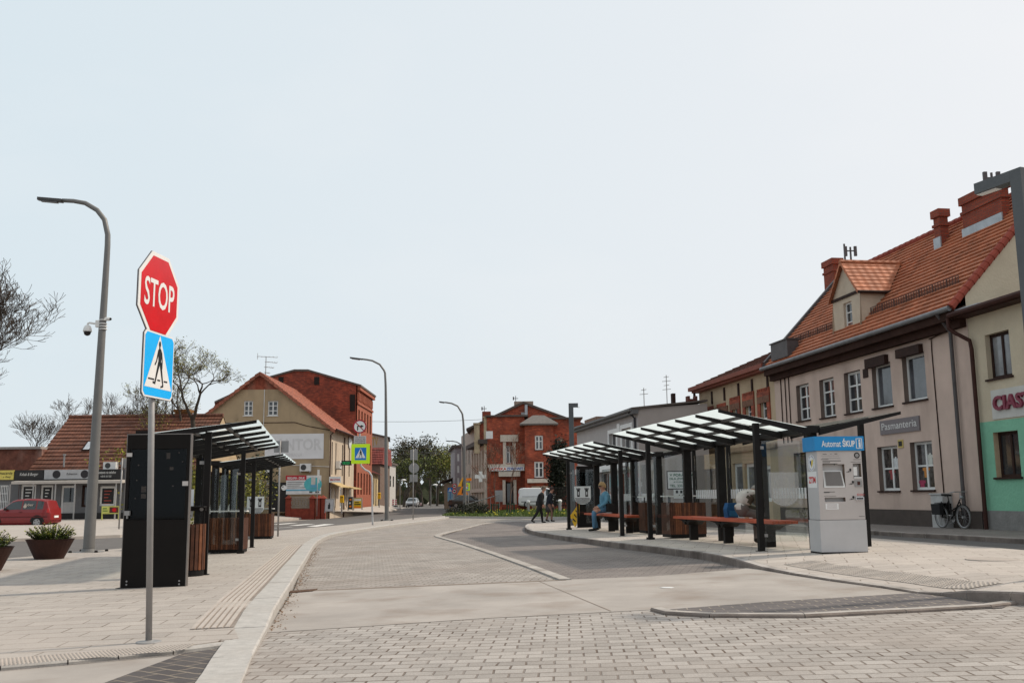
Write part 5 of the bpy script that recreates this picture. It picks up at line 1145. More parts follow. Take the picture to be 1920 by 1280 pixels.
# ======== low shops on the left
def shops():
    YF = 60.5; f = Fac(at(100, 900, YF), (1, 0, 0)); q = f.uz; f2 = Fac(at(100, 900, 62.3), (1, 0, 0)); f3 = Fac(at(100, 900, 67.5), (1, 0, 0))
    zg = q(100, 973)[1] - .6; root = thing('shop_row', 'low grey shop row under a big brown tiled roof with signboards above the doors', 'shop', f.P(0, zg + .6, -3))
    xl, xr = q(35, 930)[0], q(240, 930)[0]; ztop = q(100, 882)[1]
    ops = [f.rect(38, 908, 67, 944), f.rect(75, 909, 99, 944), f.rect(113, 910, 141, 971), f.rect(153, 909, 172, 950), f.rect(186, 911, 216, 948)]
    b = MB(); wall(b, f, xl, xr, zg, ztop + .05, ops, rev=.15); b.poly([f.P(xl, ztop + .05), f.P(xr, ztop + .05), f2.P(xr, ztop + .05), f2.P(xl, ztop + .05)]); b.poly([f.P(xl, zg), f.P(xl, zg, -8), f.P(xl, ztop, -8), f.P(xl, ztop)]); b.poly([f.P(xr, zg), f.P(xr, zg, -8), f.P(xr, ztop, -8), f.P(xr, ztop)])
    fbox(b, f, xl, xr, zg, zg + .95, .003, .04, 1)
    b.build('wall', [mat('blue_grey_render', (.13, .13, .135), .9, var=.1), mat('black_base', (.03, .028, .028), .8)], root, world=True)
    dk = mat('menu_board', (.02, .018, .018), .4, var=.3, scale=5)
    for i, o in enumerate(ops):
        wn_ = window(root, f, o, 1, 1, rev=.1, fw=.12, pm=PANE, fm=WFRAME if i in (0, 1, 2, 4) else DBROWN, name='door' if i == 2 else 'window')
        if i in (0, 1, 4):
            m = MB(); fbox(m, f, o[0] + .14, o[1] - .14, o[2] + .14, o[3] - .14, -.125, -.115); mb_ = m.build('menu_panel', dk, wn_, world=True); tb = MB()
            for k in range(5): fbox(tb, f, o[0] + .25, o[0] + .25 + (o[1] - o[0] - .5) * (.95 - .2 * (k * 7 % 3)), o[3] - .32 - .19 * k, o[3] - .26 - .19 * k, -.112, -.108)
            tb.build('menu_lines', mat('menu_red', (.4, .08, .06)) if i == 4 else WHITE, wn_, world=True)
        if i == 2:
            m = MB(); fbox(m, f, o[0] + .13, o[1] - .13, o[2] + .05, o[2] + .95, -.125, -.10); m.build('door_panel', mat('door_grey', (.42, .41, .40), .5), wn_, world=True)
    b = MB(); z0, z1 = q(100, 907)[1], q(100, 899)[1]; b.prism([f.P(xl, z0, 1.0), f.P(xr, z0, 1.0), f.P(xr, z0 + .06, .04), f.P(xl, z0 + .06, .04)], Z * .16); b.build('canopy', mat('cream_canopy', (.44, .40, .36), .7, var=.1), root, world=True)
    for px in (32, 75, 116, 152, 190, 228): u = q(px, 930)[0]; b = MB(); b.tube([f.P(u, zg, .9), f.P(u, z0, .9)], .045, 6); b.build('canopy_post', mat('post_grey', (.36, .35, .34), .5), root, world=True)
    z0, z1 = q(100, 898)[1], q(100, 880.5)[1]
    def board(px0, px1, m, name, lab, items, col):
        a, c = q(px0, 890)[0], q(px1, 890)[0]; b = MB(); fbox(b, f, a, c, z0, z1, .05, .22); s = b.build('signboard', m); tb = MB()
        for (kind, t, x, w_, y, h) in items:
            if kind == 't': text(tb, t, f.P(a + (c - a) * x, z0 + (z1 - z0) * y, .22), f.u, Z, (c - a) * w_, (z1 - z0) * h, italic=.25, bold=.015)
            else:
                cc = f.P(a + (c - a) * x, (z0 + z1) / 2, .222); tb.prism([cc + f.u * (.24 * cos(i * pi / 9)) + Z * (.24 * sin(i * pi / 9)) for i in range(18)], f.n * .006, 0)
        tb.build('lettering', col, s); tag(s, lab, 'signboard')
    board(-20, 29, YEL if False else mat('board_yellow', (.60, .50, .12), .6, var=.1), 's', 'yellow signboard with dark script above the leftmost shop', [('t', 'Smacznie', .35, .6, .55, .3), ('t', 'u Ewy', .6, .3, .15, .25)], BLACKT)
    board(30.5, 84.5, mat('board_black', (.022, .02, .02), .5), 's', 'black signboard reading Kebab & Burger above the shop', [('t', 'Kebab & Burger', .18, .64, .3, .42)], mat('grey_lettering', (.5, .49, .47)))
    board(86, 178, mat('board_silver', (.40, .40, .405), .45, .1, var=.1), 's', 'silver signboard with two black discs above the shop door', [('c', '', .25, 0, 0, 0), ('c', '', .82, 0, 0, 0), ('t', 'Rybexton', .45, .22, .35, .32)], mat('disc_black', (.03, .028, .03)))
    board(180, 231, mat('board_black2', (.02, .018, .018), .5), 's', 'black two line signboard at the right end of the shops', [('t', 'Dostawa na telefon', .08, .7, .52, .3), ('t', '+48 501 815 502', .22, .4, .14, .2)], mat('grey_lettering', (.5, .49, .47)))
    # big roof
    ze, zr = f2.uz(150, 884)[1], f3.uz(200, 782)[1]; a = f2.uz(60, 882)[0]; c = f3.uz(352, 800)[0]
    b = MB(); tiled(b, f2, a - .2, c, ze, .2, zr, -5.2, 15, lip=.06); bk = Fac(f2.P(0, 0, -10.4), f2.u, toward=V((0, 300, 0))); tiled(b, bk, -a + .2 if bk.u.x < 0 else a - .2, -c if bk.u.x < 0 else c, ze, .2, zr, -5.2, 15, lip=.06)
    b.tube([f2.P(a - .2, zr + .05, -5.2), f2.P(c, zr + .05, -5.2)], .13, 8); b.build('roof', ROOF_BR, root, world=True)
    b = MB(); b.poly([f2.P(a, ze), f2.P(a, ze, -10.4), f2.P(a, zr - .1, -5.2)]); b.poly([f2.P(c, ze), f2.P(c, ze, -10.4), f2.P(c, zr - .1, -5.2)]); b.poly([f2.P(a, zg), f2.P(a, ze), f2.P(a, ze, -10.4), f2.P(a, zg, -10.4)]); b.poly([f2.P(a, zg, -10.4), f2.P(c, zg, -10.4), f2.P(c, ze, -10.4), f2.P(a, ze, -10.4)]); b.build('gable_wall', PLAST_BG, root, world=True)
    sl = (zr - ze) / 5.4; P = lambda px, py: None
    for t0, t1, px0, px1 in ((.34, .48, 160, 171),):
        u0, u1 = f2.off(-2).uz(px0, 840)[0], f2.off(-2).uz(px1, 840)[0]; A = lambda t, u, h: f2.P(u, ze + (zr - ze) * t + h, .2 - 5.4 * t); b = MB(); b.prism([A(t0, u0 - .1, .06), A(t0, u1 + .1, .06), A(t1, u1 + .1, .06), A(t1, u0 - .1, .06)], Z * .1, 1); b.poly([A(t0, u0, .18), A(t0, u1, .18), A(t1, u1, .18), A(t1, u0, .18)]); b.build('skylight', [mat('sky_glass', (.5, .52, .54), .1), DBROWN], root, world=True)
    b = MB(); u = f2.uz(121, 875)[0]; b.tube([f2.P(u, ze + .3, .1), f2.P(u, ze + 1.0, .1)], .06, 6); b.tube([f2.P(u, ze + 1.0, .1), f2.P(u, ze + 1.1, .1)], .1, 6); b.build('flue', GALV, root, world=True)
    u, z = f.uz(201, 878); r2 = thing('air_conditioner', 'white air conditioner standing on top of the black signboards', 'air conditioner', f.P(u, z, -.3), 0, 'air conditioner outdoor units'); b = MB(); fbox(b, f, u - .38, u + .38, ztop + .06, ztop + .5, -.7, -.3); b.build('casing', WFRAME, r2, world=True); b = MB(); cc = f.P(u - .1, ztop + .28, -.298); b.prism([cc + f.u * (.17 * cos(i * pi / 7)) + Z * (.17 * sin(i * pi / 7)) for i in range(14)], f.n * .01); b.build('fan_grille', mat('fan_dark', (.06, .06, .06)), r2, world=True)
    chx = f3.off(-1); o = f3.rect(327, 767, 352, 830); b = MB(); fbox(b, f3, o[0], o[1], o[2] - 2.5, o[3] - .2, -.9, 0); fbox(b, f3, o[0] - .08, o[1] + .08, o[3] - .2, o[3], -.98, .08); b.build('chimney', mat('mossy_brick', (.20, .085, .03), .95, var=.4, scale=4, grime=.5, tint=(.13, .11, .03)), root, world=True)
    # low brick building further left
    g = Fac(at(60, 900, 63.5), (1, 0, 0)); u1 = g.uz(76, 860)[0]; u0 = g.uz(-140, 860)[0]; zt = g.uz(20, 842)[1]; zm = g.uz(20, 880)[1]
    root = thing('brick_annex', 'low building with a patchy rust brick front left of the brown roof', 'house', g.P(u0 / 2, zg + .5, -4)); b = MB()
    x0, x1 = g.P(u0, 0).x, f2.P(a, 0).x - .03; boxhouse(b, x0, x1, 63.5, 74, zg, zt); b.build('wall', mat('patchy_brick', (.17, .065, .045), .95, var=.5, scale=2.2, grime=.5, tint=(.30, .23, .2), bump=.6, bscale=14), root, world=True)
    b = MB(); b.box(x0 - .1, x1, 63.3, 74.2, zt, zt + .15); b.build('roof', mat('pale_coping', (.30, .27, .25), .8), root, world=True)
    a_, c_ = q(-60, 930)[0], q(34, 930)[0]; o = f.rect(-2, 910, 14, 955); b = MB(); wall(b, f, a_, c_, zg, ztop, [o], rev=.15); b.poly([f.P(a_, ztop), f.P(c_, ztop), g.P(c_ , ztop), g.P(a_, ztop)]); b.build('shop_front', mat('blue_grey_render', (.13, .13, .135)), root, world=True); wn_ = window(root, f, o, 1, 1, rev=.1, fw=.08)
    m = MB()
    for k in range(6): uu = o[0] + (o[1] - o[0]) * k / 5; fbox(m, f, uu - .015, uu + .015, o[2], o[3], -.02, .01)
    for k in range(4): zz = o[2] + (o[3] - o[2]) * k / 3; fbox(m, f, o[0], o[1], zz - .015, zz + .015, -.021, .011)
    m.build('window_bars', WHITE, wn_, world=True)
    # low poster board by the entrance
    p0 = at(190, 963, 58.8); p1 = at(224, 948, 58.8); m = MB(); m.box(p0.x, p1.x, p0.y, p0.y + .06, p0.z, p1.z); m.box(p1.x - .06, p1.x, p0.y + .01, p0.y + .05, p0.z - .9, p0.z); m.box(p0.x, p0.x + .06, p0.y + .01, p0.y + .05, p0.z - .9, p0.z); s = m.build('poster_board', mat('poster_lime', (.55, .55, .14), .6, var=.15, scale=3)); b = MB(); W_ = p1.x - p0.x; H_ = p1.z - p0.z
    b.box(p0.x + W_ * .45, p1.x - .05, p0.y - .01, p0.y - .003, p0.z + .06, p1.z - .06); b.prism([(p0.x + W_ * .72 + .12 * cos(i * pi / 6), p0.y - .012, p0.z + H_ * .5 + .12 * sin(i * pi / 6)) for i in range(12)], (0, -.006, 0), 1); b.box(p0.x + .08, p0.x + W_ * .35, p0.y - .01, p0.y - .003, p0.z + .15, p0.z + .2, 2); b.box(p0.x + .08, p0.x + W_ * .3, p0.y - .01, p0.y - .003, p0.z + .28, p0.z + .34, 2)
    b.build('print', [mat('poster_dark', (.10, .03, .02), .5, var=.5, scale=5), RED, mat('poster_green', (.1, .2, .05))], s); tag(s, 'low yellow green poster board standing by the shop entrance', 'poster board')
shops()
# ------------------------------------------------------------------ street furniture
GLASS = glassmat('clear_glass', (.93, .95, .94), .035)
ROOFGL = roofglass('frosted_roof_glass')
FROST = mat('white_sticker', (.66, .68, .69), .5, var=.04)
WOOD = mat('slat_wood', (.075, .027, .0135), .65, var=.45, scale=5, bump=.2, grime=.25, tint=(.07, .035, .02))
WOODL = mat('slat_wood_light', (.15, .053, .023), .65, var=.4, scale=5)
SEATR = mat('bench_red_wood', (.42, .075, .03), .5, var=.18, scale=4)
def crest(mb, o, u, v, w_, h_, mi_bg=0, mi_fg=1, n=None):
    """white shield, two towers over a masonry arc; o is the lower left corner"""
    u, v = V(u), V(v); n = u.cross(v)
    def P(x, y, d=0): return V(o) + u * (x * w_) + v * (y * h_) + n * d
    arc = [(0, 1), (0, .38)] + [(.5 - .5 * cos(a), .38 - .38 * sin(a)) for a in [pi * k / 12 for k in range(1, 12)]] + [(1, .38), (1, 1)]
    mb.prism([P(x, y, 0) for x, y in arc], n * .003, mi_bg)
    f = .004
    def q(x0, x1, y0, y1): mb.poly([P(x0, y0, f), P(x1, y0, f), P(x1, y1, f), P(x0, y1, f)], mi_fg)
    for c in (.25, .75):
        q(c - .085, c - .035, .42, .80); q(c + .035, c + .085, .42, .80); q(c - .035, c + .035, .42, .52); q(c - .035, c + .035, .70, .80)
        q(c - .12, c + .12, .80, .85)
        for k in (-1, 0, 1): q(c + k * .09 - .03, c + k * .09 + .03, .85, .91)
        for k in range(4): q(c - .02, c + .0, .53 + .045 * k, .55 + .045 * k)
    for j in range(6):
        y = .36 - j * .055; hw = .46 * math.sqrt(max(.02, 1 - ((.38 - y) / .38) ** 2)); k = -hw + (.03 if j % 2 else 0)
        while k < hw - .03: q(.5 + k, .5 + min(k + .06, hw), y - .035, y); k += .075
def make_shelter(name, side, rear, label, L=7.4):
    root = thing(name, label, 'bus shelter', (0, 0, 0), 0, 'bus shelters with glass butterfly roofs')
    X = lambda t: side * t
    def ob(mb, t0, t1, s0, s1, z0, z1, mi=0): mb.box(min(X(t0), X(t1)), max(X(t0), X(t1)), s0, s1, z0, z1, mi)
    zb0, am = (2.36, .36) if rear else (2.50, .25); zr = lambda t: zb0 + am * abs(t - 1.1) / 1.95
    for s in (0, L):
        b = MB(); ob(b, -.055, .055, s - .055, s + .055, -.12, zr(0) - .08); ob(b, -.09, .09, s - .09, s + .09, -.1, .012); b.build('post', BLK, root)
        if rear: b = MB(); ob(b, 2.2, 2.3, s - .05, s + .05, -.12, zr(2.25) - .06); b.build('post', BLK, root)
    cols = [-.1 + i * (L + .2) / 3 for i in range(4)]
    for s in cols: b = MB(); ob(b, 1.0, 1.2, s - .09, s + .09, -.12, zb0 - .06); b.build('column', BLK, root)
    b = MB(); ob(b, .98, 1.22, -.3, L + .3, zb0 - .08, zb0 + .06); b.build('gutter_beam', BLK, root)
    for i in range(7):
        s = -.3 + (L + .6) * i / 6; b = MB(); w_ = .035
        P = [(-.87, zr(-.87) - .05), (1.0, zb0 - .13), (1.0, zb0), (-.87, zr(-.87))]
        b.prism([(X(t), s - w_, z) for t, z in P], (0, 2 * w_, 0))
        if rear: b.prism([(X(t), s - w_, z) for t, z in ((1.2, 2.23), (2.97, zr(2.97) - .06), (2.97, zr(2.97)), (1.2, 2.36))], (0, 2 * w_, 0))
        b.build('rafter', BLK, root)
    for i in range(6):
        s0, s1 = -.3 + (L + .6) * i / 6 + .03, -.3 + (L + .6) * (i + 1) / 6 - .03; b = MB()
        b.poly([(X(-.90), s0, zr(-.90) + .006), (X(.97), s0, zr(.97) + .006), (X(.97), s1, zr(.97) + .006), (X(-.90), s1, zr(-.90) + .006)][::side]); b.build('roof_pane', ROOFGL, root)
        if rear:
            b = MB(); b.poly([(X(1.23), s0, zr(1.23) + .006), (X(3.0), s0, zr(3.0) + .006), (X(3.0), s1, zr(3.0) + .006), (X(1.23), s1, zr(1.23) + .006)]); b.build('roof_pane', ROOFGL, root)
    for t in ((-.32, .3) + ((2.3,) if rear else ())):
        for i in range(6):
            s0, s1 = -.3 + (L + .6) * i / 6 + .036, -.3 + (L + .6) * (i + 1) / 6 - .036; b = MB(); ob(b, t - .03, t + .03, s0, s1, zr(t) - .06, zr(t) - .002); b.build('purlin', mat('purlin_grey', (.055, .048, .045), .5), root)
    # glass: back wall in three bays, end walls
    tb_ = 1.28
    for i in range(3):
        b = MB(); ob(b, tb_, tb_ + .012, cols[i] + .1, cols[i + 1] - .1, .22, 2.12); g = b.build('glass_wall', GLASS, root)
        b = MB(); n = 16
        for k in range(n):
            a = cols[i] + .12 + (cols[i + 1] - cols[i] - .24) * k / n; hh = (.14, .2, .17, .26, .15, .22)[k * 5 % 6] if side < 0 else .22
            ob(b, tb_ - .006, tb_ - .003, a, a + .085, 1.0, 1.0 + hh)
        b.build('sticker_row', FROST, g)
    for s in (0, L):
        b = MB(); ob(b, .1, .96, s - .006, s + .006, .18, 2.14); g = b.build('end_glass', GLASS, root)
        for z in (.3, 2.0): b = MB(); ob(b, .06, .14, s - .02, s + .02, z - .03, z + .03); b.build('glass_clamp', GALV, g)
    b = MB(); x0 = min(X(.22), X(.84)); crest(b, (x0, -.010, .86), (1, 0, 0), (0, 0, 1), .62, .66)
    b.build('crest_sticker', [FROST, mat('crest_ink', (.035, .033, .035), .6)], root)
    return root
def set_shelter(r, p0, p1, L=7.4):
    a, b_ = PGx(p0), PGx(p1); d = b_ - a; l = V((d.x, d.y)).length
    r.location = (a.x, a.y, a.z); r.rotation_euler = (0, 0, math.atan2(-d.x, d.y)); r.scale = (1, l / L, 1)
    return r
PGx = lambda p: G(p[0], p[1], .14)
sh = make_shelter('bus_shelter', 1, True, 'black bus shelter nearest the ticket machine, with a rear roof wing')
set_shelter(sh, (1428, 1033), (1220, 1011))
sh2 = dup(sh, label='black bus shelter behind the seated man in the denim jacket'); set_shelter(sh2, (1167, 1004.5), (1067, 992.5))
for c in children(sh2):
    if c.name.startswith('crest'): c.location.y += 7.4
sl = make_shelter('bus_shelter', -1, False, 'black bus shelter standing directly behind the tall black notice case')
set_shelter(sl, (382, 1077), (451, 1037))
sl2 = dup(sl, label='farther black bus shelter behind the first one along the left pavement'); set_shelter(sl2, (472, 1026), (505, 1009.5))
for c in children(sl2):
    if c.name.startswith('crest'): c.location.y += 7.4
FADED = bpy.data.materials.new('etched_sticker'); FADED.use_nodes = True; _t = FADED.node_tree; _b = _t.nodes['Principled BSDF']; _b.inputs['Base Color'].default_value = (.55, .55, .54, 1); _b.inputs['Roughness'].default_value = .6; _b.inputs['Alpha'].default_value = .35
for c in children(sh):
    if c.name.startswith('crest'): c.data = c.data.copy(); c.data.materials[0] = FADED; c.data.materials[1] = FADED
bpy.context.view_layer.update()
def loc(r, s, t, z=0, side=1, L=7.4):       # point of a shelter's frame in the world
    a = r.rotation_euler[2]; x, y = side * t, s * r.scale[1]
    return V((r.location[0] + x * cos(a) - y * sin(a), r.location[1] + x * sin(a) + y * cos(a), r.location[2] + z))
# benches
def bench(label):
    root = thing('bench', label, 'bench', (0, 0, 0), 0, 'red topped benches in the shelters'); L = 6.0
    b = MB()
    for k in range(4): b.box(-.27 + .14 * k, -.27 + .14 * k + .125, 0, L, .50, .56)
    b.build('seat', SEATR, root)
    for s in (.75, 3.0, 5.25):
        b = MB(); b.prism([(-.10, s - .06, -.1), (.10, s - .06, -.1), (.10, s - .06, .34), (.22, s - .06, .46), (.22, s - .06, .49), (-.22, s - .06, .49), (-.22, s - .06, .46), (-.10, s - .06, .34)], (0, .12, 0)); b.build('leg', BLK, root)
    for s in (.75, 3.0, 5.25):
        b = MB(); b.prism([(-.2, s - .7, .498), (-.2, s - .061, .498), (-.2, s - .061, .36), (-.2, s - .28, .45)], (.4, 0, 0)); b.prism([(-.2, s + .7, .498), (-.2, s + .061, .498), (-.2, s + .061, .36), (-.2, s + .28, .45)], (.4, 0, 0)); b.build('brace', BLK, root)
    return root
bn = bench('long red topped bench beside the ticket machine'); bn.location = loc(sh, .45, .72, 0); bn.rotation_euler = sh.rotation_euler
bn2 = dup(bn, label='red topped bench on which the man in the denim jacket sits'); bn2.location = loc(sh2, 1.1, .72, 0); bn2.rotation_euler = sh2.rotation_euler
# slatted wooden boxes with a ledge
def woodbox(label, p, rz, w_=.95, d=.6, h=.92):
    root = thing('slatted_box', label, 'wooden box', p, rz, 'slatted wooden boxes')
    b = MB(); b.box(-w_ / 2, w_ / 2, 0, d, .02, .12); b.box(-w_ / 2 + .02, w_ / 2 - .02, .03, d - .02, .12, h - .02); b.build('core', BLK, root)
    b = MB(); n = int(w_ / .062); r_ = random.Random(len(label))
    for k in range(n):
        x = -w_ / 2 + w_ * k / n; m_ = 1 if r_.random() < .3 else 0
        b.box(x + .006, x + w_ / n - .006, -.015, .012, .1, h + r_.uniform(-.006, .006), m_); b.box(x + .006, x + w_ / n - .006, d - .012, d + .015, .1, h, m_)
    n = int(d / .062)
    for k in range(n):
        y = d * k / n; b.box(-w_ / 2 - .015, -w_ / 2 + .012, y + .006, y + d / n - .006, .1, h); b.box(w_ / 2 - .012, w_ / 2 + .015, y + .006, y + d / n - .006, .1, h)
    b.build('slats', [WOOD, WOODL], root)
    b = MB(); b.box(-w_ / 2 - .1, w_ / 2 + .06, .1, .42, h + .16, h + .19); b.build('ledge', WFRAME, root)
    b = MB()
    for x in (-w_ / 2 + .05, 0, w_ / 2 - .08): b.box(x, x + .03, .25, .28, h - .02, h + .16)
    b.build('ledge_support', BLK, root); return root
def pgr(px, py): return G(px, py, .14)
woodbox('slatted wooden box in the near left shelter, with a white ledge', pgr(420, 1037), R(3))
woodbox('slatted wooden box in the farther left shelter', pgr(480, 1010), R(3), 1.05)
woodbox('slatted wooden box at the bench end by the post, right platform', pgr(1292, 1008), R(14), 1.0)
woodbox('slatted wooden box between the two right hand shelters', pgr(1240, 1000), R(12), .95)
# litter bin
def litter_bin():
    p = pgr(356, 1079); root = thing('litter_bin', 'slatted wooden litter bin with a black hood, right behind the notice case', 'litter bin', p, R(5)); b = MB(); b.lathe((0, 0, 0), [(.2, -.02), (.24, .0), (.24, .1), (.22, .12), (.22, .86)], 20); b.build('bin_body', BLK, root)
    b = MB(); r_ = random.Random(5)
    for k in range(20):
        a = 2 * pi * k / 20; c, s_ = cos(a), sin(a); t = V((-s_, c, 0)) * .028; o = V((c, s_, 0)); m_ = 1 if k % 3 == 0 else 0
        b.obox(o * .225 - t + Z * .11, t * 2, o * .02, Z * (.80 + r_.uniform(-.004, .004)), m_)
    b.build('slats', [WOOD, WOODL], root)
    b = MB(); b.box(-.24, .24, -.04, .04, 1.14, 1.2); b.box(-.24, .24, -.2, .2, 1.2, 1.225); b.box(-.22, -.19, -.02, .02, .85, 1.14); b.box(.19, .22, -.02, .02, .85, 1.14); b.build('hood', BLK, root)
    b = MB(); b.lathe((.17, -.045, 1.17), [(.03, -.01), (.035, 0), (.02, .012)], 10, axis='y'); b.build('lock', GALV, root)
litter_bin()
# tall black notice case at the left
def notice_case(name, label, a, b_, H, plain=False, off_=.15):
    d = b_ - a; W_ = d.x; root = thing(name, label, 'notice board', a, 0)
    D = .09; b = MB(); b.box(0, W_, 0, D, -.1, H * .44); b.box(.0, W_, 0, D, H * .905, H); b.box(0, .05, 0, D, H * .44, H * .905); b.box(W_ - .05, W_, 0, D, H * .44, H * .905); b.box(.05, W_ - .05, .09, D, H * .44, H * .905); b.build('case', mat('case_black', (.0095, .0078, .007), .6, var=.15, spec=.12), root)
    b = MB(); b.box(.052, W_ - .052, .012, .024, H * .442, H * .903); b.build('glass_front', glassmat('dark_glass', (.55, .52, .5), .012, .05), root)
    if not plain:
        b = MB(); r_ = random.Random(3)
        for x, z in ((.16, .80), (.31, .88), (.8, .88), (.86, .82), (.14, .70), (.13, .58), (.72, .66), (.36, .65)): b.lathe((x * W_, .085, z * H), [(.012, .004), (.012, -.004), (.006, -.008)], 8, axis='y')
        b.build('paper_pin', WHITE, root)
        b = MB(); b.box(.60 * W_, .66 * W_, .080, .084, .84 * H, .88 * H); b.box(.66 * W_, .72 * W_, .080, .084, .765 * H, .785 * H); b.box(.22 * W_, .30 * W_, .080, .084, .58 * H, .61 * H); b.box(.22 * W_, .30 * W_, .080, .084, .62 * H, .66 * H); b.build('paper_scrap', mat('paper', (.55, .54, .52)), root)
        b = MB(); b.box(.0, .085, -.012, -.002, .855 * H, .88 * H); b.box(W_ - .10, W_ - .01, -.012, -.002, .66 * H, .69 * H); b.build('sticker', mat('pale_sticker', (.5, .47, .45)), root)
        b = MB(); b.box(.02, .10, -.05, -.003, .47 * H, .50 * H); b.box(.05, .07, -.04, -.01, .45 * H, .47 * H); b.build('lock', GALV, root)
        for x in (.09, W_ - .09):
            for z in (.06, .11): b = MB(); b.lathe((x, -.003, z), [(.014, 0), (.014, -.006)], 8, axis='y'); b.build('bolt', GALV, root)
    b = MB(); b.box(-.012, -.001, .0, D, -.05, H); b.box(W_ + .001, W_ + .014, -.0, D, -.05, H); b.box(-.012, W_ + .014, 0, D, H + .001, H + .014); b.build('edge_strip', mat('edge_alu', (.20, .18, .17), .4, .6), root)
    b = MB(); b.box(-.06, W_ + .05, -.05, D + .05, -.06, .012); b.build('foot_plate', BLK, root)
    return root
a, c = G(226, 1103, .135), G(330, 1103.5, .135); c.z = a.z
ztop = zat(815, a) - a.z
notice_case('notice_case', 'tall black notice case with empty glass display behind the stop sign pole', a, c, ztop)
a, c = pgr(1083, 989), pgr(1120, 987); c.z = a.z; notice_case('notice_case', 'dark notice case with a lit strip behind the crest on the right platform', a, c, zat(874, a) - a.z, True)

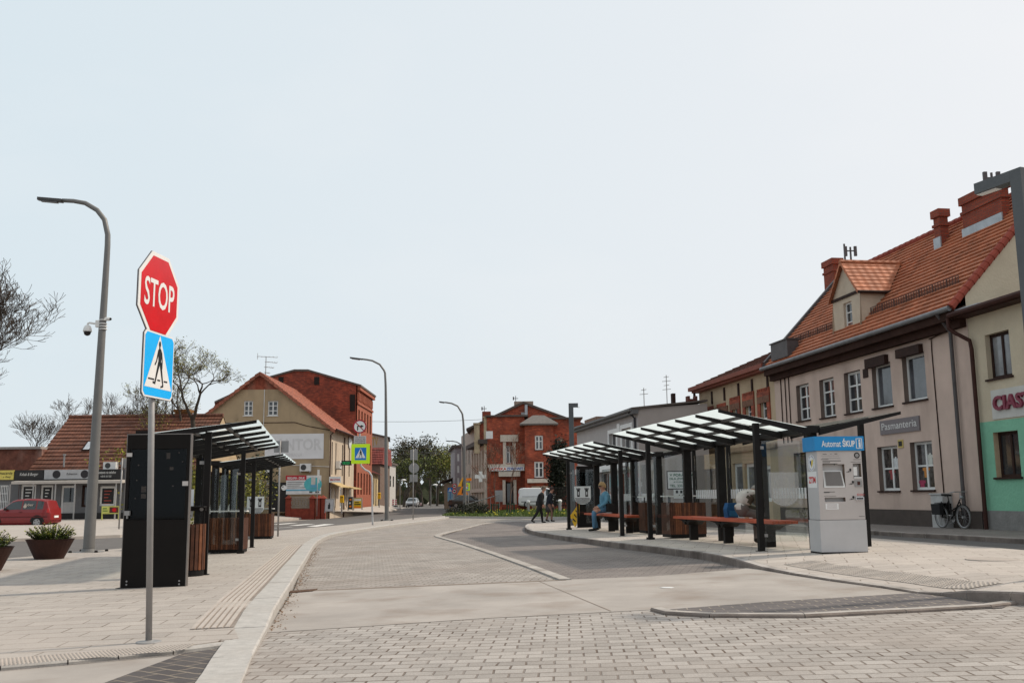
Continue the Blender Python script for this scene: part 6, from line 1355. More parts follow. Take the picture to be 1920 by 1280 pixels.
# ticket machine
def ticket_machine():
    a, c = G(1541, 1038, PZ), G(1628, 1034.5, PZ); d = c - a; W_ = V((d.x, d.y)).length; rz = math.atan2(d.y, d.x); D = .52; H = zat(818, a) - a.z
    root = thing('ticket_machine', 'pale grey ticket machine with a blue header and a tilted screen', 'ticket machine', (a.x, a.y, a.z), rz)
    body = mat('machine_grey', (.47, .43, .41), .5, .05, var=.05, scale=2, grime=.06); side = mat('machine_side', (.47, .46, .46), .45, .05, var=.05, grime=.06)
    zb = H * .285; zh = H * .875
    b = MB(); b.box(0, W_, 0, D, -.08, .03, 1); b.box(-.0, W_, -.0, D, .03, zb - .004); b.build('base', [side, BLK], root)
    # upper body with recesses
    f = Fac((0, 0, 0), (1, 0, 0), toward=V((0, -9, 0)))
    rec = [(.13 * W_, .60 * W_, .665 * H, .765 * H + .03), (.13 * W_, .58 * W_, .44 * H, .475 * H), (.785 * W_, .96 * W_, .635 * H, .765 * H)]
    scr = (.12 * W_, .60 * W_, .56 * H, .76 * H); rec = [scr, rec[1], rec[2]]
    b = MB(); wall(b, f, .012, W_ - .012, zb + .004, zh, rec, rev=.09, rmi=2); b.box(0.012, W_ - .012, .092, D - .01, zb + .004, zh, 1)
    b.poly([(.012, 0, zb + .004), (.012, .092, zb + .004), (.012, .092, zh), (.012, 0, zh)], 1); b.poly([(W_ - .012, 0, zb + .004), (W_ - .012, .092, zb + .004), (W_ - .012, .092, zh), (W_ - .012, 0, zh)], 1)
    b.build('body', [body, side, mat('recess_brown', (.20, .145, .11), .6)], root)
    hb = MB(); hb.box(-.035, W_ + .035, -.03, D + .02, zh + .004, H); hd = hb.build('header', mat('header_blue', (.015, .23, .52), .4, var=.05), root); tb = MB()
    text(tb, 'Automat', (.10, -.03, zh + (H - zh) * .27), (1, 0, 0), Z, W_ * .42, (H - zh) * .44, bold=.012); text(tb, 'ŚKUP', (.10 + W_ * .455, -.03, zh + (H - zh) * .27), (1, 0, 0), Z, W_ * .27, (H - zh) * .58, bold=.035)
    x = W_ * .865; s_ = W_ * .135; z = zh + (H - zh) * .14; h_ = (H - zh) * .72
    for q in ((x, x + s_, z, z + .012), (x, x + s_, z + h_ - .012, z + h_), (x, x + .012, z, z + h_), (x + s_ - .012, x + s_, z, z + h_)): tb.box(q[0], q[1], -.0355, -.031, q[2], q[3])
    text(tb, 'i', (x + s_ * .42, -.03, z + h_ * .12), (1, 0, 0), Z, s_ * .34, h_ * .76, bold=.08)
    tb.build('lettering', WHITE, hd)
    # tilted screen
    b = MB(); x0, x1, z0, z1 = scr; b.prism([(x0 + .01, -.012, z0), (x1 - .01, -.012, z0), (x1 - .03, .075, z0 + (z1 - z0) * .74), (x0 + .03, .075, z0 + (z1 - z0) * .74)], (0, .012, .0)); s = b.build('screen_frame', WFRAME, root)
    b = MB(); b.poly([(x0 + .045, -.0105, z0 + .035), (x1 - .045, -.0105, z0 + .035), (x1 - .06, .0625, z0 + (z1 - z0) * .68), (x0 + .06, .0625, z0 + (z1 - z0) * .68)]); 
    for p in b.v: p.y -= .006
    b.build('screen', mat('screen_grey', (.16, .145, .135), .25), s)
    b = MB(); b.box(.79 * W_, .87 * W_, -.0, .08, .66 * H, .735 * H); b.box(.79 * W_, .955 * W_, -.012, .05, .637 * H, .648 * H); b.build('card_slot', WFRAME, root)
    b = MB(); b.box(.80 * W_, .96 * W_, -.016, -.002, .565 * H, .622 * H); k = b.build('keypad', GALV, root); b = MB(); b.box(.85 * W_, .91 * W_, -.022, -.017, .58 * H, .61 * H); b.build('keypad_hole', mat('keypad_dark', (.06, .02, .015)), k)
    b = MB(); b.box(.79 * W_, .97 * W_, -.03, -.002, .452 * H, .478 * H); b.box(.81 * W_, .95 * W_, -.034, -.031, .458 * H, .470 * H, 1); b.build('coin_slot', [mat('chrome', (.5, .5, .52), .2, .8), BLACKT], root)
    b = MB(); b.box(.975 * W_, .99 * W_, -.008, -.002, .47 * H, .51 * H); b.build('door_lock', BLACKT, root)
    # small print, logo, pictograms
    b = MB()
    for k, (x0, x1, zz, t) in enumerate(((.14, .23, .845, .006), (.30, .34, .847, .004), (.40, .46, .847, .008), (.10, .50, .832, .002), (.12, .52, .812, .002), (.10, .26, .800, .006), (.13, .53, .787, .007), (.13, .29, .773, .007), (.13, .45, .761, .007), (.80, .97, .797, .005), (.88, .95, .737 + .02, .006), (.12, .24, .516, .012), (.24, .36, .521, .006), (.12, .38, .487, .003), (.74, .97, .765 + .012, .004), (.85, .97, .30 + .012, .004))): b.box(x0 * W_, x1 * W_, -.003, -.001, zz * H, zz * H + t * 1.3)
    b.lathe((.885 * W_, -.001, .835 * H), [(.055, 0), (.055, -.003)], 20, axis='y')
    b.lathe((.38 * W_, -.001, .785 * H - .02 - .04), [(.01, 0), (.01, -.003)], 10, axis='y')
    for x, z in ((.70, .70), (.74, .595), (.73, .465)): b.box(x * W_ - .03, x * W_ + .035, -.003, -.001, z * H - .012, z * H + .0); b.lathe((x * W_ + .02, -.001, z * H + .025), [(.022, 0), (.022, -.003)], 8, axis='y'); b.box(x * W_ - .06, x * W_ + .0, -.003, -.001, z * H - .022, z * H - .016)
    b.build('print', BLACKT, root)
    b = MB(); b.lathe((.885 * W_, -.0045, .835 * H), [(.034, 0), (.034, -.001)], 16, axis='y'); b.build('emblem', GALV, root)
    b = MB(); b.box(.14 * W_, .42 * W_, -.003, -.001, .375 * H, .425 * H); lb = b.build('paper_label', WHITE, root); b = MB()
    for k in range(4): b.box(.17 * W_, .39 * W_, -.0045, -.0035, (.385 + .01 * k) * H, (.388 + .01 * k) * H)
    b.build('label_print', mat('print_grey_red', (.25, .16, .15)), lb)
    b = MB()
    for k in range(3): b.lathe((.86 * W_ + .05 * k, -.002, .497 * H), [(.02, 0), (.02, -.002)], 12, axis='y', mi=0); b.lathe((.86 * W_ + .05 * k, -.0045, .497 * H), [(.013, 0), (.013, -.001)], 12, axis='y', mi=1)
    b.build('prohibition_print', [RED, body], root)
    # stickers on the left flank: round emblem and ZTM
    u = V((0, -1, 0)); n = V((-1, 0, 0)); xs = .009
    b = MB(); b.box(xs - .001, xs + .002, .06, D - .05, .56 * H, .70 * H); st = b.build('flank_sticker', WHITE, root); tb = MB(); text(tb, 'ZTM', (xs - .001, D - .09, .60 * H), u, Z, D - .2, .055 * H, bold=.03, d=.003); tb.build('lettering', RED, st)
    b = MB(); cy, cz = D * .5, .775 * H
    ring = [(xs - .002, cy + .16 * cos(a), cz + .15 * sin(a)) for a in [2 * pi * k / 28 for k in range(28)]]; b.prism(ring, (.003, 0, 0), 0)
    for k in range(26):
        if k in (6, 19): continue
        a = 2 * pi * k / 26; b.box(xs - .004, xs - .0025, cy + .125 * cos(a) - .007, cy + .125 * cos(a) + .007, cz + .125 * sin(a) - .009, cz + .125 * sin(a) + .009, 1)
    hb_ = lambda sc, ox: [(xs - .006, cy + ox - (sc * x), cz + sc * y) for x, y in ((0, -.9), (.55, -.25), (.6, .25), (.35, .5), (.05, .35), (-.1, 0))]
    b.prism([(xs - .005, cy + .01 + y_, cz + z_) for y_, z_ in ((0, -.06), (.055, -.005), (.06, .035), (.035, .05), (.0, .03))], (.002, 0, 0), 1); b.prism([(xs - .0055, cy - .0 - y_, cz + z_) for y_, z_ in ((0, -.085), (.055, -.02), (.075, .045), (.045, .07), (.0, .025))], (.002, 0, 0), 2)
    b.build('round_emblem', [WHITE, mat('emblem_blue', (.02, .06, .25)), mat('emblem_yellow', (.7, .52, .02))], root)
    b = MB(); b.box(W_ + .036, W_ + .12, .15, .25, H - .2, H - .1); b.build('side_camera', WFRAME, root)
ticket_machine()

# ---- signs
def disc(mb, c, r, n, d=.004, mi=0, k=28, inner=None):
    n = V(n).normalized(); u = Z.cross(n).normalized(); v = n.cross(u); c = V(c)
    if inner is None: mb.prism([c + u * (r * cos(2 * pi * i / k)) + v * (r * sin(2 * pi * i / k)) for i in range(k)], n * d, mi)
    else:
        for i in range(k):
            a, b_ = 2 * pi * i / k, 2 * pi * (i + 1) / k; e = lambda q, rr: c + u * (rr * cos(q)) + v * (rr * sin(q))
            mb.prism([e(a, inner), e(a, r), e(b_, r), e(b_, inner)], n * d, mi)
def walker(mb, P, mi):       # black pedestrian pictogram in a unit square, P maps (x, y) to the sign
    def lim(pts, w0, w1):
        (x0, y0), (x1, y1) = pts; dx, dy = x1 - x0, y1 - y0; l = math.hypot(dx, dy); nx, ny = -dy / l, dx / l
        mb.poly([P(x0 + nx * w0, y0 + ny * w0), P(x0 - nx * w0, y0 - ny * w0), P(x1 - nx * w1, y1 - ny * w1), P(x1 + nx * w1, y1 + ny * w1)], mi)
    mb.poly([P(.50 + .035 * cos(a), .80 + .05 * sin(a)) for a in [2 * pi * i / 14 for i in range(14)]], mi)
    lim(((.50, .755), (.50, .70)), .018, .03); mb.poly([P(.455, .715), P(.475, .50), P(.565, .50), P(.57, .70), (P(.53, .735))], mi)
    lim(((.47, .70), (.41, .53)), .022, .016); lim(((.41, .53), (.36, .47)), .016, .016); lim(((.565, .68), (.60, .55)), .02, .016); lim(((.60, .55), (.60, .43)), .016, .014)
    lim(((.50, .52), (.44, .36)), .036, .026); lim(((.44, .36), (.385, .20)), .026, .018); lim(((.40, .195), (.31, .205)), .018, .016)
    lim(((.545, .52), (.595, .36)), .036, .026); lim(((.595, .36), (.655, .17)), .026, .018); lim(((.665, .175), (.575, .150)), .018, .014)
def stop_sign():
    p = G(279, 1201, .07); p.z = LPZ(p); root = thing('stop_sign', 'red octagonal STOP sign above a blue pedestrian crossing sign on a grey pole', 'road sign', p)
    tilt = V((-.033, 0, 1)).normalized()      # the pole leans a little
    zs, zd0, zd1 = zat(635, p) - p.z, zat(750, p) - p.z, zat(622, p) - p.z; zt = zat(474, p) - p.z
    b = MB(); b.tube([tilt * -.05, tilt * (zt - .12)], .031, 14); b.build('pole', GALV, root, smooth=True)
    b = MB(); b.lathe((0, 0, 0), [(.12, -.02), (.12, .006), (.115, .010), (.05, .012), (.034, .02)], 24); b.build('base_plate', GALV, root)
    # the panels face the side road on the right
    n = V((.9914, -.130, 0)).normalized()
    u = V((-n.y, n.x, 0)); v = Z
    # octagon
    h = (zt - zs) / 2 * .95; c = tilt * ((zt + zs) / 2) + n * .05; k = h / cos(pi / 8)
    oc = lambda r, d: [c + n * d + u * (r * cos(pi / 8 + i * pi / 4)) + v * (r * sin(pi / 8 + i * pi / 4)) for i in range(8)]
    b = MB(); b.prism(oc(k, .014), n * .008, 0); b.prism(oc(k * 1.005, .002), n * .012, 1); pn = b.build('stop_panel', [mat('sign_white', (.70, .69, .68), .35, var=.03), PIPE_G], root)
    b = MB(); b.prism(oc(k * .90, .0225), n * .002); b.build('red_field', mat('stop_red', (.54, .006, .012), .22, var=.10, scale=5, spec=.5), pn)
    tb = MB(); text(tb, 'STOP', c + n * .0255 - u * (h * .74) - v * (h * .33), u, v, h * 1.48, h * .68, bold=.012, d=.001); tb.build('lettering', mat('sign_white', (.70, .69, .68)), pn)
    # crossing sign
    w_ = .30; c2 = tilt * ((zd0 + zd1) / 2) + n * .05; hh = (zd1 - zd0) / 2 * .95; hw = hh * .95
    P = lambda x, y, d=.028: c2 + n * d + u * ((x - .5) * 2 * hw) + v * ((y - .5) * 2 * hh)
    rr = [(.06, 0), (.94, 0), (1, .06), (1, .94), (.94, 1), (.06, 1), (0, .94), (0, .06)]
    b = MB(); b.prism([P(x, y, .014) for x, y in rr], n * .008, 0); b.prism([P((x - .5) * 1.01 + .5, (y - .5) * 1.01 + .5, .002) for x, y in rr], n * .012, 1); cs = b.build('crossing_panel', [mat('sign_white', (.70, .69, .68)), PIPE_G], root)
    b = MB(); b.poly([P((x - .5) * .95 + .5, (y - .5) * .95 + .5, .0235) for x, y in rr]); b.build('blue_field', mat('crossing_blue', (.008, .40, .87), .3, var=.04), cs)
    b = MB(); b.poly([P(.5, .965, .025), P(.055, .15, .025), P(.945, .15, .025)]); b.build('white_triangle', mat('sign_white', (.70, .69, .68)), cs)
    b = MB(); walker(b, lambda x, y: P(x, y + .03, .0265), 0)
    for x0, x1 in ((.16, .36), (.46, .56), (.68, .80)): b.poly([P(x0, .265, .0262), P(x1, .265, .0262), P(x1, .29, .0262), P(x0, .29, .0262)])
    b.build('pictogram', BLACKT, cs)
    b = MB()
    for z in (zt - .2, zs + .2, zd0 + .12, zd1 - .12): b.tube([tilt * z - u * .06 + n * .03, tilt * z + u * .06 + n * .03], .02, 6); b.lathe(tilt * z, [(.036, -.02), (.036, .02)], 12)
    b.build('clamp', GALV, root)
stop_sign()
def crossing_mast():
    p = G(699, 984, .14); root = thing('crossing_sign', 'yellow bordered pedestrian crossing sign and no right turn sign on a bent mast', 'road sign', p); Y = p.y
    A = lambda px, py, dy=0: at(px, py, Y + dy) - p
    pts = [V((0, 0, -.1))] + [A(698, y) for y in (950, 905)] + [A(x, y) for x, y in ((697, 892), (692, 884), (684, 880), (677, 873), (675, 862))] + [A(674.5, 790)]
    b = MB(); b.tube(spline(pts, .3), .05, 10); b.build('mast', mat('pale_mast', (.42, .42, .43), .5), root, smooth=True)
    n = V((0, -1, 0)); c = A(676.5, 850.5); s = (A(694, 850) - A(659.5, 850)).x / 2; b = MB(); b.box(c.x - s, c.x + s, -.10, -.08, c.z - s * 1.06, c.z + s * 1.06); pn = b.build('yellow_panel', LIME, root)
    q = s * .62; b = MB(); b.box(c.x - q, c.x + q, -.108, -.101, c.z - q * 1.08, c.z + q * 1.08); b.build('blue_field', mat('crossing_blue2', (.01, .17, .55), .35), pn)
    P = lambda x, y, d=.11: V((c.x + (x - .5) * 2 * q, -d, c.z + (y - .5) * 2.16 * q)); b = MB(); b.poly([P(.5, .95), P(.06, .16), P(.94, .16)]); b.build('white_triangle', WHITE, pn)
    b = MB(); walker(b, lambda x, y: P(x, y, .112), 0); b.build('pictogram', BLACKT, pn)
    c = A(675, 799.5); r = (A(688, 800) - A(662, 800)).x / 2; b = MB(); disc(b, c + n * .08, r, n, .015, 0); pr = b.build('no_turn_panel', WHITE, root)
    b = MB(); disc(b, c + n * .096, r, n, .004, 0, inner=r * .80); e = V((.707, 0, -.707)) * r * .82; w_ = V((.707, 0, .707)) * r * .06; b.prism([c + n * .101 - e - w_, c + n * .101 + e - w_, c + n * .101 + e + w_, c + n * .101 - e + w_], n * .003); b.build('red_ring', mat('sign_red_dark', (.36, .015, .03), .4), pr)
    b = MB(); o = c + n * .099
    for x0, x1, z0, z1 in ((-.38, -.22, -.55, .12), (-.22, .2, -.04, .12)): b.poly([o + V((r * x0, 0, r * z0)), o + V((r * x1, 0, r * z0)), o + V((r * x1, 0, r * z1)), o + V((r * x0, 0, r * z1))])
    b.poly([o + V((r * .2, 0, r * -.16)), o + V((r * .6, 0, r * .04)), o + V((r * .2, 0, r * .25))]); b.build('turn_arrow', BLACKT, pr)
    c0, c1 = A(664, 832), A(687, 817); b = MB(); b.box(c0.x, c1.x, -.09, -.075, c0.z, c1.z); pl = b.build('text_panel', mat('panel_grey', (.48, .46, .46), .5), root); tb = MB()
    for k, s_ in enumerate(('Nie dotyczy', 'autobusow linii', 'komunikacji', 'miejskiej')): text(tb, s_, (c0.x + .06, -.09, c1.z - .12 - .105 * k), (1, 0, 0), Z, c1.x - c0.x - .12, .065, bold=.02)
    tb.build('lettering', BLACKT, pl)
crossing_mast()
def led_display():
    p0, p1 = at(640, 872, 57), at(659, 863, 57); root = thing('pharmacy_display', 'small black display box with green digits left of the yellow crossing sign', 'display', ((p0.x + p1.x) / 2, 57, p0.z)); b = MB(); w_ = (p1.x - p0.x) / 2; b.box(-w_, w_, 0, .12, 0, p1.z - p0.z); b.tube([(w_ - .005, .06, .14), (w_ + .48, .55, .14)], .02, 5); b.build('case', BLACKT, root)
    b = MB(); h_ = p1.z - p0.z
    for x in (-.6, -.3, .2, .5): disc(b, (x * w_ * .9, -.002, h_ / 2), h_ * .28, (0, -1, 0), .004, 0, 10, h_ * .18)
    m = mat('led_green', (.01, .08, .03), .5); m.node_tree.nodes['Principled BSDF'].inputs['Emission Color'].default_value = (.02, .5, .12, 1); m.node_tree.nodes['Principled BSDF'].inputs['Emission Strength'].default_value = .35
    b.build('digits', m, root)
led_display()
SBACK = mat('sign_back_grey', (.27, .265, .265), .55, .3, var=.08)
def back_sign(label, foot, plates, dz=.14, pole=.035, m=None, topy=None, Y=None):
    p = G(*foot, dz) if Y is None else at(*foot, Y); root = thing('traffic_sign', label, 'road sign', p); A = lambda px, py: at(px, py, p.y) - p
    ty = topy or min(q[2] - (q[3] if q[0] != 'rect' else (q[4] - q[2]) * 0) for q in plates); px_t = foot[0] + (foot[1] - ty) * (foot[0] - 960) * -1 / 12000 - (foot[1] - ty) * .011
    top = A(px_t, ty); b = MB(); b.tube([V((0, 0, -.1)), V((top.x, 0, top.z))], pole, 8); b.build('pole', GALV, root, smooth=True)
    for q in plates:
        if q[0] == 'rect':
            a, c = A(q[1], q[4]), A(q[3], q[2]); b = MB(); b.box(a.x, c.x, .04, .055, a.z, c.z); b.box((a.x + c.x) / 2 - .1, (a.x + c.x) / 2 + .1, .02, .04, (a.z + c.z) / 2 - .03, (a.z + c.z) / 2 + .03); b.build('sign_plate', m or SBACK, root)
        elif q[0] == 'disc':
            c = A(q[1], q[2]); r = q[3] / F * p.y; b = MB(); disc(b, c + V((0, .055, 0)), r, (0, -1, 0), .015); b.build('sign_plate', m or SBACK, root)
        elif q[0] == 'diamond':
            c = A(q[1], q[2]); r = q[3] / F * p.y; b = MB(); b.prism([c + V((r * x, .05, r * z)) for x, z in ((0, -1), (1, 0), (0, 1), (-1, 0))], (0, .015, 0)); b.build('sign_plate', m or SBACK, root)
    return root
back_sign('sign pole seen from behind, with a round plate between two rectangular ones', (774.5, 973.5), [('rect', 769, 842, 783, 862), ('disc', 776, 877, 9.5), ('rect', 768, 889, 783, 903)])
back_sign('thin pole with a dark rectangular plate above the far left shelter', (521, 1005), [('rect', 513, 826, 541, 848)], pole=.035)
back_sign('pole by the beige house with a dark round plate over a smaller one, from behind', (658.5, 962), [('disc', 656.5, 888, 8.2), ('rect', 650, 899, 664, 911)], pole=.03)
back_sign('grey pole across the street carrying a diamond plate seen from behind', (223, 990), [('diamond', 233, 868, 10)], pole=.04, Y=49.5)
back_sign('narrow pole with a white sign turned edge-on, by the red fence pillars', (594, 964.5), [('rect', 596, 880, 599, 905)], pole=.03, m=WHITE, Y=80)
# warning and speed signs by the third lamp
def sign_cluster():
    Y = 92; p = at(866, 952, Y); root = thing('roadworks_sign', 'two orange triangular roadworks signs one above the other on the lamp post', 'road sign', p); A = lambda px, py: at(px, py, Y) - p
    for cx, cy, s_ in ((868, 904, 10), (867.5, 919, 10.5)):
        c = A(cx, cy); r = s_ / F * Y; T = lambda k: [c + V((k * r * x, 0, k * r * z)) for x, z in ((0, 1), (-1, -.75), (1, -.75))]; b = MB(); b.prism([q + V((0, .0, 0)) for q in T(1)], (0, .03, 0)); s2 = b.build('orange_triangle', ORNG if cy > 910 else mat('sign_amber', (.75, .36, .02), .45), root)
        b = MB(); c2 = c + V((0, -.004, -.12 * r)); b.poly([c2 + V((-.2 * r, 0, -.5 * r)), c2 + V((-.05 * r, 0, -.5 * r)), c2 + V((.15 * r, 0, .3 * r)), c2 + V((-.1 * r, 0, .3 * r))]); b.poly([c2 + V((.05 * r, -.001, -.5 * r)), c2 + V((.25 * r, -.001, -.5 * r)), c2 + V((.2 * r, -.001, .1 * r))]); disc(b, c2 + V((.05 * r, 0, .45 * r)), .12 * r, (0, -1, 0), .003, k=10); b.build('pictogram', BLACKT, s2)
    b = MB(); c = A(880, 900); b.box(c.x - .3, c.x + .2, .05, .07, c.z - .05, c.z + .2); b.build('orange_plate', ORNG, root)
    p = at(876, 952, Y + 2); root = thing('crossing_sign', 'small lime bordered crossing sign beside the roadworks triangles', 'road sign', p); A = lambda px, py: at(px, py, Y + 2) - p
    a, c = A(871, 919), A(881, 905); b = MB(); b.tube([(.1, .05, -.2), (.1, .05, c.z)], .04, 6); b.build('pole', GALV, root); b = MB(); b.box(a.x, c.x, 0, .03, a.z, c.z); pn = b.build('lime_panel', LIME, root); b = MB(); w_ = c.x - a.x; h_ = c.z - a.z; b.box(a.x + .12 * w_, c.x - .3 * w_, -.006, -.002, a.z + .15 * h_, c.z - .15 * h_); b.poly([(a.x + .18 * w_, -.008, a.z + .25 * h_), (a.x + .62 * w_, -.008, a.z + .25 * h_), (a.x + .4 * w_, -.008, a.z + .8 * h_)], 1); b.build('blue_field', [mat('crossing_blue2', (.01, .17, .55)), WHITE], pn)
    p = at(853, 947, 120); root = thing('speed_sign', 'two round red ringed signs one above the other by the far right houses', 'road sign', p); A = lambda px, py: at(px, py, 120) - p; b = MB(); b.tube([(0, .05, -.3), A(852, 908) + V((0, .05, 0))], .05, 6); b.build('pole', GALV, root)
    for y in (910.5, 920.5): c = A(852, y); b = MB(); disc(b, c, .29, (0, -1, 0), .02, 0, 16); s2 = b.build('sign_plate', WHITE, root); b = MB(); disc(b, c + V((0, -.021, 0)), .29, (0, -1, 0), .004, 0, 16, .2); b.build('red_ring', RED, s2); b = MB(); b.box(c.x - .12, c.x + .12, -.03, -.022, c.z - .07, c.z + .07); b.build('numeral', BLACKT, s2)
    p = at(844, 947, 122); root = thing('crossing_sign', 'blue square crossing sign left of the red ringed signs', 'road sign', p); A = lambda px, py: at(px, py, 122) - p; c = A(844, 918); b = MB(); b.box(c.x - .3, c.x + .3, 0, .03, c.z - .28, c.z + .28); b.tube([(0, .06, -.3), (0, .06, c.z)], .04, 5); s2 = b.build('blue_panel', mat('crossing_blue2', (.01, .17, .55)), root); b = MB(); b.poly([(c.x - .22, -.004, c.z - .2), (c.x + .22, -.004, c.z - .2), (c.x, -.004, c.z + .22)]); b.build('white_triangle', WHITE, s2)
sign_cluster()
# yellow warning panel on the right platform
p = pgr(1078, 989); root = thing('warning_panel', 'yellow and black striped warning panel leaning at the platform end', 'warning panel', p, R(-35)); b = MB(); b.prism([(-.22, 0, .45), (.0, .0, 0.02), (.2, 0, .35), (.22, 0, .95)], (0, .03, 0)); pn = b.build('panel', mat('warning_yellow', (.70, .40, .02), .5, var=.1), root); b = MB()
for k in range(3): b.poly([(-.1 + .07 * k, -.003, .32 + .16 * k), (.02 + .06 * k, -.003, .22 + .16 * k), (.05 + .05 * k, -.003, .26 + .16 * k), (-.09 + .07 * k, -.003, .38 + .16 * k)])
b.build('stripe', BLACKT, pn)

# ---- lamps
def lamp_shape(root, p, head_px, top_px, shoulder_px, base_r, foot=True):
    """tapered steel post that bends over into an arm, all in a plane facing the camera at depth p.y"""
    A = lambda q: at(q[0], q[1], p.y) - p
    pts = [V((0, 0, -.05)), A(shoulder_px[0])] + [A(q) for q in shoulder_px[1:]] + [A(top_px)]
    sp = spline(pts, .35); n = len(sp); L = [0]
    for i in range(1, n): L.append(L[-1] + (sp[i] - sp[i - 1]).length)
    b = MB(); b.tube(sp, [base_r * (1 - .62 * l / L[-1]) for l in L], 14); b.build('post', LAMPG, root, smooth=True)
    a, c = A(top_px), A(head_px); d = (c - a); l = d.length; d.normalize(); up = V((0, -1, 0)).cross(d).normalized(); up = up if up.z > 0 else -up; s = V((0, 1, 0)); b = MB()
    w_ = l * .13; b.prism([a + s * -w_ + up * .03, a + s * w_ + up * .03, c + s * w_ * .7 + up * .05 + d * 0, c - s * w_ * .7 + up * .05], -up * l * .0 + Z * -.09); b.build('lamp_head', mat('lamp_head_dark', (.06, .058, .056), .45, .2), root)
    b = MB(); m_ = a.lerp(c, .18); e = a.lerp(c, .85); b.prism([m_ + s * -w_ * .6 - Z * .064, m_ + s * w_ * .6 - Z * .064, e + s * w_ * .5 - Z * .05, e - s * w_ * .5 - Z * .05], Z * -.03); b.build('lamp_lens', mat('lens_grey', (.16, .16, .165), .2), root)
    if foot:
        b = MB(); b.lathe((0, 0, 0), [(base_r * 2.6, -.03), (base_r * 2.6, .02), (base_r * 1.3, .03), (base_r * 1.15, .10)], 20); b.build('foot_flange', LAMPG, root)
        for k in range(4):
            a_ = pi / 4 + k * pi / 2; b = MB(); b.lathe((base_r * 3.2 * cos(a_), base_r * 3.2 * sin(a_), 0), [(.05, -.01), (.05, .05), (.03, .07)], 8); b.build('anchor_bolt', BLK, root)
p = G(166, 1035, .13); l1 = thing('street_lamp', 'tall grey street lamp carrying two security cameras by the flower tub', 'street lamp', p, 0, 'curved grey street lamps')
lamp_shape(l1, p, (71, 373), (117, 376), [(187, 690), (198, 520), (202, 440), (196, 412), (182, 394), (160, 381), (138, 377)], .16)
p = G(725.5, 975.5, .14); l2 = thing('street_lamp', 'grey street lamp with a bent arm beside the yellow crossing sign', 'street lamp', p, 0, 'curved grey street lamps')
lamp_shape(l2, p, (656, 670.5), (679, 673), [(724, 860), (723, 720), (720, 694), (712, 683), (698, 676)], .15)
p = at(871, 955, 86); l3 = thing('street_lamp', 'grey street lamp behind the flower bed, left of the pharmacy', 'street lamp', p, 0, 'curved grey street lamps')
lamp_shape(l3, p, (823, 753), (835, 754), [(871, 860), (868.5, 788), (865, 772), (858, 761), (847, 756)], .16, False)
p = at(871.5, 950, 125); l4 = thing('street_lamp', 'more distant grey street lamp whose arm shows below the one by the pharmacy', 'street lamp', p, 0, 'curved grey street lamps')
lamp_shape(l4, p, (836, 826), (845, 826.5), [(869, 890), (867.5, 842), (863, 832), (856, 828)], .16, False)
for k, (px, yt, Y, hx, lab) in enumerate(((750, 899, 170, 757, 'small far street lamp left of the silver car'), (808, 908, 180, 816, 'small far street lamp right of the silver car'), (818, 872, 200, 824, 'distant lamp head among the green trees'), (818, 887, 215, 823, 'distant lamp head low among the green trees'))):
    p = at(px, 946, Y); root = thing('street_lamp', lab, 'street lamp', p, 0, 'far street lamps'); A = lambda x, y: at(x, y, Y) - p; b = MB(); b.tube([V((0, 0, -.5)), A(px, yt + 4), A(px + 1, yt + 1), A(hx - 2, yt)], .07, 6); b.build('post', LAMPG, root); c = A(hx, yt); b = MB(); b.lathe(c, [(.1, .12), (.42, .02), (.45, -.08), (.2, -.16)], 10); b.build('lamp_head', WHITE, root)
# cameras on the first lamp
def cameras():
    Y = l1.location.y - .02; A = lambda x, y: at(x, y, Y); c = A(164, 619)
    root = thing('security_camera', 'white dome camera on a bracket on the left street lamp', 'camera', c); q = A(189, 607) - c
    b = MB(); b.tube([V((0, 0, .12)), V((0, 0, .2)), V((.05, 0, .22)), V((q.x - .12, 0, q.z)), V((q.x, 0, q.z))], .03, 8); b.box(q.x - .14, q.x - .02, -.05, .05, q.z - .1, q.z + .1); b.build('bracket', WFRAME, root)
    b = MB(); b.lathe((0, 0, 0), [(.05, .15), (.09, .12), (.115, .04), (.125, -.02), (.125, -.04)], 18); b.build('housing', WFRAME, root, smooth=True)
    b = MB(); b.lathe((0, 0, 0), [(.10, -.042), (.10, -.08), (.075, -.135), (.03, -.16)], 18); b.build('dome', mat('dome_dark', (.02, .018, .017), .1), root, smooth=True)
    c = A(203, 598); root = thing('security_camera', 'small white bullet camera high on the left street lamp', 'camera', c); b = MB(); b.lathe((0, 0, 0), [(.03, -.2), (.05, -.12), (.055, .02), (.05, .05)], 12, axis='x'); b.build('housing', WFRAME, root); b = MB(); b.lathe((0, 0, 0), [(.045, .052), (.03, .09), (.012, .1)], 12, axis='x'); b.build('lens', BLACKT, root)
    b = MB(); P = l1.location
    for y in (600, 607, 612, 617): q = A(193.5, y); b.lathe((q.x, q.y, q.z), [(.112, -.012), (.112, .012)], 14)
    tag(b.build('pole_clamp', WFRAME), 'white strap clamps round the left street lamp at the cameras', 'clamp')
cameras()
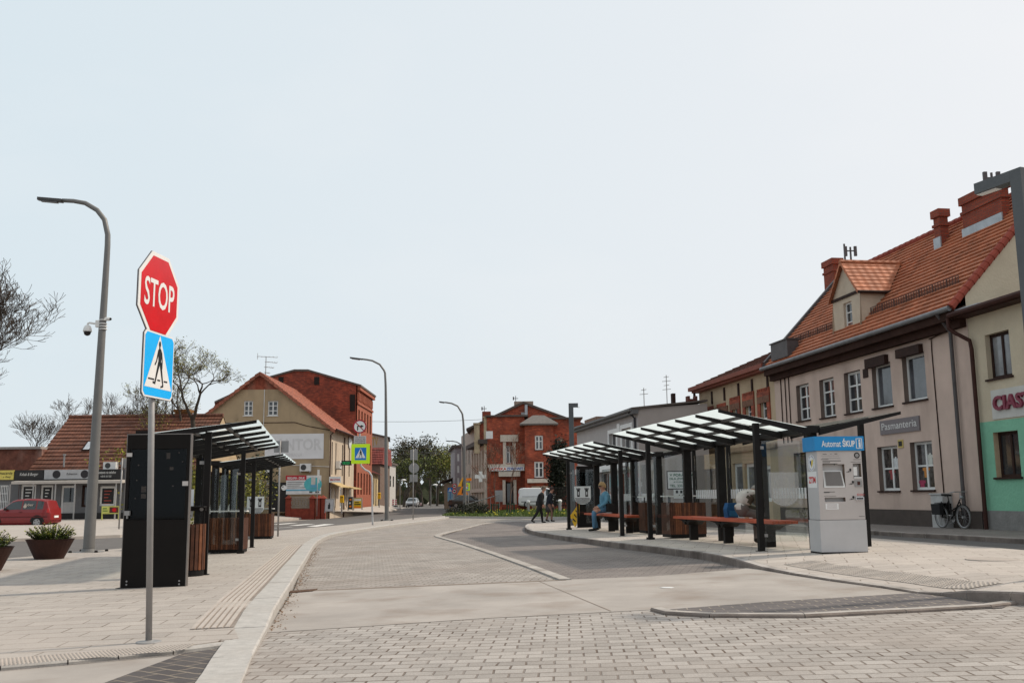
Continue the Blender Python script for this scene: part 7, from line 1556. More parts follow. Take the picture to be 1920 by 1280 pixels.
# square-section lamps
def square_lamp(label, p, top_z, arm_dir, arm_len, w_=.2):
    root = thing('square_lamp', label, 'street lamp', p, 0, 'square grey lamps'); g = mat('square_lamp_grey', (.09, .095, .10), .5, .2, var=.08); H = top_z - p.z; d = V((arm_dir[0], arm_dir[1], 0)).normalized(); s = V((-d.y, d.x, 0))
    b = MB(); b.obox(-d * w_ / 2 - s * w_ / 2 - Z * .05, d * w_, s * w_, Z * (H + .05)); b.obox(-d * w_ * .9 - s * w_ * .9, d * w_ * 1.8, s * w_ * 1.8, Z * .02); b.build('post', g, root)
    b = MB(); b.obox(d * (w_ / 2 + .002) - s * w_ / 2 + Z * (H - w_ * .85), d * arm_len, s * w_, Z * w_ * .85); a = b.build('arm', g, root)
    b = MB(); b.obox(d * (w_ + arm_len * .3) - s * w_ * .3 + Z * (H - w_ * .85 - .012), d * arm_len * .55, s * w_ * .6, Z * .010); b.build('lamp_lens', WHITE, a)
    return root
p = pgr(1075, 984.5); square_lamp('square grey lamp post at the far end of the right platform', p, zat(756, p), (1, -.1), .2, .2)
b = MB(); zz = zat(870, p); q = zat(882, p); b.box(-.142, .142, -.142, .142, q - p.z + .55, zz - p.z + .65); o = b.build('white_collar', WHITE, bpy.data.objects[[o.name for o in bpy.data.objects if o.name.startswith('square_lamp')][0]])
o.name = 'collar'
q = at(1897, 318, 12.4); p = V((q.x + .1, 12.4, gz(6.6, 12.4) + .14)); square_lamp('square dark grey lamp post cut by the right picture edge, its arm over the roof', p, q.z, (-.37, .93), .58, .17)
# ------------------------------------------------------------------ people
def skinmesh(nodes, edges, sub=2):
    """nodes: name -> (x, y, z, radius); returns vertices, faces grown round the skeleton"""
    names = list(nodes); me = bpy.data.meshes.new('skeleton'); me.from_pydata([nodes[n][:3] for n in names], [(names.index(a), names.index(b_)) for a, b_ in edges], [])
    o = bpy.data.objects.new('skeleton', me); COL.objects.link(o); o.modifiers.new('skin', 'SKIN'); o.modifiers.new('sub', 'SUBSURF').levels = sub
    for i, n in enumerate(names): r = nodes[n][3]; me.skin_vertices[0].data[i].radius = (r, r) if not isinstance(r, tuple) else r; me.skin_vertices[0].data[i].use_root = (i == 0)
    dg = bpy.context.evaluated_depsgraph_get(); m2 = bpy.data.meshes.new_from_object(o.evaluated_get(dg))
    vs = [v.co.copy() for v in m2.vertices]; fs = [tuple(p.vertices) for p in m2.polygons]; bpy.data.objects.remove(o); bpy.data.meshes.remove(m2); return vs, fs
SKIN = mat('skin', (.42, .22, .155), .55, var=.06)
def person(label, loc_, rz, J, mats, zones, hair=None, extras=None, h=1.0):
    """J: joint positions (x forward, y left, z up). zones: list of (material index, bones)"""
    R0 = dict(pelvis=.135, belly=.135, chest=.145, shoulders=.11, neck=.055, head0=.07, head1=.098, head2=.085, nose=.018, hipL=.10, hipR=.10, kneeL=.066, kneeR=.066, ankleL=.045, ankleR=.045, heelL=.045, heelR=.045, toeL=.035, toeR=.035, shL=.075, shR=.075, elL=.05, elR=.05, wrL=.034, wrR=.034, paL=.036, paR=.036)
    R0.update(J.pop('_r', {}))
    N = {k: (*v, R0[k] * (1.12 if k not in ('head0', 'head1', 'head2', 'nose', 'toeL', 'toeR') else 1)) for k, v in J.items()}
    E = [('pelvis', 'belly'), ('belly', 'chest'), ('chest', 'shoulders'), ('shoulders', 'neck'), ('neck', 'head0'), ('head0', 'head1'), ('head1', 'head2'), ('head1', 'nose')]
    for s in 'LR': E += [('pelvis', 'hip' + s), ('hip' + s, 'knee' + s), ('knee' + s, 'ankle' + s), ('ankle' + s, 'heel' + s), ('heel' + s, 'toe' + s), ('shoulders', 'sh' + s), ('sh' + s, 'el' + s), ('el' + s, 'wr' + s), ('wr' + s, 'pa' + s)]
    E = [(a, b_) for a, b_ in E if a in N and b_ in N]
    for s in 'LR':      # hand: four curled fingers of unequal length and a thumb from the side of the palm
        if 'pa' + s not in N: continue
        w_, p = V(N['wr' + s][:3]), V(N['pa' + s][:3]); d = (p - w_).normalized(); sd = V((0, 1 if s == 'L' else -1, 0)); a = d.cross(sd).normalized(); 
        for k, (ln, off_) in enumerate(((.065, -.033), (.075, -.011), (.070, .011), (.055, .031))):
            f1 = p + d * .035 + a * off_; f2 = f1 + d * ln * .55 - sd * .012; f3 = f2 + d * ln * .3 - sd * .03
            for q, (v_, r_) in enumerate(((f1, .010), (f2, .0088), (f3, .007))): N['f%d%d%s' % (k, q, s)] = (*v_, r_)
            E += [('pa' + s, 'f%d0%s' % (k, s)), ('f%d0%s' % (k, s), 'f%d1%s' % (k, s)), ('f%d1%s' % (k, s), 'f%d2%s' % (k, s))]
        t1 = w_.lerp(p, .7) + a * -.035; t2 = t1 + d * .045 - a * .018; N['t0' + s] = (*t1, .012); N['t1' + s] = (*t2, .009); E += [('wr' + s, 't0' + s), ('t0' + s, 't1' + s)]
    vs, fs = skinmesh(N, E)
    seg = [(V(N[a][:3]), V(N[b_][:3]), b_) for a, b_ in E]; zone = {}
    for mi, bones in zones:
        for b_ in bones: zone[b_] = mi
    mb = MB(); mb.v = vs; mb.f = fs; mb.m = []
    def near(c):
        best = None
        for a, b_, n in seg:
            d = b_ - a; t = clampf((c - a).dot(d) / max(d.length_squared, 1e-9), 0, 1); q = (c - a - d * t).length
            if best is None or q < best[0]: best = (q, n, t)
        return best
    for f in fs:
        c = sum((vs[i] for i in f), V()) / len(f); _, n, t = near(c); mb.m.append(zone.get(n, 0))
    root = thing('person', label, 'person', loc_, rz); root.scale = (h, h, h)
    body = mb.build('body', mats, root, smooth=True)
    H0, H1, H2 = V(N['head0'][:3]), V(N['head1'][:3]), V(N['head2'][:3]); nose = V(N['nose'][:3]); fw = (nose - H1).normalized(); up = (H2 - H0).normalized(); sd = up.cross(fw).normalized()
    e = MB()
    for s in (-1, 1): e.lathe(H1 + fw * .078 + sd * .034 * s + up * .018, [(.004, -.010), (.012, -.004), (.012, .004), (.004, .010)], 8, axis='y')
    e.build('eye', mat('eye_dark', (.03, .02, .015), .2), root)
    m = MB(); m.obox(H1 + fw * .082 - up * .055 - sd * .022, sd * .044, fw * .010, up * .010); m.build('mouth', mat('lips', (.30, .11, .09), .5), root)
    m = MB()
    for s in (-1, 1): m.tube([H1 + sd * .098 * s + up * .035, H1 + sd * .108 * s, H1 + sd * .098 * s - up * .03], [.012, .018, .010], 6)
    m.build('ear', SKIN, root)
    if hair:
        hm, ln = hair; b = MB(); n, rings = 14, 7; c = H1 + up * .035 - fw * .012; rr = .118; o0 = len(b.v)
        for i in range(rings):
            ph = (pi * .5) * (1 - i / (rings - 1)) if i else pi * .5
            for k in range(n):
                t = 2 * pi * k / n; back = (1 - cos(t)) / 2; low = -ln * back * (i / (rings - 1)) ** 1.5
                el = ph - back * .35 * (i / (rings - 1))
                r_ = rr * (1 + .05 * sin(k * 5.1 + i * 2.3)); b.v.append(c + (fw * cos(t) * cos(el) + sd * sin(t) * cos(el)) * r_ + up * (sin(el) * r_ * 1.0 + low + (.02 if back < .3 else 0)))
        for i in range(rings - 1):
            for k in range(n): k2 = (k + 1) % n; b.f.append((i * n + k, i * n + k2, (i + 1) * n + k2, (i + 1) * n + k)); b.m.append(0)
        b.build('hair', hm, root, smooth=True)
    if extras: extras(root, N, V)
    return root
def std(**k):
    J = dict(pelvis=(0, 0, .93), belly=(0, 0, 1.06), chest=(0, 0, 1.25), shoulders=(0, 0, 1.39), neck=(.02, 0, 1.48), head0=(.035, 0, 1.545), head1=(.045, 0, 1.62), head2=(.04, 0, 1.68), nose=(.155, 0, 1.605))
    for s, y in (('L', 1), ('R', -1)): J.update({'hip' + s: (0, .09 * y, .88), 'knee' + s: (.02, .1 * y, .48), 'ankle' + s: (-.02, .1 * y, .09), 'heel' + s: (-.03, .1 * y, .045), 'toe' + s: (.16, .11 * y, .03), 'sh' + s: (0, .19 * y, 1.38), 'el' + s: (-.03, .24 * y, 1.10), 'wr' + s: (.05, .24 * y, .86), 'pa' + s: (.07, .235 * y, .79)})
    J.update(k); return J
legs = lambda *p: [x + s for x in p for s in 'LR']
DARKC = mat('black_cloth', (.014, .013, .013), .85, var=.25, scale=10); NAVY = mat('navy_coat', (.012, .015, .022), .85, var=.2, scale=10); SHOE = mat('black_shoe', (.012, .011, .010), .4)
HAIR_G = mat('grey_brown_hair', (.10, .075, .055), .8, var=.3, scale=40); HAIR_D = mat('dark_hair', (.035, .02, .015), .75, var=.3, scale=40); HAIR_B = mat('sandy_hair', (.33, .21, .10), .8, var=.3, scale=40)
# walking man, mid stride to the right
p = pgr(1012, 980)
J = std(pelvis=(0, 0, .90), belly=(.03, 0, 1.03), chest=(.08, 0, 1.22), shoulders=(.12, 0, 1.36), neck=(.17, 0, 1.45), head0=(.20, 0, 1.51), head1=(.215, 0, 1.585), head2=(.205, 0, 1.645), nose=(.32, 0, 1.565),
        hipL=(0, .09, .86), kneeL=(.10, .1, .48), ankleL=(.14, .1, .09), heelL=(.12, .1, .045), toeL=(.31, .11, .03), hipR=(0, -.09, .86), kneeR=(-.12, -.1, .48), ankleR=(-.36, -.1, .15), heelR=(-.40, -.1, .12), toeR=(-.24, -.11, .03),
        shL=(.12, .18, 1.34), elL=(.05, .22, 1.07), wrL=(.12, .23, .85), paL=(.15, .225, .79), shR=(.11, -.19, 1.34), elR=(.06, -.24, 1.07), wrR=(.14, -.22, .86), paR=(.17, -.215, .80), _r=dict(belly=.165, chest=.17, pelvis=.15))
def man_x(root, N, V_):
    b = MB(); b.lathe((.02, 0, .84), [(.185, -.03), (.20, .02), (.19, .14), (.175, .2)], 16)
    for q in b.v: q.y *= .8
    b.build('jacket_hem', DARKC, root, smooth=True); b = MB(); b.tube([(.1, .16, 1.38), (.18, .0, 1.30), (.12, -.18, 1.02), (.04, -.2, .92)], .022, 6); b.build('bag_strap', DARKC, root)
person('older man walking in a black jacket and black trousers', p, R(4), J, [SKIN, DARKC, DARKC, SHOE], [(1, ['belly', 'chest', 'shoulders'] + legs('sh', 'el', 'wr')), (2, ['pelvis'] + legs('hip', 'knee', 'ankle')), (3, legs('heel', 'toe'))], (HAIR_G, .05), man_x, 1.02)
# walking woman beside him
p = pgr(1029, 977.5)
J = std(pelvis=(0, 0, .90), belly=(.03, 0, 1.02), chest=(.07, 0, 1.20), shoulders=(.10, 0, 1.33), neck=(.14, 0, 1.41), head0=(.17, 0, 1.47), head1=(.185, 0, 1.545), head2=(.175, 0, 1.605), nose=(.29, 0, 1.53),
        hipL=(0, .08, .86), kneeL=(.0, .09, .48), ankleL=(-.10, .09, .1), heelL=(-.13, .09, .07), toeL=(.05, .1, .03), hipR=(0, -.08, .86), kneeR=(.14, -.09, .47), ankleR=(.13, -.09, .09), heelR=(.11, -.09, .045), toeR=(.29, -.1, .03),
        shL=(.10, .16, 1.31), elL=(.06, .2, 1.05), wrL=(.16, .2, .88), paL=(.20, .19, .83), shR=(.10, -.16, 1.31), elR=(.05, -.21, 1.05), wrR=(.16, -.2, .84), paR=(.19, -.195, .78), _r=dict(kneeL=.055, kneeR=.055, belly=.14))
def woman_x(root, N, V_):
    b = MB(); b.lathe((.05, 0, .55), [(.20, -.10), (.205, .1), (.17, .35), (.14, .42)], 16)
    for q in b.v: q.y *= .75
    b.build('skirt', mat('grey_skirt', (.05, .045, .042), .9, var=.2), root, smooth=True)
    b = MB(); b.lathe((.05, 0, .78), [(.185, -.02), (.19, .04), (.165, .2)], 16)
    for q in b.v: q.y *= .8
    b.build('coat_hem', NAVY, root, smooth=True)
person('woman walking in a navy coat and knee length grey skirt', p, R(4), J, [SKIN, NAVY, mat('stocking', (.20, .11, .08), .7), SHOE], [(1, ['pelvis', 'belly', 'chest', 'shoulders'] + legs('sh', 'el', 'wr', 'hip')), (2, legs('knee', 'ankle')), (3, legs('heel', 'toe'))], (HAIR_D, .04), woman_x, 1.03)
# man in denim on the far bench, facing the road
DEN = mat('denim_jacket', (.10, .235, .33), .85, var=.3, scale=9); DEN2 = mat('denim_jeans', (.075, .16, .25), .85, var=.35, scale=7)
s_man = 4.3; p = loc(sh2, s_man, .62, 0)
J = std(pelvis=(0, 0, .66), belly=(.0, 0, .80), chest=(.02, 0, .98), shoulders=(.03, 0, 1.13), neck=(.06, 0, 1.22), head0=(.09, 0, 1.28), head1=(.11, 0, 1.355), head2=(.10, 0, 1.415), nose=(.215, 0, 1.335),
        hipL=(.06, .1, .66), kneeL=(.42, .14, .60), ankleL=(.44, .15, .10), heelL=(.43, .15, .05), toeL=(.63, .17, .035), hipR=(.06, -.1, .66), kneeR=(.38, -.16, .58), ankleR=(.26, -.17, .10), heelR=(.23, -.17, .05), toeR=(.43, -.19, .035),
        shL=(.03, .20, 1.12), elL=(.06, .26, .86), wrL=(.29, .18, .72), paL=(.36, .16, .69), shR=(.02, -.20, 1.12), elR=(-.02, -.27, .87), wrR=(.22, -.2, .74), paR=(.29, -.18, .70), _r=dict(belly=.18, chest=.17, pelvis=.15, kneeL=.08, kneeR=.08))
def denim_x(root, N, V_):
    b = MB(); b.obox((.195, -.085, 1.355), (.015, 0, 0), (0, .17, 0), (0, 0, .045)); b.tube([(.195, -.085, 1.38), (.08, -.105, 1.385)], .008, 5); b.tube([(.195, .085, 1.38), (.08, .105, 1.385)], .008, 5); b.build('sunglasses', BLACKT, root)
    b = MB(); b.obox((-.20, .19, .58), (.26, .03, 0), (-.02, .12, 0), (0, 0, .26)); b.build('shoulder_bag', DARKC, root); b = MB(); b.tube([(-.06, .22, .84), (.05, .2, 1.0), (.15, .02, 1.08), (.08, -.15, 1.2)], .014, 5); b.build('bag_strap', DARKC, root)
person('seated man in a blue denim jacket and jeans with dark sunglasses', p, sh2.rotation_euler[2] + R(182), J, [SKIN, DEN, DEN2, SHOE], [(1, ['belly', 'chest', 'shoulders'] + legs('sh', 'el', 'wr')), (2, ['pelvis'] + legs('hip', 'knee', 'ankle')), (3, legs('heel', 'toe'))], (HAIR_B, .06), denim_x, 1.08)
# stooped person on the near bench
GRW = mat('pale_sweater', (.55, .50, .46), .9, var=.15, scale=6); TRG = mat('grey_trousers', (.14, .12, .11), .9, var=.2); OLIVE = mat('olive_sleeve', (.11, .10, .075), .9, var=.2)
p = loc(sh, 3.0, .80, 0)
J = std(pelvis=(0, 0, .66), belly=(.03, 0, .80), chest=(.10, 0, .95), shoulders=(.20, 0, 1.04), neck=(.28, 0, 1.07), head0=(.33, 0, 1.08), head1=(.40, 0, 1.10), head2=(.42, 0, 1.15), nose=(.50, 0, 1.04),
        hipL=(.05, .1, .66), kneeL=(.42, .13, .60), ankleL=(.42, .14, .10), heelL=(.40, .14, .05), toeL=(.58, .15, .035), hipR=(.05, -.1, .66), kneeR=(.40, -.13, .58), ankleR=(.36, -.14, .10), heelR=(.34, -.14, .05), toeR=(.53, -.15, .035),
        shL=(.19, .18, 1.02), elL=(.28, .22, .78), wrL=(.48, .12, .72), paL=(.54, .10, .70), shR=(.19, -.18, 1.02), elR=(.28, -.22, .78), wrR=(.48, -.12, .72), paR=(.54, -.10, .70), _r=dict(belly=.16, chest=.175, shoulders=.13, pelvis=.15))
person('stooped person in a pale sweater sitting bent forward on the near bench', p, sh.rotation_euler[2] + R(8), J, [SKIN, GRW, TRG, SHOE, OLIVE], [(1, ['belly', 'chest', 'shoulders']), (1, legs('sh')), (4, legs('el', 'wr')), (2, ['pelvis'] + legs('hip', 'knee', 'ankle')), (3, legs('heel', 'toe'))], (mat('grey_hair', (.30, .27, .25), .8, var=.3), .03), None, 1.08)
p = loc(sh, 3.75, .85, .57); root = thing('backpack', 'blue backpack on the near bench behind the stooped person', 'backpack', p, R(20)); root.scale = (.8, .8, .8); b = MB(); b.prism([(-.17, -.1, 0), (.17, -.1, 0), (.19, -.1, .25), (.13, -.1, .42), (-.13, -.1, .42), (-.19, -.1, .25)], (0, .2, 0)); b.build('bag', mat('bag_blue', (.012, .075, .19), .8, var=.3), root); b = MB(); b.prism([(-.12, -.15, .04), (.12, -.15, .04), (.12, -.15, .2), (-.12, -.15, .2)], (0, .05, 0)); b.build('pocket', mat('bag_blue2', (.02, .12, .24), .8), root); b = MB(); b.tube([(-.05, 0, .42), (-.04, 0, .47), (.04, 0, .47), (.05, 0, .42)], .012, 5); b.build('handle', DARKC, root)

# ------------------------------------------------------------------ vehicles
TYRE = mat('tyre', (.015, .014, .014), .8); RIM = mat('rim_silver', (.35, .35, .36), .35, .6); CARGL = mat('car_glass', (.022, .03, .032), .05, var=.3, scale=2, spec=.8)
def car(label, loc_, rz, paint, L, W_, prof, belt, wheels, wr, group='parked and passing cars', tint=None, cat='car', glassparts=True, name='car'):
    """prof: roof line (x, z) nose to tail; belt: height of the window sill; body lofted across the width with tumblehome"""
    root = thing(name, label, cat, loc_, rz, group)
    xs = sorted(set([p[0] for p in prof]))
    def top(x):
        for (a, za), (c, zc) in zip(prof, prof[1:]):
            if a <= x <= c: return za + (zc - za) * (x - a) / max(c - a, 1e-6)
        return prof[-1][1]
    st = []
    x = prof[0][0]
    while x < prof[-1][0]: st.append(x); x += L / 26
    st += xs; st = sorted(set(round(q, 3) for q in st))
    b = MB(); hw = W_ / 2; rows = []
    for x in st:
        zt = top(x); e = min(x - prof[0][0], prof[-1][0] - x); k = 1 - .16 * max(0, 1 - e / (L * .13)) ** 2; zl = .17 + .10 * max(0, 1 - e / (L * .08))
        bz = min(belt, zt - .03); tw = 1.0 - .22 * clampf((zt - belt) / .5, 0, 1)
        half = [(hw * .86 * k, zl), (hw * .97 * k, zl + .10), (hw * k, .42), (hw * k, bz - .12), (hw * .965 * k, bz), (hw * (tw + .015) * k * .97, max(bz + .005, zt - .07)), (hw * tw * k * .86, zt - .012), (hw * tw * k * .45, zt)]
        rows.append([V((x, y, z)) for y, z in half] + [V((x, -y, z)) for y, z in reversed(half)])
    n = len(rows[0])
    for r in rows: b.v += r
    for i in range(len(rows) - 1):
        for k in range(n): k2 = (k + 1) % n; b.f.append((i * n + k, i * n + k2, (i + 1) * n + k2, (i + 1) * n + k)); b.m.append(0)
    b.f.append(tuple(range(n))); b.m.append(0); b.f.append(tuple((len(rows) - 1) * n + k for k in reversed(range(n)))); b.m.append(0)
    body = b.build('body', paint, root)
    # side windows follow the body between sill and roof
    def surf(x, f_, side):
        zt = top(x); tw = 1.0 - .22 * clampf((zt - belt) / .5, 0, 1); e = min(x - prof[0][0], prof[-1][0] - x); k = 1 - .16 * max(0, 1 - e / (L * .13)) ** 2
        a = V((hw * .965 * k, belt)); c = V((hw * (tw + .015) * k * .97, max(belt + .005, zt - .07))); q = a.lerp(c, f_); return V((x, side * (q.x + .006), q.y))
    for side in (1, -1):
        for (x0, x1) in tint or []:
            w_ = MB(); m_ = 6; P = []
            for i in range(m_): a, c = x0 + (x1 - x0) * i / m_, x0 + (x1 - x0) * (i + 1) / m_; q = [surf(a, .08, side), surf(c, .08, side), surf(c, .93, side), surf(a, .93, side)]; w_.poly(q if side < 0 else q[::-1])
            w_.build('side_window', CARGL, root)
    return root, top, surf
def wheels(root, pos, r, w_, hw):
    for x in pos:
        for s in (1, -1):
            b = MB(); c = V((x, s * (hw - w_ / 2 + .015), r)); b.lathe(c, [(r * .7, -w_ / 2), (r * .95, -w_ / 2), (r, -w_ * .3), (r, w_ * .3), (r * .95, w_ / 2), (r * .7, w_ / 2)], 22, axis='y'); wl = b.build('wheel', TYRE, root)
            b = MB(); d = s * (w_ / 2 + .004); cc = c + V((0, d, 0)); b.prism([cc + V((r * .62 * cos(t), 0, r * .62 * sin(t))) for t in [2 * pi * k / 18 for k in range(18)]], (0, -s * .03, 0))
            for k in range(5): t = 2 * pi * k / 5; e = V((cos(t), 0, sin(t))); b.prism([cc + e * r * .25 + V((0, s * .002, 0)), cc + e.cross(V((0, 1, 0))) * .035 + e * r * .5 + V((0, s * .002, 0)), cc - e.cross(V((0, 1, 0))) * .035 + e * r * .5 + V((0, s * .002, 0))], (0, s * .006, 0), 1)
            b.build('rim', [RIM, BLACKT], wl)
        b = MB()
# red hatchback, parked, nose to the left
p = at(40, 989, 54); RP = mat('red_car_paint', (.20, .010, .012), .22, .0, var=.05, spec=.6)
prof = [(0, .55), (.05, .66), (.25, .82), (.82, .98), (1.0, 1.02), (1.42, 1.42), (1.65, 1.50), (2.3, 1.535), (2.95, 1.50), (3.25, 1.42), (3.42, .98), (3.50, .72), (3.52, .45)]
root, top, surf = car('red hatchback parked before the shops with lettering on its rear window', p + V((-1.72, 0, -.0)), R(1), RP, 3.52, 1.58, prof, .93, None, .28, tint=[(1.16, 1.98), (2.05, 2.72), (2.80, 3.12)])
wheels(root, (.62, 2.86), .29, .17, .79)
for side in (-1, 1):
    for x in (.62, 2.86): b = MB(); b.prism([(x + .37 * cos(t), side * .800, .30 + .37 * sin(t)) for t in [pi * k / 14 for k in range(15)]], (0, -side * .05, 0)); b.build('wheel_arch', BLACKT, root)
b = MB()
for s in (1, -1): b.prism([(3.33, s * .745, .80), (3.45, s * .73, .78), (3.42, s * .72, 1.02), (3.34, s * .73, 1.02)], (0, s * .03, 0))
b.build('tail_light', mat('tail_red', (.50, .03, .03), .2), root)
b = MB()
for s in (1, -1): b.prism([(.10, s * .60, .68), (.42, s * .735, .78), (.40, s * .735, .88), (.16, s * .62, .80)], (0, s * .03, 0))
b.build('headlight', mat('lamp_clear', (.6, .6, .6), .15), root)
b = MB()
for s in (1, -1): b.box(1.15, 1.28, s * .80 if s > 0 else -.93, .93 if s > 0 else -.80, .94, 1.04)
b.build('door_mirror', BLACKT, root)
b = MB()
for s in (1, -1): b.box(.45, 3.4, s * .794 if s > 0 else -.802, .802 if s > 0 else -.794, .55, .60); b.box(1.9, 2.06, s * .794 if s > 0 else -.81, .81 if s > 0 else -.794, .82, .85)
b.build('door_trim', mat('trim_dark_red', (.10, .01, .01), .5), root)
b = MB(); text(b, 'Rybex', (2.12, -.735, 1.10), (1, 0, .0), V((0, .12, 1)), .5, .18, d=.02, italic=.3, bold=.02); b.lathe((2.18, -.755, 1.12), [(.085, -.004), (.085, .004)], 12, axis='y'); b.build('window_lettering', mat('decal_cream', (.5, .44, .38)), root)
b = MB(); b.box(3.50, 3.54, -.25, .25, .52, .63); b.build('number_plate', WHITE, root)
# dark saloon by the pharmacy, nose towards the right
p = at(862, 952.5, 112); SP = mat('dark_car_paint', (.03, .027, .027), .2, .2, spec=.8, var=.05)
prof = [(0, .45), (.03, .62), (.15, .74), (.7, .88), (1.25, .95), (1.95, 1.38), (2.3, 1.44), (2.9, 1.44), (3.3, 1.36), (3.85, 1.02), (4.35, .98), (4.45, .75), (4.46, .45)]
root, top, surf = car('dark saloon car turning by the flower bed with its nose to the right', p + V((3.2, 0, 0)), R(180 - 14), SP, 4.46, 1.76, prof, .93, None, .31, tint=[(1.55, 2.35), (2.43, 3.1), (3.15, 3.5)])
wheels(root, (.85, 3.5), .31, .2, .88)
b = MB(); b.poly([(1.30, -.66, .975), (1.30, .66, .975), (1.93, .52, 1.385), (1.93, -.52, 1.385)]); b.poly([(3.82, .62, 1.06), (3.82, -.62, 1.06), (3.34, -.52, 1.375), (3.34, .52, 1.375)])
for q in b.v: q.z += .02
b.build('windscreen', CARGL, root)
b = MB()
for s in (1, -1): b.box(-.01, .25, s * .5 if s > 0 else -.80, .80 if s > 0 else -.5, .60, .74)
b.build('headlight', WHITE, root)
b = MB(); b.box(-.02, .02, -.26, .26, .38, .5); b.build('number_plate', WHITE, root)
# silver car far down the road, coming on
p = at(770, 950.8, 156); root, top, surf = car('silver car coming along the distant road', p, R(88), mat('silver_paint', (.36, .37, .39), .25, .4, spec=.7), 4.1, 1.72, [(0, .5), (.04, .66), (.2, .78), (.95, .96), (1.5, 1.38), (1.8, 1.46), (2.8, 1.48), (3.5, 1.38), (3.95, .95), (4.1, .5)], .95, None, .3, tint=[(1.3, 2.1), (2.2, 3.2)])
wheels(root, (.75, 3.3), .3, .18, .86)
b = MB(); b.poly([(.98, -.66, .99), (.98, .66, .99), (1.5, .55, 1.40), (1.5, -.55, 1.40)])
for q in b.v: q.x -= .03
b.build('windscreen', CARGL, root)
b = MB()
for s in (1, -1): b.box(-.02, .15, s * .45 if s > 0 else -.8, .8 if s > 0 else -.45, .62, .76)
b.build('headlight', WHITE, root)
b = MB(); b.box(-.03, .02, -.5, .5, .3, .48); b.build('grille', BLACKT, root)
# white van
p = at(971, 951.5, 100); VW = mat('van_white', (.66, .66, .67), .3, spec=.5, var=.03)
root, top, surf = car('white delivery van parked before the pharmacy tower', p + V((.1, 1.2, 0)), R(-3), VW, 4.3, 1.8, [(0, .4), (.02, 1.7), (.12, 1.88), (.5, 1.95), (2.9, 1.93), (3.25, 1.82), (3.7, 1.2), (4.25, 1.0), (4.3, .4)], 1.1, None, .32, tint=[(2.75, 3.35)], cat='van', name='delivery_van')
wheels(root, (.85, 3.5), .32, .2, .9)
b = MB(); b.box(-.02, .05, -.8, .8, .3, .5); b.box(.3, 2.7, -.925, -.902, .55, .62); b.box(.4, 2.6, -.922, -.895, 1.08, 1.11); b.build('bumper', mat('van_grey', (.12, .12, .12)), root)
b = MB()
for s in (1, -1): b.box(-.012, .04, s * .62 if s > 0 else -.74, .74 if s > 0 else -.62, .9, 1.4)
b.build('tail_light', RED, root)
b = MB(); b.box(-.004, .03, -.6, -.06, 1.2, 1.62); b.box(-.004, .03, .06, .6, 1.2, 1.62); b.build('rear_window', CARGL, root)

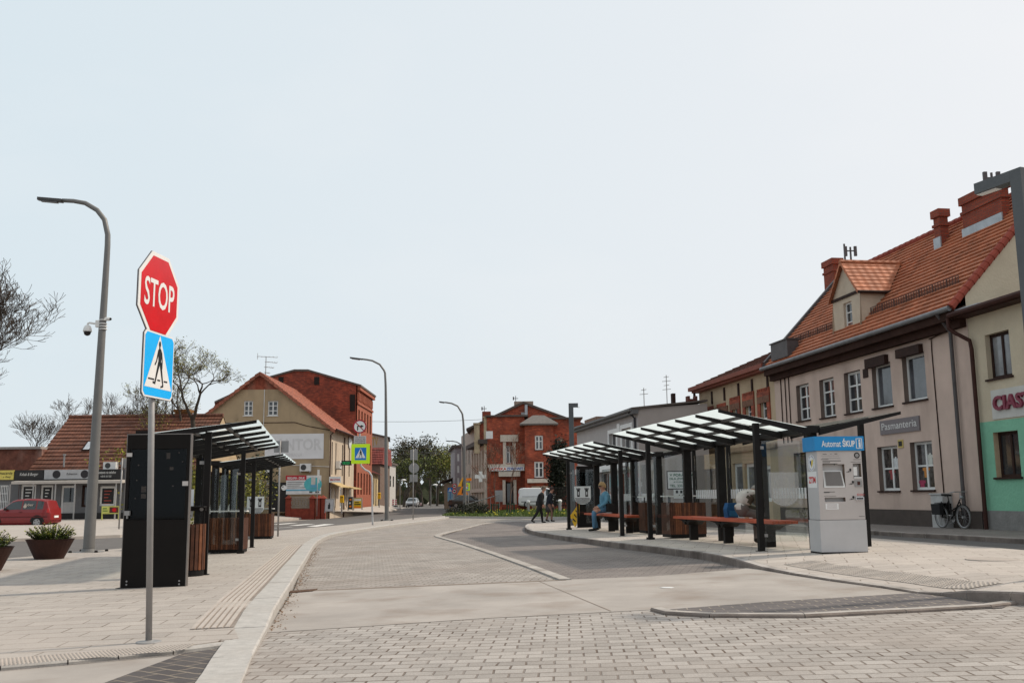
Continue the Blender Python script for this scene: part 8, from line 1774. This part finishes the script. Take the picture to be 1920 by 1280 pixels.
# ------------------------------------------------------------------ bicycle and cabinet by the wall
def bicycle():
    f = FR; u0 = f.uz(1831, 965)[0]; u1 = f.uz(1795, 965)[0]; w0, w1 = f.P(u0, 0, .42), f.P(u1, 0, .45); r = .34; ZB = gz(w0.x, w0.y) + .121
    d = (w1 - w0); d.z = 0; L = d.length; rz = math.atan2(d.y, d.x); root = thing('bicycle', 'black city bicycle with a pannier leaning by the mauve house wall', 'bicycle', (w0.x, w0.y, ZB), rz)
    L = 1.08; root.location = (w0.x, w0.y, ZB); n = 26
    for x in (0, L):
        b = MB(); b.tube([(x + r * .96 * cos(2 * pi * k / n), 0, r + r * .96 * sin(2 * pi * k / n)) for k in range(n + 1)], .022, 6); wl = b.build('wheel', mat('bike_tyre', (.12, .115, .11), .7), root)
        b = MB(); b.tube([(x + r * .86 * cos(2 * pi * k / n), 0, r + r * .86 * sin(2 * pi * k / n)) for k in range(n + 1)], .014, 5); b.build('rim', RIM, wl)
        b = MB()
        for k in range(16): t = 2 * pi * k / 16; b.tube([(x + .03 * cos(t), .02 * (-1) ** k, r + .03 * sin(t)), (x + r * .85 * cos(t), 0, r + r * .85 * sin(t))], .003, 3)
        b.lathe((x, 0, r), [(.035, -.04), (.035, .04)], 10, axis='y'); b.build('spokes', RIM, wl)
        b = MB(); b.tube([(x + r * 1.09 * cos(t), 0, r + r * 1.09 * sin(t)) for t in [R(200) - R(190) * k / 12 if x else R(10 + 140 * k / 12) for k in range(13)]], .018, 5); b.build('mudguard', BLK, root)
    b = MB(); H = (.10, 0, .86); S = (.66, 0, .82); BB = (.58, 0, .28)
    for a, c in ((H, BB), (BB, S), (BB, (L, 0, r)), (S, (L, 0, r)), ((.12, 0, .78), (0, 0, r)), ((.10, 0, .70), (.62, 0, .5))): b.tube([a, c], .02, 8)
    b.build('frame', BLK, root)
    b = MB(); b.tube([H, (.08, 0, 1.05)], .016, 6); b.tube([(.18, -.27, 1.06), (.06, -.2, 1.08), (.06, .2, 1.08), (.18, .27, 1.06)], .014, 6); b.build('handlebar', RIM, root)
    b = MB(); b.prism([(.56, -.02, .95), (.66, -.11, .95), (.84, -.12, .97), (.84, .12, .97), (.66, .11, .95), (.56, .02, .95)], (0, 0, .05)); b.tube([S, (.69, 0, .95)], .015, 6); b.build('saddle', BLK, root)
    b = MB(); b.lathe(BB, [(.1, -.05), (.1, -.04)], 16, axis='y'); b.tube([(.58, -.06, .28), (.70, -.07, .16)], .012, 5); b.box(.67, .76, -.15, -.07, .14, .17); b.tube([(.58, .06, .28), (.46, .07, .40)], .012, 5); b.box(.41, .5, .07, .15, .38, .41); b.build('crank', RIM, root)
    b = MB(); b.box(.86, 1.32, -.06, .06, .74, .76); b.tube([(1.1, .05, .74), (L, .04, r)], .008, 4); b.build('rack', BLK, root)
    b = MB(); b.prism([(.86, -.20, .40), (1.26, -.20, .40), (1.30, -.20, .72), (.84, -.20, .74)], (0, .13, 0)); b.prism([(.86, .07, .40), (1.26, .07, .40), (1.30, .07, .72), (.84, .07, .74)], (0, .13, 0)); b.build('pannier', mat('pannier_black', (.014, .013, .014), .8, var=.3), root)
    b = MB(); b.lathe((.0, 0, .92), [(.03, -.03), (.05, .03)], 10, axis='x'); b.build('headlamp', RIM, root)
bicycle()
u0, u1 = FR.uz(1764, 950)[0], FR.uz(1787, 950)[0]; p = FR.P((u0 + u1) / 2, 0, .0); z0 = gz(p.x, p.y) + .12; zt = zat(924, p)
root = thing('utility_cabinet', 'slim grey white utility cabinet against the wall behind the bicycle', 'cabinet', (p.x, p.y, z0)); b = MB(); fbox(b, FR, min(u0, u1), max(u0, u1), z0 - .05, zt - .04, .004, .32); fbox(b, FR, min(u0, u1) - .03, max(u0, u1) + .03, zt - .04, zt, .004, .36); b.build('case', mat('cabinet_grey', (.43, .42, .41), .6, var=.06, grime=.15), root, world=True)
b = MB(); fbox(b, FR, min(u0, u1) + .03, max(u0, u1) - .03, z0 + .35, zt - .1, .321, .33); d_ = b.build('door', mat('cabinet_door', (.46, .45, .44), .6), root, world=True); b = MB(); fbox(b, FR, min(u0, u1) + .05, min(u0, u1) + .08, z0 + .65, z0 + .8, .331, .35); b.build('handle', BLACKT, d_, world=True)
# ------------------------------------------------------------------ trees and planting
def leafmat(name, c, var=.45):
    m = mat(name, c, .6, var=var, scale=2.5, spec=.25); return m
def branch_tree(seed, H, spread, depth, trunk_r, first=.3, lean=(0, 0), twigs=3, upw=.25, forks=(2, 3), keep=.74, minr=.006):
    """a bare crown: every limb forks into thinner ones; returns (trunk and limbs, fine twigs, tips)"""
    r_ = random.Random(seed); T, W_, tips = MB(), MB(), []
    def grow(p, d, L, r, k):
        n = 4 if k < 3 else 3; pts = [p]; q = p; dd = d.copy()
        for i in range(n):
            dd = (dd + V((r_.uniform(-1, 1), r_.uniform(-1, 1), r_.uniform(-.6, 1) * .6)) * (.16 + .05 * k) + Z * upw * .10).normalized(); q = q + dd * (L / n); pts.append(q)
        r1 = max(minr, r * .62); rs = [r + (r1 - r) * i / n for i in range(n + 1)]
        (T if k < depth - 2 else W_).tube(pts, rs, 8 if k < 2 else (5 if k < depth - 2 else 3), caps=False)
        if k >= depth: tips.append((q, dd)); return
        nf = r_.randint(*forks) + (1 if k >= depth - twigs else 0)
        for j in range(nf):
            a = r_.uniform(0, 2 * pi); s = V((cos(a), sin(a), 0)); sd = (s - dd * s.dot(dd)).normalized(); an = r_.uniform(.35, .85) * spread
            nd = (dd * cos(an) + sd * sin(an)).normalized(); t = r_.choice((n, n, n - 1, n - 2)) if j else n
            grow(pts[max(1, t)], nd, L * r_.uniform(keep - .1, keep + .1), r1 * r_.uniform(.7, 1.0), k + 1)
    grow(V((0, 0, -.2)), V((lean[0], lean[1], 1)).normalized(), H * first, trunk_r, 0); return T, W_, tips
def leafcloud(tips, n, size, jit, seed, flat=.5):
    r_ = random.Random(seed); b = MB()
    for (p, d) in tips:
        for _ in range(n):
            c = p + V((r_.gauss(0, jit), r_.gauss(0, jit), r_.gauss(0, jit * .8))); a, e = r_.uniform(0, 6.28), r_.uniform(-.9, .9); u = V((cos(a) * cos(e), sin(a) * cos(e), sin(e))); v = u.cross(V((r_.uniform(-1, 1), r_.uniform(-1, 1), r_.uniform(-1, 1)))).normalized(); s = size * r_.uniform(.6, 1.35)
            b.add([c - u * s, c + v * s * flat, c + u * s, c - v * s * flat], [(0, 1, 2, 3)], 0 if r_.random() < .6 else 1)
    return b
def bare_tree(label, p, rz=0, sc=1, group='bare trees', leaf=None, **k):
    T, W_, tips = branch_tree(**k); root = thing('tree', label, 'tree', p, rz, group); root.scale = (sc, sc, sc); tr = T.build('trunk', BARK, root, smooth=True); W_.build('twigs', TWIG, root)
    if leaf: n, s, j, ms = leaf; leafcloud(tips, n, s, j, 4).build('leaves', ms, root)
    return root
# tall bare tree at the left edge, its crown reaching into the picture
p = V((-26.4, 46, gz(-30, 46) + .1)); bare_tree('tall bare tree leaning in at the left picture edge', p, 0, 1.42, seed=27, H=13.5, spread=.85, depth=8, trunk_r=.30, first=.20, lean=(.06, 0), twigs=4, upw=.75, forks=(2, 3), minr=.0075)
q = [o for o in bpy.data.objects if o.name.startswith('tree') and not o.parent][0]
dup(q, V((-24.8, 43, -.3)), 4.3, 'second bare tree at the left edge, its lower twigs over the brick annex', scale=(.92, .92, .92))
p = V((-36, 60, .1)); bare_tree('bare bushy tree behind the left edge tree, low against the brick annex', p, 0, 1, seed=5, H=8.5, spread=.9, depth=6, trunk_r=.16, first=.22, upw=.3, minr=.010)
p = V((-37.0, 78, 0)); bare_tree('bare tree whose thin top shows over the left end of the brown roof', p, 0, 1, seed=8, H=12.6, spread=.8, depth=7, trunk_r=.2, first=.26, upw=.5, minr=.011)
p = V((-30.0, 82, 0)); bare_tree('bare tree whose twigs just clear the brown roof ridge', p, 0, 1, seed=17, H=11.8, spread=.8, depth=7, trunk_r=.2, first=.26, upw=.5, minr=.011)
# old spreading tree before the beige gable, just coming into leaf
p = at(390, 955, 66); LEAFY = leafmat('spring_leaf', (.24, .22, .03)); LEAFY2 = leafmat('spring_leaf_olive', (.15, .15, .028))
bare_tree('old spreading tree with a short thick trunk in front of the beige gable', V((p.x, p.y, .0)), 2.3, .9, seed=34, H=15.5, spread=1.0, depth=7, trunk_r=.52, first=.30, upw=.35, twigs=3, forks=(2, 3), keep=.72, minr=.012, leaf=(3, .06, .14, [LEAFY, LEAFY2]))
# yellow green bushes under it and behind the shelters
def bush(label, p, w_, h_, n, s, ms, seed, group=None, cat='bush', name='bush', stems=5):
    r_ = random.Random(seed); root = thing(name, label, cat, p, r_.uniform(0, 6), group); b = MB(); tips = []
    for k in range(stems):
        a = r_.uniform(0, 6.28); q = V((cos(a) * w_ * .3, sin(a) * w_ * .3, h_ * .6)); b.tube([(0, 0, -.05), q * .5 + V((0, 0, h_ * .1)), q], [.03, .02, .01], 5)
    b.build('stems', BARK, root)
    for _ in range(n):
        while True:
            v = V((r_.uniform(-1, 1), r_.uniform(-1, 1), r_.uniform(-1, 1)))
            if v.length < 1 and v.length > (.35 if n < 2000 else .0): break
        k = 1 + .25 * sin(v.x * 5 + seed) * cos(v.y * 4 + v.z * 3); tips.append((V((v.x * w_ * .5 * k, v.y * w_ * .5 * k, h_ * .5 + v.z * h_ * .5 * k)), v))
    leafcloud(tips, 3, s, s * 1.6, seed).build('foliage', ms, root); return root
bush('yellow green bush behind the near left shelter roof', V((-23.5, 63.5, .0)), 7.0, 5.2, 1300, .10, [LEAFY, LEAFY2], 3)
bush('low yellow green bush at the foot of the old spreading tree', at(440, 958, 70), 5.0, 3.0, 700, .10, [LEAFY, LEAFY2], 9)
p = at(478, 960, 78); bush('dark young pine in front of the beige gable wall', V((p.x, p.y, p.z)), 3.6, 4.4, 420, .13, [leafmat('pine_dark', (.016, .026, .014)), leafmat('pine_mid', (.03, .042, .02))], 6)
bush('tall yellow green shrub seen through the near left shelter', V((-16.9, 52, -.1)), 2.2, 3.6, 500, .07, [LEAFY, LEAFY2], 13)
# trees that close the street in the middle, each with its own crown
GR = [leafmat('leaf_fresh', (.105, .125, .022)), leafmat('leaf_brown', (.06, .046, .024)), leafmat('leaf_dark', (.035, .042, .016)), leafmat('leaf_yellow', (.20, .185, .03))]
protos = []
for k, (sd_, a, c, n, s) in enumerate(((41, 0, 3, 13, .24), (52, 1, 2, 14, .23), (63, 2, 0, 15, .24))):
    T, W_, tips = branch_tree(seed=sd_, H=15, spread=.75, depth=5, trunk_r=.30, first=.24, upw=.4, twigs=2, forks=(2, 3), keep=.80, minr=.025)
    root = thing('tree', '', 'tree', (0, 0, 0), 0, 'trees closing the end of the street'); T.build('trunk', BARK, root); W_.build('twigs', TWIG, root); leafcloud(tips, n, s, .85, sd_).build('crown', [GR[a], GR[c]], root); protos.append(root)
kids = {}
for o in bpy.data.objects:
    if o.parent: kids.setdefault(o.parent.name, []).append(o)
spots = [(738, 205, 1, 1.05, 'brown budding tree at the left end of the street trees, over the end house'), (757, 190, 2, .92, 'dark green tree standing over the silver car, second from the left'), (776, 215, 1, 1.08, 'tall brown budding tree directly behind the round plate sign pole'), (792, 196, 2, .88, 'dark green tree just right of the round plate sign pole'), (806, 222, 0, 1.0, 'fresh green tree in the middle of the street trees'), (820, 200, 1, .86, 'brown budding tree left of the blue crossing sign'), (834, 212, 0, .92, 'yellow green tree beside the far grey terraced house'), (848, 190, 0, .8, 'low fresh green tree behind the roadside shop'), (724, 230, 2, .9, 'dark tree half hidden by the second street lamp post'), (766, 240, 0, 1.0, 'pale green tree far back behind the brown ones'), (860, 230, 2, .9, 'dark tree mostly hidden by the far grey terraced house')]
used = set()
for i, (px, Y, k, sc, lab) in enumerate(spots):
    q = at(px, 940, Y); q.z = -.45; o = protos[k] if k not in used else dup(protos[k], kids=kids); used.add(k); o.location = q; o.rotation_euler = (0, 0, rnd.uniform(0, 6)); o.scale = (sc, sc, sc); o['label'] = lab
# far wood that closes the horizon
b = MB(); r_ = random.Random(2)
for k in range(4200):
    x = r_.uniform(-190, 190) if k < 2200 else r_.uniform(-48, 2); y = 245 + r_.uniform(0, 25); z = abs(r_.gauss(0, 2.6 if k < 2200 else 4.6)); s = r_.uniform(1.2, 2.6) if k < 2200 else r_.uniform(.3, .7); a = r_.uniform(0, 6.28); u = V((cos(a), sin(a) * .3, r_.uniform(-.5, .5))) * s; v = V((r_.uniform(-.4, .4), .2, 1)) * s * .7
    c = V((x, y, z)); b.add([c - u, c - v, c + u, c + v], [(0, 1, 2, 3)], k % 2)
tag(b.build('far_wood', [GR[1], GR[2]]), 'distant wood along the horizon', 'wood', kind='stuff')
# cypress hedge and iron fence by the pharmacy
p = at(1050, 950, 92); bush('tall dark cypress between the pharmacy and the right shelters', V((p.x, p.y, p.z - .1)), 2.1, 6.4, 2200, .12, [leafmat('cypress_dark', (.012, .015, .009)), leafmat('cypress_mid', (.022, .026, .014))], 21, cat='cypress', name='cypress')
p0, p1 = at(1037, 952, 90), at(1100, 952, 88); b = MB(); d = p1 - p0
for k in range(26): q = p0 + d * (k / 25); b.tube([q - Z * .2, q + Z * 1.9], .025, 4)
for h in (.25, 1.7): b.tube([p0 + Z * h, p1 + Z * h], .03, 4)
tag(b.build('fence', BLK), 'dark iron railing fence below the tall cypress', 'fence')

# ---- flower bed in the middle
bed = GP([(828, 967), (845, 962), (905, 955), (1000, 954), (1100, 957), (1100, 968), (960, 969), (860, 968.3)], .1)
bk = spline([V((q.x, q.y, 0)) for q in bed] + [V((bed[0].x, bed[0].y, 0))], 1.2)
kerb('bed_kerb', bk, lambda p: .14, .12, GRAN); sheet('flower_bed_soil', bk, mat('soil', (.06, .075, .025), .95, var=.3), .12)
def inpoly(x, y, P):
    c = False
    for i in range(len(P)):
        a, e = P[i], P[i - 1]
        if (a.y > y) != (e.y > y) and x < (e.x - a.x) * (y - a.y) / (e.y - a.y) + a.x: c = not c
    return c
b = MB(); fl = MB(); r_ = random.Random(4); xs = [q.x for q in bk]; ys = [q.y for q in bk]; n = 0
while n < 6500:
    x, y = r_.uniform(min(xs), max(xs)), r_.uniform(min(ys), max(ys))
    if not inpoly(x, y, bk): continue
    n += 1; h = r_.uniform(.08, .2); a = r_.uniform(0, 6.28); w_ = .05; z = gz(x, y) + .115; u = V((cos(a), sin(a), 0)) * w_; l = V((r_.uniform(-.08, .08), r_.uniform(-.08, .08), h)); c = V((x, y, z)); b.add([c - u, c + u, c + l], [(0, 1, 2)], 0 if r_.random() < .6 else 1)
    if n % 70 == 0: q = c + V((0, 0, h + .06)); s = r_.uniform(.03, .055); fl.add([q + V((-s, 0, -s)), q + V((s, 0, -s)), q + V((s, 0, s)), q + V((-s, 0, s))], [(0, 1, 2, 3)])
tag(b.build('grass', [leafmat('bed_grass', (.07, .115, .02)), leafmat('bed_grass2', (.115, .14, .028))]), 'bright green grass covering the flower bed', 'grass', kind='stuff')
tag(fl.build('daffodils', mat('daffodil', (.75, .62, .08), .6)), 'yellow daffodils dotted through the grass', 'flowers', kind='stuff')
DK = [leafmat('box_dark', (.016, .018, .01)), leafmat('box_mid', (.03, .034, .016))]
for (px, py, Y, w_, h_, lab) in ((870, 962, 85, 1.6, .95, 'left dark clipped shrub in the flower bed'), (886, 960, 88, 1.6, 1.05, 'dark shrub behind the two front ones in the flower bed'), (906, 965, 83.5, 1.2, .95, 'round dark shrub nearest the front of the flower bed'), (848, 958, 96, 1.2, .5, 'dark shrub beside the dark saloon car')):
    q = at(px, py, Y); bush(lab, V((q.x, q.y, gz(q.x, q.y) + .1)), w_, h_, 260, .06, DK, int(px), 'dark shrubs in the flower bed', 'shrub', 'shrub')
for (px, Y, H, sd_, lab) in ((928, 86, 7.0, 71, 'young leafless tree in a green guard, left one in the flower bed'), (957.5, 84.5, 7.6, 82, 'young leafless tree in a green guard before the pharmacy door')):
    q = at(px, 960, Y); q.z = gz(q.x, q.y) + .1; T, W_, tips = branch_tree(seed=sd_, H=H, spread=.62, depth=5, trunk_r=.055, first=.30, upw=.9, twigs=2, forks=(2, 3), keep=.72, minr=.012); root = thing('young_tree', lab, 'tree', q, 0, 'young trees in the flower bed'); T.build('trunk', mat('young_bark', (.13, .08, .06), .9), root); W_.build('twigs', mat('reddish_twig', (.16, .085, .06), .9), root)
    b = MB()
    for k in range(10): a = 2 * pi * k / 10; b.box(.32 * cos(a) - .03, .32 * cos(a) + .03, .32 * sin(a) - .03, .32 * sin(a) + .03, 0, .85)
    for h in (.1, .75): b.tube([(.32 * cos(2 * pi * k / 16), .32 * sin(2 * pi * k / 16), h) for k in range(17)], .03, 4)
    tag(b.build('tree_guard', mat('guard_green', (.018, .05, .03), .6)), lab.replace('young leafless tree in a green guard', 'dark green slatted guard round the young tree'), 'tree guard', 'tree guards in the flower bed').location = q
for i, (px, py, Y, lab) in enumerate(((990.5, 955, 90, 'bollard lamp left of the walking man'), (1050, 957, 84, 'bollard lamp right of the walking woman'))):
    q = at(px, py, Y); q.z = gz(q.x, q.y) + .1; root = thing('bollard_lamp', lab, 'bollard', q, 0, 'bollard lamps by the flower bed'); b = MB(); b.lathe((0, 0, 0), [(.12, -.1), (.12, .75), (.10, .78)], 12); b.build('post', GALV, root); b = MB(); b.lathe((0, 0, 0), [(.10, .785), (.17, .85), (.17, .95), (.08, 1.03)], 12); b.build('lamp_head', WHITE, root)

# ---- rusty flower tubs with green shrubs
RUST = mat('rusty_tub', (.036, .013, .009), .8, var=.35, scale=3, grime=.3, tint=(.03, .015, .01))
def tub(label, p, R_, r_, h_, slabel, seed):
    root = thing('planter', label, 'planter', p, R(20), 'rusty tapered planters'); b = MB(); b.lathe((0, 0, 0), [(r_ * .96, -.06), (r_, 0), (R_, h_), (R_ + .015, h_ + .01), (R_ - .03, h_ + .01), (R_ - .07, h_ - .07)], 28); b.build('pot', RUST, root); b = MB(); b.prism([(R_ * .9 * cos(2 * pi * k / 24), R_ * .9 * sin(2 * pi * k / 24), h_ - .10) for k in range(24)], (0, 0, .03)); b.build('soil', mat('potting_soil', (.03, .022, .015), .95), root)
    rr = random.Random(seed); rt = thing('shrub', slabel, 'shrub', p + V((0, 0, h_ - .06)), 0, 'green shrubs in the planters'); lf = MB(); st = MB()
    for k in range(120):
        a = rr.uniform(0, 6.28); d = R_ * 1.0 * math.sqrt(rr.random()); hh = h_ * rr.uniform(.55, 1.0) * (1 - .4 * (d / R_) ** 2); base_ = V((cos(a) * d * .55, sin(a) * d * .55, 0)); tip = V((cos(a) * d * 1.06, sin(a) * d * 1.06, hh)); st.tube([base_, base_.lerp(tip, .6) + V((0, 0, .03)), tip], [.009, .007, .004], 4, caps=False)
        for j in range(26):
            t = rr.uniform(.25, 1.04); q = base_.lerp(tip, t); aa = rr.uniform(0, 6.28); u = V((cos(aa), sin(aa), rr.uniform(-.1, 1.0))).normalized() * .05; v = V((-sin(aa), cos(aa), 0)) * .02; lf.add([q, q + u * .5 + v, q + u, q + u * .5 - v], [(0, 1, 2, 3)], 1 if t > .8 and rr.random() < .75 else 0)
    st.build('stems', BARK, rt); lf.build('foliage', [leafmat('shrub_green', (.075, .11, .016)), leafmat('shrub_tip', (.21, .22, .035))], rt)
p = G(92, 1047, .14); s_ = F / p.y; Rr = 41.5 / s_; tub('rusty brown tapered planter before the street lamp, wholly in view', p, Rr, Rr * .60, (1050 - 1015) / s_, 'green yellow shrub filling the planter before the street lamp', 1)
p = G(-32, 1070, .14); p.x -= .0; tub('rusty brown tapered planter cut by the left picture edge', p, Rr * .98, Rr * .6, (1050 - 1015) / s_, 'green yellow shrub in the planter at the left picture edge', 2)

# ---- things by the beige house
def aboard(label, px0, y0, px1, y1, Y, m, name='sandwich_board', fm=None, art=None):
    a, c = at(px0, y1, Y), at(px1, y0, Y); root = thing(name, label, 'pavement sign', ((a.x + c.x) / 2, Y, a.z)); w_, h_ = (c.x - a.x) / 2, c.z - a.z; b = MB(); b.prism([(-w_, 0, .12), (w_, 0, .12), (w_, .2, h_), (-w_, .2, h_)], (0, .04, 0)); b.build('panel', m, root); b = MB(); b.tube([(-w_, -.01, 0), (-w_, .2, h_)], .03, 5); b.tube([(w_, -.01, 0), (w_, .2, h_)], .03, 5); b.tube([(-w_, .2, h_), (w_, .2, h_)], .03, 5); b.tube([(-w_, .55, 0), (-w_, .24, h_)], .03, 5); b.tube([(w_, .55, 0), (w_, .24, h_)], .03, 5); b.build('frame', fm or GALV, root)
    if art:
        b = MB()
        for (x0, x1, z0, z1, mi) in art: sl = lambda z: .2 * (z * h_ - .12) / (h_ - .12) - .008; b.poly([(-w_ + 2 * w_ * x0, sl(z0), z0 * h_), (-w_ + 2 * w_ * x1, sl(z0), z0 * h_), (-w_ + 2 * w_ * x1, sl(z1), z1 * h_), (-w_ + 2 * w_ * x0, sl(z1), z1 * h_)], mi)
        b.build('print', [BLACKT, RED, WHITE, ORNG], root)
aboard('white pavement sign with a dark figure photo beside the brick pillars', 609, 935, 625, 961, 80, mat('poster_pale', (.42, .40, .40), .6, var=.2), art=[(.35, .62, .28, .6, 0), (.43, .56, .6, .72, 0)])
aboard('yellow and orange pavement sign by the shop doors', 662, 933, 678, 955, 93, YEL, art=[(.1, .9, .75, .92, 2), (.12, .88, .4, .5, 0), (.1, .9, .12, .3, 3), (.15, .7, .58, .66, 0)])
aboard('narrow dark pavement sign dotted with yellow beside the yellow one', 652, 931, 661, 957, 91, mat('board_dark', (.03, .035, .035), .6), art=[(.3, .7, .75, .85, 3), (.25, .6, .5, .6, 2), (.3, .75, .25, .38, 3)])
for (px0, y0, px1, y1, Y, lab) in ((637, 928, 644, 942, 88, 'yellow post box on a leg by the beige shop doors'), (708, 923, 713.5, 935, 118, 'yellow post box farther along by the low yellow shop')):
    a, c = at(px0, y1, Y), at(px1, y0, Y); z0 = at(px0, y1 + 14, Y).z; root = thing('post_box', lab, 'post box', ((a.x + c.x) / 2, Y, z0), 0, 'yellow post boxes'); w_ = (c.x - a.x) / 2; b = MB(); b.box(-w_, w_, 0, .3, a.z - z0, c.z - z0 - .06); b.prism([(-w_ - .02, -.02, c.z - z0 - .06), (w_ + .02, -.02, c.z - z0 - .06), (w_ * .8, .1, c.z - z0), (-w_ * .8, .1, c.z - z0)], (0, .2, 0)); b.build('case', mat('post_yellow', (.70, .40, .015), .5), root); b = MB(); b.box(-.06, .06, .1, .2, -.3, a.z - z0); b.build('leg', GALV, root); b = MB(); b.box(-w_ * .7, w_ * .7, -.01, -.003, c.z - z0 - .2, c.z - z0 - .15); b.build('slot', BLACKT, root)
# construction barriers at the end of the street
for k, (px, Y, lab) in enumerate(((737, 150, 'left red and white barrier board at the street end'), (742, 152, 'right red and white barrier board at the street end'), (789, 160, 'small white and red barrier right of the silver car'))):
    q = at(px, 949, Y); root = thing('barrier_board', lab, 'barrier', q, 0, 'red and white barrier boards'); b = MB(); b.box(-.14, .14, 0, .05, .15, 1.1 if k < 2 else .6); b.build('board', WHITE, root); b = MB()
    for j in range(3 if k < 2 else 2): b.poly([(-.139, -.004, .2 + .28 * j), (.139, -.004, .34 + .28 * j), (.139, -.004, .48 + .28 * j), (-.139, -.004, .34 + .28 * j)] if k < 2 else [(-.139, -.004, .2 + .2 * j), (.139, -.004, .2 + .2 * j), (.139, -.004, .28 + .2 * j), (-.139, -.004, .28 + .2 * j)])
    b.build('stripe', RED, root); b = MB(); b.box(-.3, .3, -.15, .2, -.02, .15); b.build('foot', BLACKT, root)
# overhead wires
def wire(label, a, c, sag, r=.014):
    n = 14; b = MB(); b.tube([a.lerp(c, k / n) - Z * (sag * 4 * (k / n) * (1 - k / n)) for k in range(n + 1)], r, 4); tag(b.build('overhead_wire', mat('wire_grey', (.10, .10, .10), .6)), label, 'wire', 'overhead wires')
wire('overhead wire high between the red brick house and the third street lamp', at(696, 790, 101), at(905, 786, 105), .1, .018)
wire('overhead wire from the tan house dipping towards the far right houses', at(727, 820, 135), at(868, 832, 119), .8, .02)
wire('lower overhead wire from the tan house across the street trees', at(728, 836, 135), at(866, 845, 119), .5, .02)
wire('lowest overhead wire crossing before the street trees', at(700, 842, 113), at(866, 832, 119), .9, .02)
# litter on the concrete
q = G(1243, 1101.5, .012); b = MB(); b.prism([(0, 0, 0), (.10, -.03, 0), (.16, .02, 0), (.12, .09, 0), (.03, .10, 0), (-.04, .05, 0)], (0, 0, .006)); o = tag(b.build('paper_scrap', WHITE), 'scrap of white paper lying on the concrete apron', 'litter'); o.location = q
# leaf litter and grit along the left kerb
b = MB(); r_ = random.Random(9)
for k in range(700):
    i = r_.randrange(4, min(len(LK) - 1, 26)); t = r_.random(); q = LK[i].lerp(LK[i + 1], t); d = abs(r_.gauss(0, .10)) + .01; x, y = q.x + d, q.y; z = gz(x, y) + .015; s = r_.uniform(.006, .02); a = r_.uniform(0, 6.28); u = V((cos(a), sin(a), 0)) * s; v = V((-sin(a), cos(a), .5)) * s * .6; c = V((x, y, z)); b.add([c - u, c - v, c + u, c + v], [(0, 1, 2, 3)])
tag(b.build('leaf_litter', mat('dry_leaf', (.16, .09, .045), .9, var=.4)), 'dry leaf litter and grit along the left kerb', 'litter', kind='stuff')
